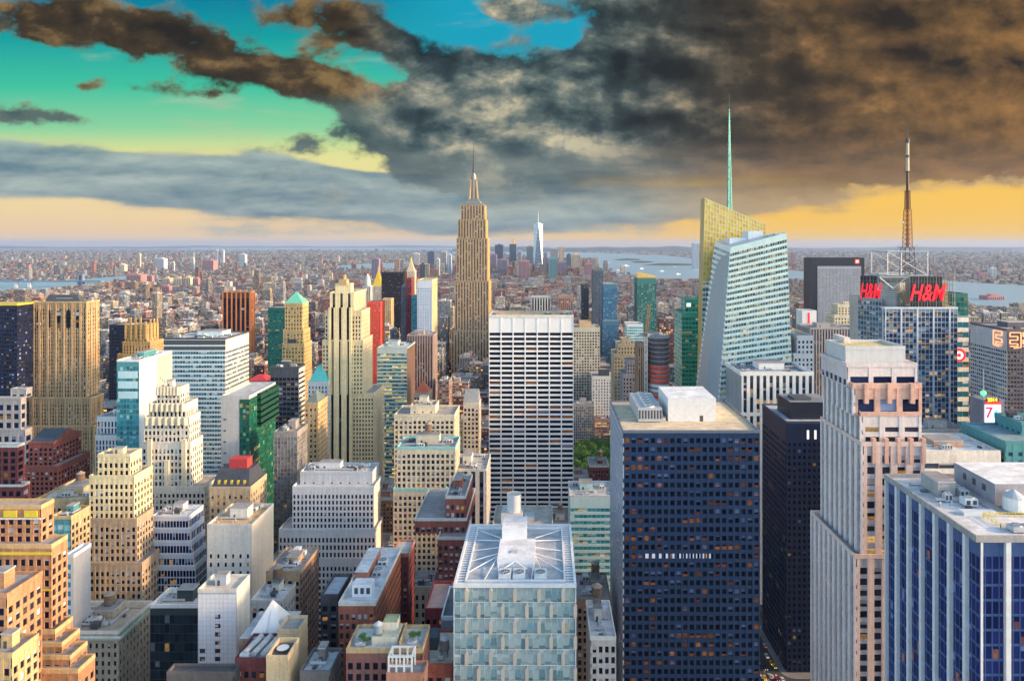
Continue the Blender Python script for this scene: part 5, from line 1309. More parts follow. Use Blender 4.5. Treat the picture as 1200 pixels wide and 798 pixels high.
st = ST(stone((.10, .09, .11), .2, .5), pane((.02, .02, .03), .10, .12, (.3, .28, .3), (1, .4, .1)), 2.2, 2.9, .7, .5, .25, .2, n=60, top=13, side=ST(GREY, pane((.03, .03, .05), .10, .3, (.3, .3, .35)), 2.4, 2.9, .8, .5, .2, .3, top=13, n=40, mode='band'))
rvx, inf = tower('dark_tower', 'dark office tower carrying glowing orange outline glyph signs at the right edge', 470, [(1180, 1290, 388, 40, 0)], st, vis=495, clut=True, tank=False)
x0, x1, y0, y1, z0, z1, pd = inf[0]
NEON = lamp((1.0, .36, .16), .85)
def glyph(xa_, Y, w, zb_, h, side=False):
    q = MB(); t = h * .038
    segs = [((0, 1), (1, 1)), ((1, 1), (1, .05)), ((1, .05), (.35, .0)), ((0, 1), (0, .75)), ((0, .75), (.7, .75)), ((.7, .75), (.7, .52)), ((.7, .52), (0, .52)), ((0, .52), (0, .28)), ((0, .28), (.7, .28)), ((.7, .28), (.7, .12)), ((.7, .12), (0, .12))]
    for (a, b), (c, d) in segs:
        P_ = (xa_, Y + a * w, zb_ + b * h) if side else (xa_ + a * w, Y, zb_ + b * h); Q_ = (xa_, Y + c * w, zb_ + d * h) if side else (xa_ + c * w, Y, zb_ + d * h)
        q.bar(P_, Q_, t, NEON, 4)
    q.build('neon_glyph', rvx, rvx.location)
glyph(x0 + 1.5, y0 - .8, 7.5, z1 - 11.5, 10.5); glyph(x0 + 10.5, y0 - .8, 7.5, z1 - 11.5, 10.5); glyph(x0 + 19.5, y0 - .8, 7.5, z1 - 11.5, 10.5)
glyph(x0 - .8, y0 + 4, 9, z1 - 11.5, 10.5, True)
# lit signs at the square
yS = 455
rsg = empty('billboard_tower', (XP(1163, yS), yS, 0), 'slim block with bright numeral billboard, year sign and green lit ball pole', 'billboard')
o = rsg.location
mb = MB(); mb.box(XP(1152, yS), XP(1177, yS), yS, yS + 14, 0, ZP(469, yS), stone((.2, .2, .24), .2)); mb.build('wall', rsg, o)
mb = MB(); mb.box(XP(1154, yS), XP(1172, yS), yS - .8, yS - .01, ZP(495, yS), ZP(474, yS), lamp((.9, .82, .95), .9)); sc_ = mb.build('screen', rsg, o)
def word(body, px, py, Y, h, mat, parent, sx=1.0):
    cu = bpy.data.curves.new('lettering', 'FONT'); cu.body = body; cu.extrude = .12; cu.align_x = 'CENTER'; cu.align_y = 'CENTER'; cu.offset = .02; cu.materials.append(mat)
    t = text_mesh(cu); t.parent = parent
    t.matrix_local = Matrix.Translation((XP(px, Y) - o.x, Y - o.y, ZP(py, Y))) @ Matrix.Rotation(R(90), 4, 'X') @ Matrix.Diagonal((h * sx, h, 1, 1))
word('7', 1159, 484, yS - 1.0, 10, lamp((1.0, .01, .05), .8), sc_); word('6', 1167.5, 486, yS - 1.0, 8, lamp((.0, .7, .9), .8), sc_)
mb = MB(); mb.box(XP(1154, yS), XP(1172, yS), yS - .8, yS - .01, ZP(473.6, yS), ZP(471.2, yS), lamp((1, .02, .02), .7)); mb.build('red_band', rsg, o)
mb = MB(); mb.box(XP(1156, yS), XP(1170, yS), yS - .4, yS - .01, ZP(471, yS), ZP(466.5, yS), BLK); ys_ = mb.build('year_sign', rsg, o); word('2014', 1163, 468.7, yS - .6, 3.2, lamp((1, .62, .02), 1.2), ys_, 1.0)
mb = MB(); mb.bar((XP(1158, yS), yS + 5, ZP(469, yS)), (XP(1158, yS), yS + 5, ZP(434, yS)), .45, FRM, 6, .2); mb.build('flag_pole', rsg, o)
bm_ = MB()
for k in range(6):
    a0, a1 = -math.pi / 2 + math.pi * k / 6, -math.pi / 2 + math.pi * (k + 1) / 6
    bm_.cyl(XP(1158, yS), yS + 5, ZP(462.5, yS) + 1.8 * math.sin(a0), ZP(462.5, yS) + 1.8 * math.sin(a1), max(.02, 1.8 * math.cos(a0)), max(.02, 1.8 * math.cos(a1)), lamp((.1, 1.0, .25), 1.0), 12, cap=False)
bm_.build('light_ball', rsg, o)
reg(XP(1152, yS), XP(1177, yS), yS, yS + 14, ZP(469, yS), 500, 'the numeral billboard', 'billboard_tower')
rys = empty('billboard', (XP(1141, 440), 440, 0), 'tilted yellow screen edged in magenta beside the numeral billboard', 'billboard'); o = rys.location
mb = MB(); q4 = [pt(1133, 495, 440), pt(1146, 499, 440), pt(1149, 511, 440), pt(1138, 510, 440)]; mb.hexa([(a, b - .4, c) for a, b, c in q4[::-1]], [(a, b + .4, c) for a, b, c in q4[::-1]], lamp((1.0, .62, .02), 1.1)); mb.build('screen', rys, o)
mb = MB()
for k in range(4): mb.bar(q4[k], q4[(k + 1) % 4], .5, lamp((1.0, .05, .5), .9), 4)
mb.build('light_border', rys, o)
mb = MB(); mb.box(XP(1136, 441), XP(1150, 441), 441, 452, 0, ZP(508, 441), stone((.25, .24, .27), .2)); mb.build('wall', rys, o)
tower('office_block', 'low grey lit fronted block below the red script tower', 480, [(1079, 1134, 505, 20, 0)], ST(GREY, P_ORNG, 4, 4, .7, .5, .3, n=40, top=2), 'building', vis=516, clut=True, tank=False)

# ================================================================ right of the white grid slab
st = ST(stone((.58, .54, .42), .15), P_STD, 3.6, 3.8, .60, .60, .5, .4, n=60, top=4)
tower('gridded_tower', 'beige gridded tower with small tan penthouse right of the white grid slab', 930, [(679, 693, 378, 20, 10, plain(TAN)), (672, 703, 385, 40, 0)], st, vis=460, clut=False)
tower('stone_tower', 'small white tower with dark cornice cap above the park trees', 900, [(702, 714, 434, 14, 6, plain(SLATE)), (694, 723, 442, 28, 0)], ST(stone((.66, .66, .64), .12), P_STD, 3.4, 3.8, .4, .6, .4, n=60), vis=490, clut=False)
tower('stone_building', 'grey building facing the park below the small white tower', 885, [(672, 696, 474, 24, 0)], brickW(stone((.35, .36, .36), .2), P_WARM, n=40), 'building', vis=515, tank=False)
tower('stone_building', 'pinkish building facing the park below the small white tower', 890, [(697, 716, 492, 20, 0)], brickW(stone((.42, .26, .24), .2), P_ORNG, n=40), 'building', vis=517, tank=False)
tower('glass_tower', 'blue glass tower with pale cap between dark slim slabs beyond the park', 1200, [(707, 723, 333, 30, 3), (706, 725, 376, 34, 0)], ST(metal((.08, .20, .30), .4, .3), pane((.02, .08, .16), .05, .3, (.3, .5, .62)), 3, 3.8, .85, .6, .2, n=40, top=8, cap=BLUEGR), vis=400, clut=False)
tower('dark_tower', 'dark grey blue slim tower left of the blue glass tower', 1400, [(695, 707, 317, 30, 0)], ST(stone((.12, .16, .20), .2, .4), P_NAVY, 3, 3.8, .7, .5, .2, n=20), vis=375, clut=False)
tower('dark_tower', 'black slim tower beyond the beige gridded tower', 1250, [(682, 690, 334, 30, 0)], ST(stone((.05, .05, .06), .2, .4), P_DARK, 3, 3.8, .6, .5, .2, n=20), vis=376, clut=False)
tower('striped_office', 'grey black striped block behind the roof of the white grid slab', 1000, [(623, 645, 349, 30, 0)], ST(stone((.5, .5, .48), .15), P_DARK, 4, 3.8, .55, .97, .6, .1, mode='strip', span=SLATE, top=4, n=30), 'building', vis=367, clut=False)
tower('brick_tower', 'brown brick block behind the right roof end of the white grid slab', 1020, [(655, 671, 348, 24, 0)], brickW(stone((.32, .2, .16), .2), n=20), vis=368, clut=False)
st = ST(metal((.06, .22, .20), .4, .3), pane((.008, .05, .05), .05, .4, (.45, .5, .4)), 3.4, 3.8, .7, .6, .3, n=60, top=10, cap=GOLDEN)
rgy, inf = tower('glass_tower', 'dark green glass tower with a curved yellow crown screen', 1200, [(747, 769, 326, 40, 0)], st, vis=390, clut=False)
x0, x1, y0, y1, z0, z1, pd = inf[0]
mb = MB()
for k in range(8):
    a, b = x0 + (x1 - x0) * k / 8, x0 + (x1 - x0) * (k + 1) / 8; hh = 11 - k * 1.1
    mb.box(a, b - .01, y0 - .3, y0 + 1, z1 + .4, z1 + hh, stone((.72, .50, .12), .15))
mb.build('crown_screen', rgy, rgy.location)
tower('glass_block', 'pale turquoise glass block beside the crane top', 960, [(735, 754, 381, 30, 0)], ST(stone((.5, .66, .68), .1), P_TEAL, 3, 3.8, .94, .55, .1, .3, mode='band', n=30, cap=WMET), 'building', vis=400, clut=False)
tower('stone_tower', 'tan stepped tower left of the crane', 700, [(729, 739, 398, 12, 8), (724, 745, 404, 22, 4), (720, 748, 416, 32, 0)], ST(stone((.56, .46, .30), .2), P_STD, 3, 3.7, .42, .55, .4, n=60), vis=465, clut=False)
tower('stone_building', 'blue grey stepped building in front of the tan stepped tower', 640, [(735, 747, 424, 16, 5), (730, 748, 440, 24, 0)], ST(stone((.34, .36, .40), .2), P_STD, 2.6, 3.6, .45, .55, .3, n=60), 'building', vis=470, clut=False)
tower('brick_tower', 'narrow brown tower with two pale ribs directly left of the crane mast', 600, [(748, 756, 405, 20, 0)], ST(stone((.42, .26, .16), .2), P_DARK, 2, 3.7, .4, .97, .4, .1, mode='strip', span=stone((.3, .18, .12)), n=20), vis=460, clut=False)
# building under construction, wrapped in red netting
yC = 600
ruc = empty('unfinished_tower', (XP(771, yC), yC, 0), 'rounded unfinished tower wrapped in red and white netting bands', 'tower'); o = ruc.location
xc_, rr_ = XP(771.5, yC + 10), (XP(784, yC) - XP(759, yC)) / 2
REDN = stone((.80, .10, .06), .2, .7); WHN = stone((.75, .72, .72), .15, .7); DKN = stone((.12, .10, .11), .3)
zt_ = ZP(396, yC); fl = 0
for k in range(38):
    q = MB(); z_ = zt_ - (k + 1) * 4.0
    mt = DKN if k < 6 else (WHN if k in (10, 11, 15, 20) else REDN)
    q.cyl(xc_, yC + 10, z_ + .9, z_ + 3.4, rr_ * (1 - .01 * (k < 6)), rr_, mt, 20, sy=1.2); q.cyl(xc_, yC + 10, z_ + 3.4, z_ + 4.0, rr_ * 1.02, rr_ * 1.02, CONC, 20, sy=1.2); q.cyl(xc_, yC + 10, z_, z_ + .9, rr_ * .94, rr_ * .94, DKN, 20, sy=1.2)
    q.build('netting_floor' if k >= 6 else 'open_floor', ruc, o)
mb = MB()
for k in range(9): a = k * .7; mb.bar((xc_ + rr_ * .8 * math.cos(a), yC + 10 + rr_ * math.sin(a), zt_), (xc_ + rr_ * .8 * math.cos(a), yC + 10 + rr_ * math.sin(a), zt_ + 3), .25, STEEL, 4)
mb.cyl(xc_ - 2, yC + 10, zt_ - 1, zt_ + 4, 3, 3, CONC, 8); mb.build('rebar_column', ruc, o)
reg(XP(759, yC), XP(784, yC), yC, yC + 22, zt_, 462, 'the red netted unfinished tower', 'unfinished_tower')
yK = 585
rcr = empty('tower_crane', (XP(757, yK), yK, 0), 'white masted crane with steep orange jib beside the red netted tower', 'crane'); o = rcr.location
kx = XP(757, yK)
CRW = metal((.74, .78, .80), .5, .1); CRO = metal((.85, .30, .03), .5, .1)
def truss(root, name, p, q, w, n, mat, r=.16):
    mb = MB(); p, q = Vector(p), Vector(q); d = (q - p).normalized(); a = Vector((0, 1, 0)); b = d.cross(a).normalized()
    cs = [a * w + b * w, a * w - b * w, -a * w - b * w, -a * w + b * w]
    for c in cs: mb.bar(p + c, q + c, r, mat, 4)
    for k in range(n):
        s, e = p.lerp(q, k / n), p.lerp(q, (k + 1) / n)
        for i in range(4): mb.bar(s + cs[i], e + cs[(i + 1) % 4], r * .7, mat, 4)
    return mb.build(name, root, o)
truss(rcr, 'mast', (kx, yK, 0), (kx, yK, ZP(394, yK)), 1.1, 40, CRW)
mb = MB(); mb.box(kx - 2.5, kx + 3, yK - 2, yK + 2, ZP(394, yK), ZP(391, yK), STEEL); mb.box(kx + 1, kx + 2.8, yK - 2.6, yK - 2.02, ZP(394, yK), ZP(390.5, yK), WHITE_UNIT); mb.box(kx - 5.5, kx - 2.5, yK - 1.5, yK + 1.5, ZP(394.5, yK), ZP(391.5, yK), CONC); mb.build('slewing_platform', rcr, o)
truss(rcr, 'jib', (kx + .5, yK, ZP(391, yK)), (XP(761, yK), yK, ZP(357, yK)), .8, 12, CRO)
mb = MB(); mb.bar((kx - 2, yK, ZP(391, yK)), (kx - 2.5, yK, ZP(380, yK)), .2, CRO, 4); mb.bar((kx - 2.5, yK, ZP(380, yK)), (XP(760.5, yK), yK, ZP(360, yK)), .08, STEEL, 4); mb.build('tie_rope', rcr, o)

st = ST(metal((.03, .26, .20), .35, .3), P_GREEN, 3, 4, .88, .62, .18, .14, n=100, top=2.5, roofc=(.16, .24, .22), side=ST(metal((.16, .42, .38), .35, .3), pane((.03, .20, .18), .02, .4, (.4, .62, .56), rough=.08), 2.6, 4, .84, .72, .16, .14, top=2.5, n=60))
rgb, inf = tower('glass_tower', 'emerald green glass tower left of the faceted gold crowned glass', 640, [(803, 826, 352, 20, 14), (799, 827, 368, 36, 0)], st, vis=460, clut=False)
x0, x1, y0, y1, z0, z1, pd = inf[0]
q = MB(); q.box(x0 + 1.2, x0 + 5.2, y0 - .5, y0 - .3, z1 - 6.0, z1 - 2.6, lamp((.8, .95, .9), .5)); q.build('crown_logo', rgb, rgb.location)

# ================================================================ low roofs near the bottom
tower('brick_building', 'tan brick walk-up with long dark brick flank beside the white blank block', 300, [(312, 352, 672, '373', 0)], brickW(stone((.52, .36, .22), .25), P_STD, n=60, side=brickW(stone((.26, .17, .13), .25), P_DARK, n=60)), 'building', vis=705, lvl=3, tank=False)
rar, inf = tower('arched_building', 'pale ornate fronted building with round arches behind the white glass pyramid', 285, [(294, 330, 706, 18, 0)], ST(PALE, P_STD, 3.2, 4.2, .5, .6, .5, .4, top=3, n=40, roofc=(.62, .62, .6)), 'building', vis=745, lvl=3, tank=True)
x0, x1, y0, y1, z0, z1, pd = inf[0]
for k in range(4):
    q = MB(); xx = x0 + 1.6 + k * 3.0; q.face([(xx + 1.2 * math.cos(a), y0 - .6, z1 - 3.2 + 1.4 * math.sin(a)) for a in [math.pi * i / 8 for i in range(9)]], P_DARK, [(.5 + .1 * i, .5) for i in range(9)]); q.build('arched_window', rar, rar.location)
rpy = empty('pyramid_skylight', (XP(313, 247), 247, 0), 'white pyramid roof rising from a low building in the lower left', 'building'); o = rpy.location
x0, x1 = XP(293, 240), XP(331, 240); zb_ = ZP(744, 240)
mb = MB(); mb.box(x0 - 3, x1 + 1, 238, 256, 0, zb_ - .1, BROWNSTONE, roof_mat((.45, .45, .46))); mb.build('wall', rpy, o)
WPY = stone((.74, .74, .74), .08, .5)
mb = MB(); mb.pyramid(x0, x1, 240, 251.5, zb_, ZP(702, 246), WPY); mb.build('pyramid_roof', rpy, o)
mb = MB(); mb.hexa([((x0 + x1) / 2 - .5, 239.9, zb_), ((x0 + x1) / 2 + .5, 239.9, zb_), ((x0 + x1) / 2 + .05, 245.6, ZP(703, 246)), ((x0 + x1) / 2 - .05, 245.6, ZP(703, 246))][::1], [((x0 + x1) / 2 - .5, 240.4, zb_), ((x0 + x1) / 2 + .5, 240.4, zb_), ((x0 + x1) / 2 + .05, 246, ZP(703, 246)), ((x0 + x1) / 2 - .05, 246, ZP(703, 246))], GALV); mb.build('ridge_strip', rpy, o)
reg(x0 - 3, x1 + 1, 238, 256, ZP(702, 246), 770, 'the white pyramid roof', 'pyramid_skylight')
rtb, inf = tower('brick_building', 'low brown building roofed with silver tube ducts left of the tan stair tower', 226, [(276, 320, 775, 14, 0)], brickW(MAROON, n=30, roofc=(.5, .52, .55)), 'building', vis=798, lvl=0, clut=False)
x0, x1, y0, y1, z0, z1, pd = inf[0]
for k in range(3):
    q = MB(); q.bar((x0 + 2 + k * 3.2, y0 + 1.5, z1 + 1.6), (x0 + 3.6 + k * 3.2, y1 - 2, z1 + 1.6), 1.0, GALV, 10); q.build('duct', rtb, rtb.location)
air_unit(rtb, x0 + 1, x0 + 4, y0 + .6, y0 + 2, z1 + .36, 1.6, WHITE_UNIT, 0)
rts, inf = tower('stair_tower', 'tan blank stair tower with a white dish on its sunken roof', 215, [(312, 337, 775, 10, 0)], ST(stone((.60, .46, .28), .2), P_STD, mode='none', roofc=(.12, .12, .13), par=1.6), 'building', vis=798, clut=False)
x0, x1, y0, y1, z0, z1, pd = inf[0]
q = MB(); q.cyl((x0 + x1) / 2, y0 + 5, z1 + 1.0, z1 + 1.5, .5, 1.9, WHITE_UNIT, 18); q.cyl((x0 + x1) / 2, y0 + 5, z1 + .36, z1 + 1.0, .3, .3, STEEL, 6); q.build('dish_antenna', rts, rts.location)
tower('stair_tower', 'tall tan blank chimney slab behind the stair tower with the dish', 235, [(325, 350, 742, 9, 0)], ST(stone((.58, .45, .28), .2), P_STD, mode='none'), 'building', vis=798, lvl=1, tank=True)
tower('brick_building', 'near black narrow building beside the long red brick block', 262, [(376, 396, 700, '410', 0)], brickW(stone((.09, .09, .10), .3), P_DARK, n=60, roofc=(.5, .52, .56)), 'building', vis=798, lvl=2, tank=False)
rlb, inf = tower('brick_building', 'long red brick block with white penthouse and stepped pale roof in the lower centre', 248, [(397, 439, 709, 44, 0)], brickW(stone((.40, .13, .08), .25), pane((.03, .03, .03), .06, .45, (.7, .7, .7)), pw=2.3, n=100, roofc=(.62, .64, .66), cap=PALE, side=brickW(stone((.40, .14, .08), .25), P_DARK, pw=2.3, n=60)), 'building', vis=798, lvl=2, clut=False)
x0, x1, y0, y1, z0, z1, pd = inf[0]; zr = z1 + .36
mb = MB(); mb.box(x0 + 3.4, x1 - 2.4, y0 + 5, y0 + 10, zr, zr + 4.6, stone((.80, .80, .82), .08), roof_mat((.8, .82, .84))); mb.build('penthouse', rlb, rlb.location)
for k in range(3):
    q = MB(); q.box(x0 + 4.2 + k * 2.2, x0 + 5.5 + k * 2.2, y0 + 4.9, y0 + 4.99, zr + 1.2, zr + 3.4, SLATE); q.build('window', rlb, rlb.location)
mb = MB(); mb.box(x0 + 1, x0 + 6, y0 + 17, y1 - 6, zr, zr + 3.4, stone((.42, .18, .12), .2), roof_mat((.66, .66, .66))); mb.build('penthouse', rlb, rlb.location)
air_unit(rlb, x0 + 7, x0 + 10.5, y0 + 20, y0 + 26, zr, 1.8, GALV, 1); air_unit(rlb, x0 + 7, x0 + 10.5, y0 + 29, y0 + 33, zr, 1.8, WHITE_UNIT, 1)
q = MB(); q.box(x0 + 6.4, x0 + 11, y0 + 13, y0 + 13.8, zr + .4, zr + 1.2, GALV); q.build('duct', rlb, rlb.location)
tower('brick_building', 'slim maroon brick building with planted roof right of the long red brick block', 292, [(459, 478, 652, 14, 0)], brickW(MAROON, P_WARM, n=60, roofc=(.56, .54, .48), cap=stone((.42, .2, .15))), 'building', vis=725, lvl=1, tank=False)
tower('arched_building', 'small tan fronted building between the slim maroon building and red brick block', 330, [(478, 514, 690, 16, 0)], ST(stone((.50, .42, .30), .2), P_WARM, 3.0, 4, .45, .6, .4, n=40), 'building', vis=716, lvl=2, tank=False)
rfb, inf = tower('brick_building', 'low maroon brick building with roof garden and water tank at the bottom', 212, [(406, 494, 764, 13, 0)], brickW(stone((.26, .11, .09), .25), P_DARK, n=60, roofc=(.60, .60, .58), cap=TAN), 'building', vis=798, clut=False)
x0, x1, y0, y1, z0, z1, pd = inf[0]; zr = z1 + .36
mb = MB(); mb.box(x0 + 7, x0 + 15, y0 + 3, y0 + 11, zr, zr + 2.6, stone((.66, .60, .48), .15), roof_mat((.5, .52, .40))); mb.box(x0 + 9.5, x0 + 14, y0 + 7, y0 + 12, zr + 2.61, zr + 5, stone((.66, .6, .5), .15), roof_mat((.3, .34, .2))); mb.build('penthouse', rfb, rfb.location)
water_tank(rfb, x0 + 8.6, y0 + 5.0, zr + 2.6, 1.4, 2.6, .4, mat=metal((.30, .36, .42), .5, .3))
mb = MB(); mb.box(x0 + 16.5, x1 - 1, y0 + 1, y0 + 1.5, zr, zr + 1.2, TAN); mb.box(x0 + 15.8, x0 + 16.3, y0 + 1, y1 - 1, zr, zr + 2.2, TAN); mb.build('parapet_wall', rfb, rfb.location)
air_unit(rfb, x0 + 2, x0 + 5, y0 + 2, y0 + 4, zr, 1.2, GALV, 1); air_unit(rfb, x1 - 5, x1 - 2, y0 + 2.5, y0 + 4.5, zr, 1.0, WHITE_UNIT, 1)
rwf, inf = tower('brick_building', 'low terracotta building topped by an open white frame at the bottom edge', 204, [(453, 496, 793, 6, 0)], brickW(stone((.50, .22, .14), .2), n=30), 'building', vis=798, clut=False)
x0, x1, y0, y1, z0, z1, pd = inf[0]
mb = MB()
fx0, fx1 = XP(456, 205), XP(483, 205)
for xx in np.linspace(fx0, fx1, 4):
    for yy in (204.5, 209.5): mb.box(xx - .25, xx + .25, yy - .25, yy + .25, z1 + .36, z1 + 5.6, WHITE)
for yy in (204.5, 209.5):
    for zz_ in (2.8, 5.5): mb.box(fx0 - .25, fx1 + .25, yy - .24, yy + .24, z1 + zz_, z1 + zz_ + .5, WHITE)
for xx in (fx0, fx1): mb.box(xx - .24, xx + .24, 204.5, 209.5, z1 + 5.51, z1 + 5.99, WHITE)
mb.build('pergola_frame', rwf, rwf.location)
rlt, inf = tower('brick_building', 'low cream roofed building with conical water tank left of the faceted glass block', 222, [(489, 530, 782, 20, 0)], brickW(REDBRICK, n=30, roofc=(.66, .58, .46)), 'building', vis=798, clut=False)
x0, x1, y0, y1, z0, z1, pd = inf[0]
water_tank(rlt, XP(521, 228), 228, z1 + .36, 1.5, 3.2, 2.4, mat=metal((.22, .20, .2), .6, .1))
mb = MB(); mb.box(x0 + 1.5, x0 + 5, y0 + 9, y0 + 15, z1 + .36, z1 + 4.5, SLATE); mb.build('penthouse', rlt, rlt.location)
air_unit(rlt, x0 + 6, x0 + 8, y0 + 3, y0 + 4.5, z1 + .36, 1.2, GALV, 1)
tower('grey_building', 'slim bluish grey building with white roof units against the faceted glass block', 250, [(517, 534, 726, 22, 0)], ST(BLUEGR, P_NAVY, 3, 3.6, .4, .5, .2, n=20, roofc=(.16, .17, .19), cap=WMET), 'building', vis=780, lvl=3, tank=False)
tower('brick_building', 'maroon building with salmon roof terrace behind the slim bluish grey building', 275, [(498, 521, 716, 22, 0)], brickW(stone((.36, .06, .07), .2), P_DARK, n=30, roofc=(.58, .40, .34)), 'building', vis=745, lvl=2, tank=True)
tower('brick_building', 'low dark building with white framed roof light at the bottom, right of the stair tower', 216, [(352, 386, 790, 12, 0)], brickW(stone((.16, .15, .15), .2), P_DARK, n=20, roofc=(.5, .56, .58)), 'building', vis=798, lvl=2, tank=False)
tower('brick_building', 'low dark roofed building at the bottom edge left of the tube ducts', 222, [(196, 274, 791, 4, 0)], brickW(stone((.12, .11, .11), .2), P_DARK, n=20, roofc=(.10, .10, .11)), 'building', vis=798, lvl=2, tank=True)
tower('white_building', 'narrow white building with blank flank left of the tan brick tower', 285, [(77, 86, 653, '106', 0)], ST(stone((.62, .64, .68), .1), P_TEAL, 3, 3.7, .45, .6, .3, n=30, side=ST(stone((.30, .32, .36), .1), P_STD, mode='none'), roofc=(.7, .7, .7)), 'building', vis=706, lvl=1, tank=False)
tower('stone_building', 'tan building with teal glass front behind the orange terraced tower', 310, [(60, 83, 608, '105', 0)], ST(TEALM, P_SKY, 3, 3.7, .85, .7, .2, n=40, cap=TAN, roofc=(.5, .4, .28), side=brickW(TAN, n=40)), 'building', vis=640, lvl=2, tank=False)
tower('stone_building', 'tan low roofed building with roof sheds behind the orange terraced tower', 345, [(40, 100, 588, 30, 0)], brickW(TAN, n=40, roofc=(.58, .46, .30)), 'building', vis=610, lvl=3, tank=True)
tower('white_building', 'small white block with blue dark stripes below the teal glass tower', 500, [(114, 138, 490, 20, 8), (112, 139, 512, 24, 0)], ST(WHITE, P_NAVY, 2.4, 4, .5, .8, .4, n=40), 'building', vis=530, lvl=1, tank=False)
tower('cornered_building', 'narrow white corniced building right of the faceted glass block', 258, [(693, 722, 749, 26, 0)], ST(stone((.62, .58, .56), .15), P_STD, 2.6, 4.0, .58, .60, .4, n=60, top=1.6, cap=WHITE, roofc=(.66, .66, .66)), 'building', vis=798, lvl=2, tank=True)
tower('brick_building', 'low brown building with two roof tanks behind the narrow white corniced building', 320, [(676, 716, 705, 26, 0)], brickW(BROWNSTONE, n=40, roofc=(.4, .36, .34)), 'building', vis=745, lvl=3, tank=True)

# ================================================================ far landmarks
def gpt(px, py):
    Y = EYE * F / (py - CY)
    return ((px - CX) / F * Y, Y)
yW = 5600.0
rwt = empty('tapered_skyscraper', (XP(630.5, yW), yW, 0), 'tapered pale glass skyscraper with spire in the distant downtown cluster', 'skyscraper'); o = rwt.location
a, b, zt_ = XP(625.5, yW), XP(636, yW), ZP(262, yW); mx = (a + b) / 2; hw = (b - a) / 2
base = [(a, yW, 50), (b, yW, 50), (b, yW + 2 * hw, 50), (a, yW + 2 * hw, 50)]
top = [(mx, yW, zt_), (b, yW + hw, zt_), (mx, yW + 2 * hw, zt_), (a, yW + hw, zt_)]
GLW = pane((.35, .42, .46), .0, .5, (.62, .64, .62), rough=.15, spec=.8); GLD = pane((.05, .09, .14), .0, .2, (.2, .26, .34), rough=.15, spec=.8)
mb = MB(); mb.box(a, b, yW, yW + 2 * hw, 0, 50, GREY)
for k in range(4):
    j = (k + 1) % 4
    mb.face([base[k], base[j], top[k]], GLD, [(0, 0), (8, 0), (4, 60)]); mb.face([top[k], base[j], top[j]], GLW, [(0, 60), (4, 0), (8, 60)])
mb.face(top, GALV); mb.build('wall', rwt, o)
mb = MB(); mb.cyl(mx, yW + hw, zt_, zt_ + 7, hw * .5, hw * .5, WHITE_UNIT, 12); mb.cyl(mx, yW + hw, zt_ + 7, ZP(248, yW), 2.4, .8, WHITE_UNIT, 6); mb.build('spire', rwt, o)
reg(a, b, yW, yW + 2 * hw, zt_, 300, 'the tapered pale skyscraper', 'tapered_skyscraper')

RPINK = stone((.40, .20, .20), .2); RPUR = stone((.26, .20, .28), .2); LBL = stone((.50, .56, .62), .15); DBL = stone((.08, .12, .20), .2); SND = stone((.60, .48, .34), .2); PALEB = stone((.62, .62, .60), .15); AMB_SUN = stone((.80, .46, .14), .2)  # last one: low sunlight on a far tower's cap painted as amber
def far(px0, px1, top, Y, mat, label, vis, D=None, cap=None, capmat=None, name='distant_tower'):
    x0, x1, z = XP(px0, Y), XP(px1, Y), ZP(top, Y)
    r = empty(name, ((x0 + x1) / 2, Y, 0), label, 'tower'); D = D or (x1 - x0) * .9
    m = MB(); m.box(x0, x1, Y, Y + D, 0, z, mat)
    n = max(3, int((x1 - x0) / 9))
    for k in range(n): m.box(x0 + (x1 - x0) * (k + .35) / n, x0 + (x1 - x0) * (k + .75) / n, Y - .5, Y, 0, z - 6, SLATE)
    m.build('wall', r, r.location)
    m = MB(); w = (x1 - x0) * .3; m.box(x0 + w, x1 - w, Y + D * .2, Y + D * .7, z, z + (cap or 7), capmat or mat); m.build('penthouse', r, r.location)
    reg(x0, x1, Y, Y + D, z, vis, label, name)
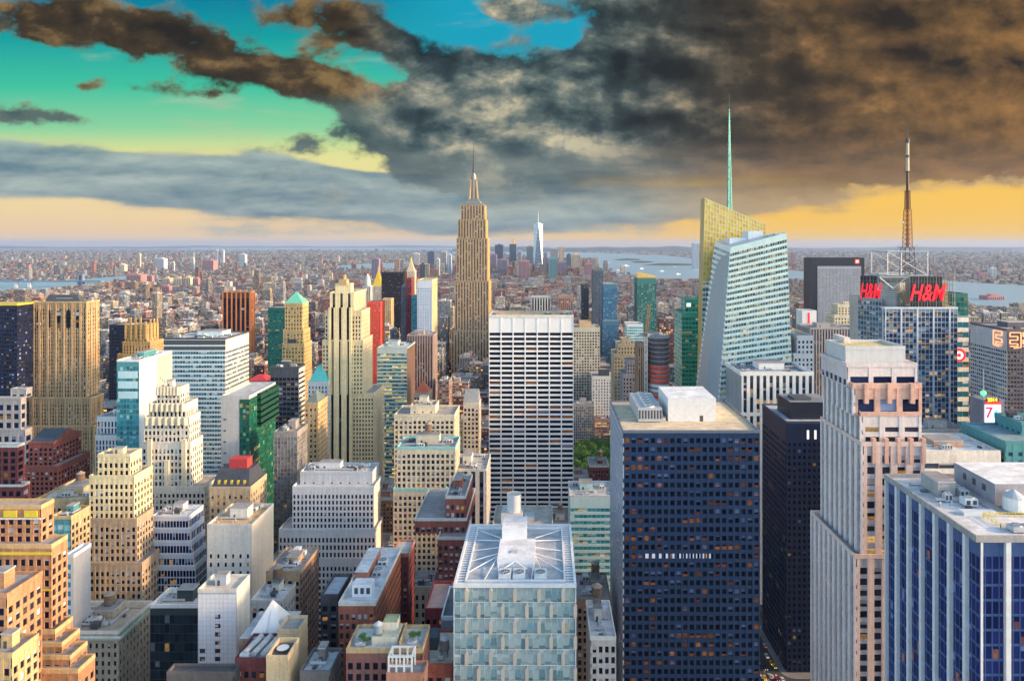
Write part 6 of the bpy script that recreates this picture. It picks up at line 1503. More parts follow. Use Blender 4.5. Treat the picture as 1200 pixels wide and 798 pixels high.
for row in [
    (580, 589.7, 287, 6100, DBL, 'tallest dark blue tower of the distant downtown cluster', 305), (573.5, 582, 298, 5500, RPUR, 'purple brown tower just right of the brown setback skyscraper', 312),
    (597, 605, 286, 6000, DBL, 'distant tower with an amber sunlit cap left of the tapered skyscraper', 306, None, 45, AMB_SUN), (606.5, 611, 294, 6000, LBL, 'small pale blue tower between the amber capped and tapered skyscrapers', 306),
    (617, 625, 289, 5900, stone((.16, .22, .28), .2), 'flat topped slate tower directly left of the tapered skyscraper', 310), (608, 620, 306, 5000, RPINK, 'broad pinkish red block below the slate tower of downtown', 316),
    (583, 595, 304, 5100, RPUR, 'broad purple block below the dark blue downtown tower', 317), (637, 641, 296, 5900, stone((.30, .26, .3), .2), 'narrow mauve tower touching the right of the tapered skyscraper', 310),
    (645, 654, 291, 6000, GREY, 'grey tower joined to a sunlit sand tower right of the tapered skyscraper', 306), (655, 661, 289, 6050, SND, 'sunlit sand tower right of the tapered skyscraper', 306),
    (664, 669, 298, 5800, DBL, 'small dark blue tower right of the sunlit sand tower', 308), (670, 680, 298, 5400, SND, 'broad tan tower by the harbour edge', 314), (652, 664, 307, 5100, RPUR, 'broad violet block below the sunlit sand tower', 316),
    (685, 694, 309, 5000, RPINK, 'reddish stepped block by the harbour, rightmost of downtown', 318, None, 34), (644, 652, 303, 4600, TEALM, 'narrow teal tower below the grey downtown tower', 320),
    (484, 491, 297, 6000, PALEB, 'pale far tower behind the campanile with gold lantern', 308), (501, 509, 295, 6000, DBL, 'dark blue far tower left of the brown setback skyscraper', 310), (516, 523, 295, 6100, GREY, 'grey far tower left of the brown setback skyscraper', 310),
    (524, 529, 298, 5600, LBL, 'pale blue far tower nearest the left edge of the brown setback skyscraper', 312), (511, 515, 303, 5200, PALEB, 'low pale far tower between the dark blue and the grey far towers', 316), (492, 498, 310, 2600, SLATE, 'slim black tower right of the campanile with gold lantern', 326),
    (812, 820, 285, 7200, LBL, 'tall pale blue tower alone across the harbour', 312), (435.5, 444, 303, 4300, RPUR, 'violet brown tower behind the gold pyramid spire', 312),
    (161, 164, 297, 7000, SND, 'slender tan tower on the far left shore', 312), (183, 192, 303, 6600, LBL, 'pale blue apartment slab on the far left shore', 314), (237, 250, 305, 6800, RPINK, 'broad red block on the far left shore', 313), (224, 227, 302, 6900, PALEB, 'slender pale tower left of the broad far red block', 312), (202, 204, 307, 6300, PALEB, 'thin white stack between pale slab and far red block', 319),
    (252, 255, 293, 9000, LBL, 'thin pale blue twin, left, on the far left horizon', 303), (259, 262, 293, 9000, LBL, 'thin pale blue twin, right, on the far left horizon', 303), (280, 287, 298, 8000, LBL, 'pale blue tower right of the thin horizon twins', 306),
    (140, 146, 310, 6200, stone((.7, .62, .42), .1), 'cream chimneyed block across the left river', 318), (148, 165, 322, 4700, RPINK, 'dark red housing slab beyond the masonry tower roof', 330), (172, 178, 323, 4600, RPINK, 'small pinkish housing block right of the dark red slab', 331), (190, 199, 326, 4300, SND, 'tan housing block left of the paired tan slabs', 334),
    (203, 213, 326, 4200, SND, 'left one of two paired tan housing slabs', 335), (215, 223, 325, 4200, SND, 'right one of two paired tan housing slabs', 335), (226, 232, 326, 4100, RPINK, 'pink housing tower right of the paired tan slabs', 336), (190, 198, 335, 3700, RPINK, 'brick housing tower in front of the tan housing block', 344),
    (1161, 1168, 314, 5200, LBL, 'pale blue grey tower across the right hand river', 328), (1146, 1160, 320, 5200, RPINK, 'reddish block across the right hand river', 328), (1158, 1177, 347, 3200, stone((.55, .22, .2), .2), 'salmon pink block on the near river bank at right', 362), (928, 932, 296, 7600, RPINK, 'reddish far tower right of the faceted crowned glass', 304), (960, 972, 313, 4700, PALEB, 'white block left of the antenna frame', 322),
]: far(*row)

# suspension bridge over the left river
yQ = 4125.0
rbr = empty('suspension_bridge', (XP(60, yQ), yQ, 0), 'blue grey suspension bridge with pale piers over the left river', 'bridge'); o = rbr.location
BRG = stone((.16, .22, .32), .15)
zq = 41.0
mb = MB(); mb.box(XP(-120, yQ), XP(118, yQ), yQ, yQ + 30, zq - 9, zq, BRG); mb.build('deck', rbr, o)
for px in (-150, 93):
    q = MB(); x = XP(px, yQ)
    for dx_ in (-12, 12): q.box(x + dx_ - 4, x + dx_ + 4, yQ + 4, yQ + 26, 0, zq + 40, BRG)
    q.box(x - 12, x + 12, yQ + 6, yQ + 24, zq + 30, zq + 39, BRG); q.build('pylon', rbr, o)
mb = MB(); xa_, xb_ = XP(-150, yQ), XP(93, yQ)
pts = [(xa_ + (xb_ - xa_) * t, zq + 4 + 34 * (2 * t - 1) ** 2) for t in np.linspace(0, 1, 15)]
for p, q in zip(pts[:-1], pts[1:]): mb.bar((p[0], yQ + 2, p[1]), (q[0], yQ + 2, q[1]), 2.2, BRG, 4)
mb.build('cable', rbr, o)
for px in (17, 33):
    q = MB(); q.box(XP(px, yQ) - 8, XP(px, yQ) + 8, yQ + 6, yQ + 24, 0, zq - 9, PALEB); q.build('bridge_pier', rbr, o)

# ================================================================ ground, water, hills
def sheet(name, poly, z, mat, kind='structure'):
    m = MB(); m.face([(x, y, z) for x, y in poly], mat)
    return tag(m.build(name), kind=kind)
m_, t, b = new_mat('ground')
pos_ = t.node('ShaderNodeNewGeometry').outputs['Position']
gx, gy, gz = t.xyz(pos_)
nn1 = t.noise(pos_, .004, 6, .7); nn2 = t.noise(pos_, .03, 4, .7)
farc = t.mix(t.lin(nn1, .42, .60), (.06, .10, .05), (.24, .18, .16)); farc = t.mix(t.lin(nn2, .35, .7), farc, (.34, .32, .31))
nearc = t.mix(t.noise(pos_, .4, 4, .6), (.035, .037, .042), (.07, .07, .075))
t.l.new(t.mix(t.step(gy, 1500, 3500), nearc, farc), b.inputs['Base Color']); b.inputs['Roughness'].default_value = .95
sheet('ground', [(-62000, -2000), (62000, -2000), (62000, 62000), (-62000, 62000)], 0, m_)
m_, t, b = new_mat('water')
b.inputs['Base Color'].default_value = (.30, .44, .52, 1); b.inputs['Roughness'].default_value = .35
pos_ = t.node('ShaderNodeNewGeometry').outputs['Position']
bmp = t.node('ShaderNodeBump'); bmp.inputs['Strength'].default_value = .5; bmp.inputs['Distance'].default_value = 3
t.l.new(t.noise(pos_, .02, 5, .7), bmp.inputs['Height']); t.l.new(bmp.outputs[0], b.inputs['Normal'])
WATER = m_
G = lambda pts: [gpt(*p) for p in pts]
sheet('river_water', G([(-260, 356), (0, 346), (40, 342.5), (85, 336), (120, 331.5), (148, 328), (148, 323.5), (100, 327), (60, 329.5), (20, 329.5), (-260, 334)]), .6, WATER)
sheet('river_water', G([(396, 315), (440, 315.5), (482, 313), (482, 307.5), (440, 309), (400, 311)]), .6, WATER)
sheet('river_water', G([(688, 314), (720, 323), (760, 327.5), (822, 329.5), (930, 331.5), (950, 332), (1135, 357), (1210, 362), (1600, 395), (1600, 356), (1200, 335), (1130, 331), (945, 318), (836, 314.5), (826, 305), (780, 299.5), (700, 297), (640, 295), (560, 294.5), (520, 294.5), (520, 297), (600, 299), (660, 305)]), .6, WATER)
sheet('sea_water', G([(150, 292.2), (300, 293.0), (420, 293.8), (530, 294.2), (530, 290.4), (-200, 290.2), (-200, 291.4)]), .6, WATER)
GRN = stone((.05, .09, .04), .3)
for pts in ([(718, 304.5), (735, 303), (752, 304), (748, 305.4), (728, 305.6)], [(738, 307), (752, 305.9), (768, 307), (760, 308.2), (744, 308.3)], [(752, 311), (775, 308.6), (812, 309.5), (812, 311.3), (780, 311.6)]): sheet('island', G(pts), 2.0, GRN)
# distant ridges
def ridge(name, pxs, Y, hmin, hmax, mat, seed):
    rg_ = random.Random(seed); m = MB(); n = 60; prev = None
    ph = [rg_.uniform(0, 6.28) for _ in range(4)]
    for k in range(n + 1):
        tt = k / n; px = pxs[0] + (pxs[1] - pxs[0]) * tt
        hh = hmin + (hmax - hmin) * (.5 + .25 * math.sin(tt * 7 + ph[0]) + .15 * math.sin(tt * 19 + ph[1]) + .1 * math.sin(tt * 43 + ph[2])) * min(1, 6 * tt, 6 * (1 - tt))
        x = XP(px, Y); cur = [(x, Y - 1200, 0), (x, Y, hh * .7), (x * 1.02, Y + 2500, hh), (x * 1.05, Y + 6000, 0)]
        if prev:
            for i in range(3): m.face([prev[i], cur[i], cur[i + 1], prev[i + 1]], mat)
        prev = cur
    tag(m.build(name), kind='structure')
HIL = stone((.06, .08, .08), .3)
ridge('hills', (530, 850), 24000, 90, 200, HIL, 3)
ridge('hills', (160, 560), 50000, 40, 190, HIL, 8)
ridge('hills', (800, 1350), 30000, 40, 150, HIL, 12)
ridge('hills', (-150, 190), 40000, 40, 150, HIL, 15)

# ================================================================ streets near the viewer
AVE = [120.0 + 280 * k for k in range(-20, 14) if k not in (-1,)] + [-160.0, -300.0]
PAVE = stone((.20, .20, .21), .2, .9); ROADM = stone((.045, .047, .052), .25, .9); PAINT = stone((.72, .70, .66), .2, .8)
sheet('road', [(108.0, 150), (141.5, 150), (141.5, 1500), (108.0, 1500)], .004, ROADM)
sheet('road', [(-60, 394), (420, 394), (420, 413.4), (-60, 413.4)], .008, ROADM)
m = MB()
cr = [(143.5 + 7 - 7 * math.cos(a), 414 + 7 - 7 * math.sin(a)) for a in [math.pi / 2 * k / 8 for k in range(9)]]
poly = cr + [(250, 414), (250, 472), (143.5, 472)]
m.face([(x, y, .15) for x, y in poly], PAVE)
for k in range(len(poly)):
    p, q = poly[k], poly[(k + 1) % len(poly)]; m.face([(p[0], p[1], 0), (q[0], q[1], 0), (q[0], q[1], .15), (p[0], p[1], .15)], PALE)
for k in range(3): m.box(250.0 + k, 250.4 + k, 500, 501, 0, .15, PAVE)
m.box(92, 107, 292, 392, 0, .15, PAVE); m.box(92, 107, 415, 472, 0, .15, PAVE)
tag(m.build('pavement'), kind='structure')
m = MB()
for x in (117, 125.5, 134):
    for k in range(22): m.face([(x - .12, 330 + k * 9, .012), (x + .12, 330 + k * 9, .012), (x + .12, 333 + k * 9, .012), (x - .12, 333 + k * 9, .012)], PAINT)
for k in range(14): m.face([(109.5 + k * 2.3, 414, .012), (110.5 + k * 2.3, 414, .012), (110.5 + k * 2.3, 418, .012), (109.5 + k * 2.3, 418, .012)], PAINT)
tag(m.build('road_marking'), kind='structure')

# ================================================================ ordinary buildings between the towers
rng = random.Random(77)
PAL = [((.36, .12, .09), 'red brick'), ((.24, .08, .07), 'maroon brick'), ((.46, .24, .15), 'terracotta brick'), ((.50, .40, .28), 'tan'), ((.62, .56, .44), 'cream'), ((.66, .65, .62), 'white'), ((.36, .37, .38), 'grey'), ((.22, .16, .12), 'brown'), ((.30, .36, .42), 'blue grey'), ((.56, .34, .26), 'salmon')]
WGT = [9, 6, 7, 18, 18, 14, 18, 9, 16, 4]
PAL_FAR = [(c, n) for c, n in PAL]
heroes = list(HERO)
for h in heroes:
    h['pa'] = min(PXY(h['x0'], h['y0']), PXY(h['x0'], h['y1'])); h['pb'] = max(PXY(h['x1'], h['y0']), PXY(h['x1'], h['y1']))
    h['pt'] = PYZ(h['z'], h['y0'])
for pa_, pb_, vv_, yy_ in ((-60, 105, 340, 3900), (105, 152, 331, 4500), (690, 740, 319, 5200), (740, 825, 327, 5000), (1135, 1260, 356, 2980)): heroes.append(dict(x0=1e7, x1=1e7, y0=yy_, y1=yy_, z=0, vis=vv_, label='the water', tiers=[], name='distant_tower', pa=pa_, pb=pb_, pt=300))
def hits(x0, x1, y0, y1, g=1.5):
    for h in heroes:
        if x0 < h['x1'] + g and x1 > h['x0'] - g and y0 < h['y1'] + g and y1 > h['y0'] - g - 1: return True
    return False
def zlimit(x0, x1, y0, y1):
    pa = min(PXY(x0, y0), PXY(x0, y1)); pb = max(PXY(x1, y0), PXY(x1, y1)); z = 400.0
    for h in heroes:
        if h['y0'] > y0 and pa < h['pb'] and pb > h['pa']:
            z = min(z, EYE - (h['vis'] - CY) / F * y0)
    return z
def inside(poly, x, y):
    c = False
    for k in range(len(poly)):
        (ax, ay), (bx, by) = poly[k], poly[k - 1]
        if (ay > y) != (by > y) and x < (bx - ax) * (y - ay) / (by - ay) + ax: c = not c
    return c
PARK = (10, 108, 690, 872)
fills = []
ave = sorted(AVE)
for k in range(1, 20):
    ys = 116 + 80 * k
    for a, b in zip(ave[:-1], ave[1:]):
        xl, xr = a + 15, b - 15
        if PXY(xl, ys + 62) > 1270 or PXY(xr, ys + 62) < -70: continue
        for row in (0, 1):
            x = xl
            while x < xr - 8:
                w = min(rng.choice([9, 14, 18, 22, 28, 34]), xr - x)
                y0 = ys + row * 31; d = rng.uniform(24, 30.5)
                x0, x1, y1 = x, x + w - rng.choice([0.05, .05, .4, 2.5]), y0 + d
                x += w
                if PXY(x1, y0) < -40 or PXY(x0, y0) > 1240: continue
                if x0 < PARK[1] and x1 > PARK[0] and y0 < PARK[3] and y1 > PARK[2]: continue
                if 92 < x1 and x0 < 150 and y0 < 1000: continue
                if hits(x0, x1, y0, y1): continue
                mid = 42 if y0 < 800 else (52 if y0 < 1400 else 42)
                z = rng.lognormvariate(math.log(mid), .42)
                if rng.random() < (.05 if y0 < 800 else .14): z *= 1.7
                z = min(z, 125, zlimit(x0, x1, y0, y1) - rng.uniform(0, 6))
                if z < 8: continue
                fills.append(dict(x0=x0, x1=x1, y0=y0, y1=y1, z=z, c=rng.choices(range(len(PAL)), WGT)[0], s=rng.random()))
# ================================================================ the city carpet beyond
rg_ = random.Random(11)
MANH = [(-4200, 1700), (-2950, 3500), (-2500, 4200), (-2150, 4900), (-1500, 5600), (-900, 6200), (-250, 7600), (250, 8000), (480, 7800), (740, 5300), (1100, 5000), (1650, 4750), (1820, 3050), (2100, 2200), (2150, 1700)]
WTR = [G([(-260, 356), (0, 346), (40, 342.5), (85, 336), (120, 331.5), (148, 328), (148, 323.5), (100, 327), (60, 329.5), (20, 329.5), (-260, 334)]),
       G([(396, 315), (440, 315.5), (482, 313), (482, 307.5), (440, 309), (400, 311)]),
       G([(688, 314), (720, 323), (760, 327.5), (822, 329.5), (930, 331.5), (950, 332), (1135, 357), (1210, 362), (1600, 395), (1600, 356), (1200, 335), (1130, 331), (945, 318), (836, 314.5), (826, 305), (780, 299.5), (700, 297), (640, 295), (560, 294.5), (520, 294.5), (520, 297), (600, 299), (660, 305)])]
def wet(x, y): return any(inside(p, x, y) for p in WTR)
def tint(w=WGT):
    c = PAL[rg_.choices(range(len(PAL)), w)[0]][0]; j = rg_.uniform(.32, .9)
    return (c[0] * j, c[1] * j, c[2] * j, rg_.random())
y = 1690.0
while y < 8000:
    x = -.85 * y
    step_ = 80 if y < 4500 else 110
    while x < min(.75 * y, 2200):
        w = rg_.choice([14, 20, 26, 34, 44]) * (1 if y < 3500 else 1.5)
        if (x - 120) % 280 < 30: x += 30; continue
        if inside(MANH, x + w / 2, y + 30) and not wet(x + w / 2, y + 30):
            red = [15, 11, 10, 13, 12, 12, 16, 9, 14, 6]
            for row in ((0, 29), (31, 60)):
                if rg_.random() < .06: continue
                z = rg_.lognormvariate(math.log(24 if y < 2600 else 20), .38)
                r0 = rg_.random()
                if r0 < .03: z *= 2.4
                if y > 5000 and -1200 < x < 500 and r0 < .25: z = rg_.uniform(50, 150)
                z = min(z, zlimit(x, x + w, y, y + 60), EYE - 16 / F * y)
                if z < 5: continue
                fills.append(dict(x0=x, x1=x + w - .5, y0=y + row[0], y1=y + row[1], z=z, c=rg_.choices(range(len(PAL)), red)[0], s=rg_.random()))
        x += w
    y += step_
# rough visibility: paint everything from far to near into a small id picture
Wb, Hb = 600, 399
buf = np.full((Hb, Wb), -1, dtype=np.int32)
def paint(pts, idx):
    xs = [p[0] * .5 for p in pts]; ys_ = [p[1] * .5 for p in pts]
    xa_, xb_, ya_, yb2 = max(0, int(min(xs))), min(Wb, int(max(xs)) + 1), max(0, int(min(ys_))), min(Hb, int(max(ys_)) + 1)
    if xa_ >= xb_ or ya_ >= yb2: return
    gy_, gx_ = np.mgrid[ya_:yb2, xa_:xb_]; gx_ = gx_ + .5; gy_ = gy_ + .5
    ok = np.ones(gx_.shape, bool); okn = ok.copy()
    for i in range(len(pts)):
        j = (i + 1) % len(pts); cr_ = (xs[j] - xs[i]) * (gy_ - ys_[i]) - (ys_[j] - ys_[i]) * (gx_ - xs[i])
        ok &= cr_ >= 0; okn &= cr_ <= 0
    buf[ya_:yb2, xa_:xb_][ok | okn] = idx
def paint_box(x0, x1, y0, y1, z, idx):
    if y0 < 20: return
    P_ = lambda X, Y, Z: (PXY(X, Y), PYZ(Z, Y))
    sx_ = x1 if x1 < 0 else x0
    if x1 < 0 or x0 > 0: paint([P_(sx_, y0, 0), P_(sx_, y1, 0), P_(sx_, y1, z), P_(sx_, y0, z)], idx)
    paint([P_(x0, y1, z), P_(x1, y1, z), P_(x1, y0, z), P_(x0, y0, z)], idx)
    paint([P_(x0, y0, 0), P_(x1, y0, 0), P_(x1, y0, z), P_(x0, y0, z)], idx)
todo = []
for i, f in enumerate(fills): todo.append((f['y0'], f['x0'], f['x1'], f['y0'], f['y1'], f['z'], i))
for h in heroes:
    for (x0, x1, y0, y1, z0, z1, pd) in h['tiers']: todo.append((y0, x0, x1, y0, y1, z1, -2))
for _, x0, x1, y0, y1, z, i in sorted(todo, key=lambda q: -q[0]): paint_box(x0, x1, y0, y1, z, i)
cnt = np.bincount(buf[buf >= 0], minlength=len(fills))
hid = {}
for i, f in enumerate(fills): f['n'] = int(cnt[i])
order = sorted(range(len(fills)), key=lambda i: -fills[i]['n'])
shown = [i for i in order if fills[i]['n'] >= 3][:230]
rest = [i for i in order if i not in set(shown) and (fills[i]['n'] > 0 or fills[i]['y0'] > 700)]
HREF = {}
def ref_name(h):
    if h['label'].startswith('the '): return h['label']
    s_ = h['label']
    for c_ in (' with ', ' stepping', ' in ', ' beside', ' before ', ' behind', ' at ', ' cut ', ' under ', ' below', ' left ', ' right ', ' carrying', ' wrapped', ' of ', ' standing', ' above', ' squeezed', ' between', ' beyond', ' facing', ' widening', ' topped', ' topped', ' rising', ' roofed', ' directly', ' touching', ' peeping', ' by the', ' against'): s_ = s_.split(c_)[0]
    return 'the ' + s_
vis_h = [h for h in heroes if -20 < (h['pa'] + h['pb']) / 2 < 1220 and h['name'] not in ('distant_tower',)]
from collections import Counter
refs = Counter(ref_name(h) for h in vis_h)
vis_h = [h for h in vis_h if refs[ref_name(h)] == 1 and 2 < len(ref_name(h).split()) < 8]
used = {}
def fill_label(f, i):
    ys_, xs_ = np.nonzero(buf == i)
    px, py = xs_.mean() * 2, ys_.mean() * 2
    hgt, wid = PYZ(0, f['y0']) - PYZ(f['z'], f['y0']), f['x1'] - f['x0']
    size = 'slim' if wid < 12 else ('broad' if wid > 27 else 'plain')
    tall = 'tall' if f['z'] > 62 else ('low' if f['z'] < 26 else 'mid-rise')
    best = sorted(vis_h, key=lambda h: abs(px - min(max(px, h['pa']), h['pb'])) + .5 * abs(py - min(max(py, h['pt']), h['vis'])) + .08 * abs(f['y0'] - h['y0']))
    for h in best[:7]:
        r_ = ref_name(h)
        if px < h['pa']: rel = 'left of'
        elif px > h['pb']: rel = 'right of'
        elif f['y0'] < h['y0']: rel = 'in front of'
        else: rel = 'behind'
        for ex in ('', ' with rooftop water tank' if f['tank'] else ' without roof tank'):
            lab = f"{size} {tall} {PAL[f['c']][1]} building{ex} {rel} {r_}"
            if len(lab.split()) <= 16 and lab not in used: used[lab] = 1; return lab
    return f"{size} {tall} {PAL[f['c']][1]} building among the rooftops near {ref_name(best[0])}"
FM = fill_mat()
GRP = 'ordinary buildings filling the blocks between the towers'
KIND = ['brick_building', 'brick_building', 'brick_building', 'stone_building', 'stone_building', 'stone_building', 'concrete_building', 'brick_building', 'concrete_building', 'brick_building']
ROOFC = [(.34, .33, .32), (.5, .49, .47), (.22, .22, .23), (.62, .61, .6), (.42, .34, .28)]
for i in shown:
    f = fills[i]; rg_ = random.Random(i)
    c, cn = PAL[f['c']]; f['tank'] = rg_.random() < .4
    lab = fill_label(f, i)
    if f['y0'] < 640:
        pa, pb = PXY(f['x0'], f['y0']), PXY(f['x1'], f['y0']); pt_ = PYZ(f['z'], f['y0'])
        stl_ = ST(stone(c, .24), rg_.choice([P_STD, P_WARM, P_DARK, P_STD]), rg_.choice([2.3, 2.7, 3.2]), rg_.choice([3.3, 3.6]), rg_.uniform(.42, .55), rg_.uniform(.5, .6), .32, top=2.2, n=24 if f['n'] > 150 else 8, roofc=rg_.choice(ROOFC), cap=rg_.choice([stone(c, .24), PALE, CONC]))
        r_, inf = tower(KIND[f['c']], lab, f['y0'], [(pa, pb, pt_, f['y1'] - f['y0'], 0)], stl_, 'building', vis=798, lvl=2 if f['y0'] < 450 else 1, tank=f['tank'], group=GRP)
        continue
    if f['y0'] > 1690: f['tank'] = False
    r_ = empty(KIND[f['c']], ((f['x0'] + f['x1']) / 2, f['y0'], 0), lab, 'building', GRP)
    o = r_.location
    m = MB(); j = rg_.uniform(.4, .95); m.col = (c[0] * j, c[1] * j, c[2] * j, f['s'])
    x0, x1, y0, y1, z = f['x0'], f['x1'], f['y0'], f['y1'], f['z']
    if rg_.random() < .35 and z > 30 and x1 - x0 > 14:
        zz_ = z * rg_.uniform(.6, .85); m.box(x0, x1, y0, y1, 0, zz_, FM); m.box(x0 + 3, x1 - 2, y0 + 3, y1, zz_, z, FM)
        x0, x1, y0 = x0 + 3, x1 - 2, y0 + 3
    else: m.box(x0, x1, y0, y1, 0, z, FM)
    m.build('wall', r_, o)
    cap = stone(rg_.choice([c, (.6, .58, .54), (.3, .3, .3)]), .2)
    m = MB(); m.box(x0 - .3, x1 + .3, y0 - .3, y1, z + .003, z + .5, cap, roof_mat(rg_.choice(ROOFC)))
    m.box(x0 - .3, x1 + .3, y0 - .3, y0 + .1, z + .503, z + 1.5, cap); m.box(x0 - .3, x0 + .1, y0 + .1, y1, z + .503, z + 1.497, cap); m.box(x1 - .1, x1 + .3, y0 + .1, y1, z + .503, z + 1.497, cap)
    m.build('roof', r_, o)
    w, d = x1 - x0, y1 - y0; a, b = x0 + w * rg_.uniform(.1, .5), y0 + d * rg_.uniform(.2, .6)
    m = MB(); m.box(a, a + w * .35, b, b + d * .3, z + .5, z + rg_.uniform(3, 5), stone(rg_.choice([c, (.55, .53, .5)]), .2), roof_mat(rg_.choice(ROOFC))); m.build('penthouse', r_, o)
    if f['tank']: water_tank(r_, x0 + w * .75, y0 + d * .5, z + .5, 2.1, 3.8, 2.8)
    if rg_.random() < .6:
        m = MB(); m.box(x0 + 1, x0 + 3.5, y0 + 2, y0 + 4, z + .5, z + 2, rg_.choice([WHITE_UNIT, GALV])); m.build('air_handler', r_, o)
m = MB(); rg_ = random.Random(4)
for i in rest:
    f = fills[i]; c = PAL[f['c']][0]; j = rg_.uniform(.32, .88); m.col = (c[0] * j, c[1] * j, c[2] * j, f['s'])
    m.box(f['x0'], f['x1'], f['y0'], f['y1'], 0, f['z'], FM, bottom=False)
    w = f['x1'] - f['x0']
    if f['y0'] < 3500: m.box(f['x0'] + w * .3, f['x0'] + w * .6, f['y0'] + 8, f['y0'] + 16, f['z'], f['z'] + 4, FM, bottom=False)
tag(m.build('city_block'), kind='stuff')

# ================================================================ the boroughs across the rivers
m = MB(); rg_ = random.Random(11)
m = MB()
for k in range(23000):                                            # the boroughs across the rivers
    y = 3000 * (30000 / 3000) ** (rg_.random() ** .85)
    x = rg_.uniform(-.95, .85) * y
    if inside(MANH, x, y) or wet(x, y) or -.02 * y < x < .13 * y and y < 24000: continue
    s_ = max(.8, y / 7000) ** .6
    w, d = rg_.uniform(14, 46) * s_, rg_.uniform(12, 40) * s_
    z = rg_.lognormvariate(math.log(10), .4)
    if rg_.random() < .05: z = rg_.uniform(25, 60)
    if rg_.random() < .004: z = rg_.uniform(60, 110)
    m.col = tint([12, 14, 8, 10, 6, 6, 18, 10, 22, 5])
    m.box(x, x + w, y, y + d, 0, z, FM, bottom=False)
tag(m.build('distant_city'), kind='stuff')
m = MB()
LEAFM = stone((.045, .09, .035), .4)
for k in range(5000):                                             # street trees as dark clumps far off
    y = 2600 * (24000 / 2600) ** rg_.random(); x = rg_.uniform(-.9, .8) * y
    if wet(x, y): continue
    s_ = rg_.uniform(6, 12) * max(1, y / 7000); m.cyl(x, y, 0, s_ * 1.0, s_, s_ * .45, LEAFM, 6, sx=rg_.uniform(.8, 2.5))
tag(m.build('distant_greenery'), kind='stuff')
print('fills', len(fills), 'shown', len(shown), 'rest', len(rest))

# ================================================================ park trees
def leaf_mat(col):
    m, t, b = new_mat('leaf')
    g = t.node('ShaderNodeNewGeometry')
    r = g.outputs['Random Per Island']
    t.l.new(t.mix(r, tuple(v * .6 for v in col), tuple(v * 1.5 for v in col)), b.inputs['Base Color']); b.inputs['Roughness'].default_value = .7
    return m
LEAF = leaf_mat((.06, .17, .03)); BARK = stone((.10, .075, .05), .3)
def tree_meshes(seed):
    r_ = random.Random(seed)
    tr = MB(); tr.bar((0, 0, 0), (.2, .1, 6), .55, BARK, 8, .38)
    tips = []
    for k in range(7):
        a = k * .9 + r_.random(); z0 = 4.5 + r_.random() * 2; L_ = r_.uniform(4, 6.5)
        q = (L_ * .75 * math.cos(a), L_ * .75 * math.sin(a), z0 + L_ * .95); tr.bar((.15, .1, z0), q, .22, BARK, 5, .08); tips.append(q)
    tr.bar((.2, .1, 6), (.3, 0, 14), .36, BARK, 6, .1); tips += [(.3, 0, 14), (.2, .3, 10.5)]
    cr = MB()
    for (cx, cy, cz) in tips:
        for k in range(90):
            d = Vector((r_.gauss(0, 1), r_.gauss(0, 1), r_.gauss(0, .8))).normalized() * (r_.random() ** .45) * r_.uniform(2.4, 3.6)
            c = Vector((cx, cy, cz)) + d; s = r_.uniform(.35, .75)
            n = Vector((r_.gauss(0, 1), r_.gauss(0, 1), r_.gauss(.7, 1))).normalized(); u = n.orthogonal().normalized(); v = n.cross(u)
            cr.face([c + u * s, c + v * s * .7, c - u * s, c - v * s * .7], LEAF)
    return tr, cr
protos = []
for s in range(3):
    tr, cr = tree_meshes(s); a, b = tr.build('trunk'), cr.build('crown'); protos.append((a.data, b.data)); bpy.data.objects.remove(a); bpy.data.objects.remove(b)
rt_ = random.Random(8); GT = 'trees in the park behind the turquoise banded office'
n_t = 0
for yy in np.arange(705, 868, 13.0):
    for xx in np.arange(22, 106, 12.0):
        x, y = xx + rt_.uniform(-3, 3), yy + rt_.uniform(-3, 3)
        px = PXY(x, y)
        if not 664 < px < 724: continue
        a, b = protos[n_t % 3]; n_t += 1
        r_ = empty('park_tree', (x, y, 0), 'leafy green tree in the dense park grove behind the turquoise banded office', 'tree', GT)
        r_.rotation_euler = (0, 0, rt_.uniform(0, 6.28)); s = rt_.uniform(.95, 1.3); r_.scale = (s * 1.1, s * 1.1, s)
        for nm, me in (('trunk', a), ('crown', b)): c = bpy.data.objects.new(nm, me); COL.objects.link(c); c.parent = r_
sheet('grass', [(10, 690), (108, 690), (108, 872), (10, 872)], .02, stone((.05, .10, .035), .3), 'stuff')
for nm, (px, py, Y, s), lab in [('shrub', (425, 732, 216, .22), 'dark green shrub beside the water tank on the roof garden'), ('shrub', (431, 735, 215, .18), 'smaller green shrub at the left of the roof garden'), ('shrub', (483, 735, 217, .22), 'green shrub on the right terrace of the roof garden'), ('shrub', (490, 730, 218, .18), 'green shrub at the right corner of the roof garden')]:
    a, b = protos[n_t % 3]; n_t += 1
    zr = ZP(764, 212) + .36
    r_ = empty(nm, (XP(px, Y), Y, zr), lab, 'plant'); r_.scale = (s, s, s)
    for k, me in (('stem', a), ('crown', b)): c = bpy.data.objects.new(k, me); COL.objects.link(c); c.parent = r_
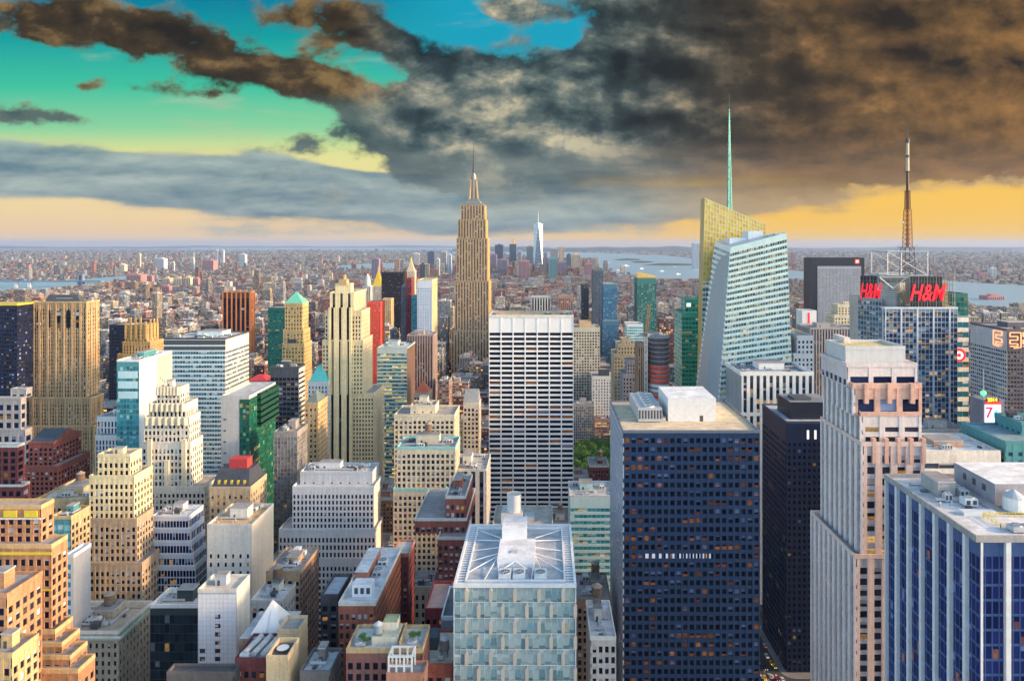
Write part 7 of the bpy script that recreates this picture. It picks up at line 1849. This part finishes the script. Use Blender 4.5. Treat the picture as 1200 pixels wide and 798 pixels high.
# ================================================================ cars on the avenue
TYRE = stone((.02, .02, .02), .2); CGL = pane((.01, .015, .02), 0, 0)
def car_parts(col):
    paint_ = metal(col, .25, .2)
    b = MB()
    prof = [(-2.3, .35), (2.3, .35), (2.3, .75), (1.9, .88), (1.0, .95), (.45, 1.42), (-1.1, 1.45), (-1.75, .98), (-2.3, .92)]
    n = len(prof)
    ring = lambda x, k: [(x * (k if z > 1.0 else 1), y, z) for y, z in prof]
    L_, R_ = ring(-.9, .82), ring(.9, .82)
    b.face(L_[::1], paint_); b.face(R_[::-1], paint_)
    for i in range(n): j = (i + 1) % n; b.face([L_[j], L_[i], R_[i], R_[j]], paint_)
    g = MB(); g.face([(-.66, 1.02, .98), (.66, 1.02, .98), (.62, .52, 1.40), (-.62, .52, 1.40)], CGL, [(0, 0), (1, 0), (1, 1), (0, 1)])
    g2 = MB(); g2.face([(.66, -1.72, 1.0), (-.66, -1.72, 1.0), (-.62, -1.15, 1.44), (.62, -1.15, 1.44)], CGL, [(0, 0), (1, 0), (1, 1), (0, 1)])
    w = MB(); w.bar((-.12, 0, 0), (.12, 0, 0), .33, TYRE, 12)
    out = []
    for nm, mb in (('body', b), ('windscreen', g), ('rear_window', g2), ('wheel', w)):
        o_ = mb.build(nm); out.append((nm, o_.data)); bpy.data.objects.remove(o_)
    hl = MB(); hl.box(-.14, .14, -.04, .04, -.09, .09, lamp((1, .85, .6), 2.0)); o_ = hl.build('headlight'); out.append(('headlight', o_.data)); bpy.data.objects.remove(o_)
    tl = MB(); tl.box(-.14, .14, -.04, .04, -.09, .09, lamp((1, .05, .02), 2.0)); o_ = tl.build('tail_light'); out.append(('tail_light', o_.data)); bpy.data.objects.remove(o_)
    return dict(out)
CARC = {'white': (.75, .75, .75), 'yellow': (.75, .42, .02), 'black': (.02, .02, .025), 'silver': (.45, .47, .5), 'dark red': (.3, .02, .02)}
cars = {k: car_parts(v) for k, v in CARC.items()}
for (px, py, cn, lab) in [(898.5, 769, 'white', 'white car alone in the avenue left lane by the navy office block'), (904, 777, 'yellow', 'yellow taxi on the avenue just below the white car'), (907.5, 781, 'yellow', 'second yellow taxi, nearer the rounded pavement corner'), (897, 783, 'black', 'black car at the left kerb of the avenue'),
                          (903, 793, 'silver', 'silver car at the bottom edge in the avenue'), (911, 796, 'dark red', 'dark red car at the bottom edge beside the rounded pavement'), (896.5, 757, 'silver', 'silver car farthest up the avenue beside the dark tower'), (896, 795, 'yellow', 'yellow taxi half hidden by the navy office block'), (917, 797, 'white', 'white car turning at the cross street')]:
    x, y = gpt(px, py)
    r_ = empty('parked_car' if cn == 'black' else 'car', (x, y, .012), lab, 'car', 'cars on the avenue'); r_.rotation_euler = (0, 0, R(180) if cn != 'silver' else 0); r_.rotation_euler[2] += rt_.uniform(-.05, .05)
    P_ = cars[cn]
    def add(nm, loc=(0, 0, 0)):
        c = bpy.data.objects.new(nm, P_[nm]); COL.objects.link(c); c.parent = r_; c.location = loc
    add('body'); add('windscreen'); add('rear_window')
    for sx in (-.85, .85):
        for sy in (-1.45, 1.4): add('wheel', (sx, sy, .33))
        add('headlight', (sx * .72, 2.32, .66)); add('tail_light', (sx * .72, -2.32, .72))
# ================================================================ boats in the harbour
WHB = stone((.85, .85, .85), .05)
def boat_parts():
    h_ = MB(); L_, B_ = 30, 6
    dk = [(-L_, -B_, 4), (L_ * .6, -B_, 4), (L_, 0, 5.5), (L_ * .6, B_, 4), (-L_, B_, 4)]; kl = [(-L_ * .96, -B_ * .7, 0), (L_ * .55, -B_ * .7, 0), (L_ * .85, 0, 0), (L_ * .55, B_ * .7, 0), (-L_ * .96, B_ * .7, 0)]
    h_.face(dk, WHB)
    for i in range(5): j = (i + 1) % 5; h_.face([kl[i], kl[j], dk[j], dk[i]], WHB)
    c_ = MB(); c_.box(-L_ * .7, L_ * .3, -B_ * .7, B_ * .7, 4, 9, WHB); c_.box(-L_ * .4, L_ * .15, -B_ * .6, B_ * .6, 9, 12.5, WHB); c_.cyl(-L_ * .3, 0, 12.5, 17, 1.6, 1.4, stone((.6, .2, .05)), 8)
    w_ = MB(); w_.face([(-L_, -5, -.8), (-L_, 5, -.8), (-L_ * 5.5, 9, -.8), (-L_ * 5.5, -9, -.8)], stone((.75, .80, .82), .15))
    out = []
    for nm, mb in (('hull', h_), ('cabin', c_), ('wake', w_)): o_ = mb.build(nm); out.append((nm, o_.data)); bpy.data.objects.remove(o_)
    return out
bp = boat_parts()
for k, (px, py, rz, lab) in enumerate([(734, 312.3, 10, 'largest white ferry trailing foam right of the low green islands'), (714, 308.5, 80, 'small white boat left of the green islands'), (709, 318, 160, 'small white boat closest to the downtown shore'), (725, 317.5, 0, 'white boat with short wake below the ferry'), (752, 315.5, 20, 'white boat in mid harbour'), (775, 318.5, 190, 'white boat towards the faceted glass tower'), (700, 303, 0, 'tiny white boat at the far left of the harbour'), (790, 313, 170, 'tiny white boat near the lone tower across the harbour'), (795, 322, 30, 'white boat nearest the right hand pier shore')]):
    x, y = gpt(px, py); r_ = empty('ferry_boat', (x, y, 1.6), lab, 'boat', 'boats in the harbour'); r_.rotation_euler = (0, 0, R(rz)); s = 1.5 if k == 0 else .9; r_.scale = (s, s, s)
    for nm, me in bp: c = bpy.data.objects.new(nm, me); COL.objects.link(c); c.parent = r_
# ================================================================ the air
hz = MB()
m_ = bpy.data.materials.new('haze'); m_.use_nodes = True
t = NT(m_.node_tree); t.n.remove(t.n['Principled BSDF'])
pv = t.node('ShaderNodeVolumePrincipled'); pv.inputs['Color'].default_value = (.46, .62, .95, 1); pv.inputs['Density'].default_value = HAZE; pv.inputs['Anisotropy'].default_value = .15
t.l.new(pv.outputs[0], t.n['Material Output'].inputs['Volume'])
hz.box(-64000, 64000, -3000, 64000, -1, 470, m_)
tag(hz.build('haze'), kind='stuff')
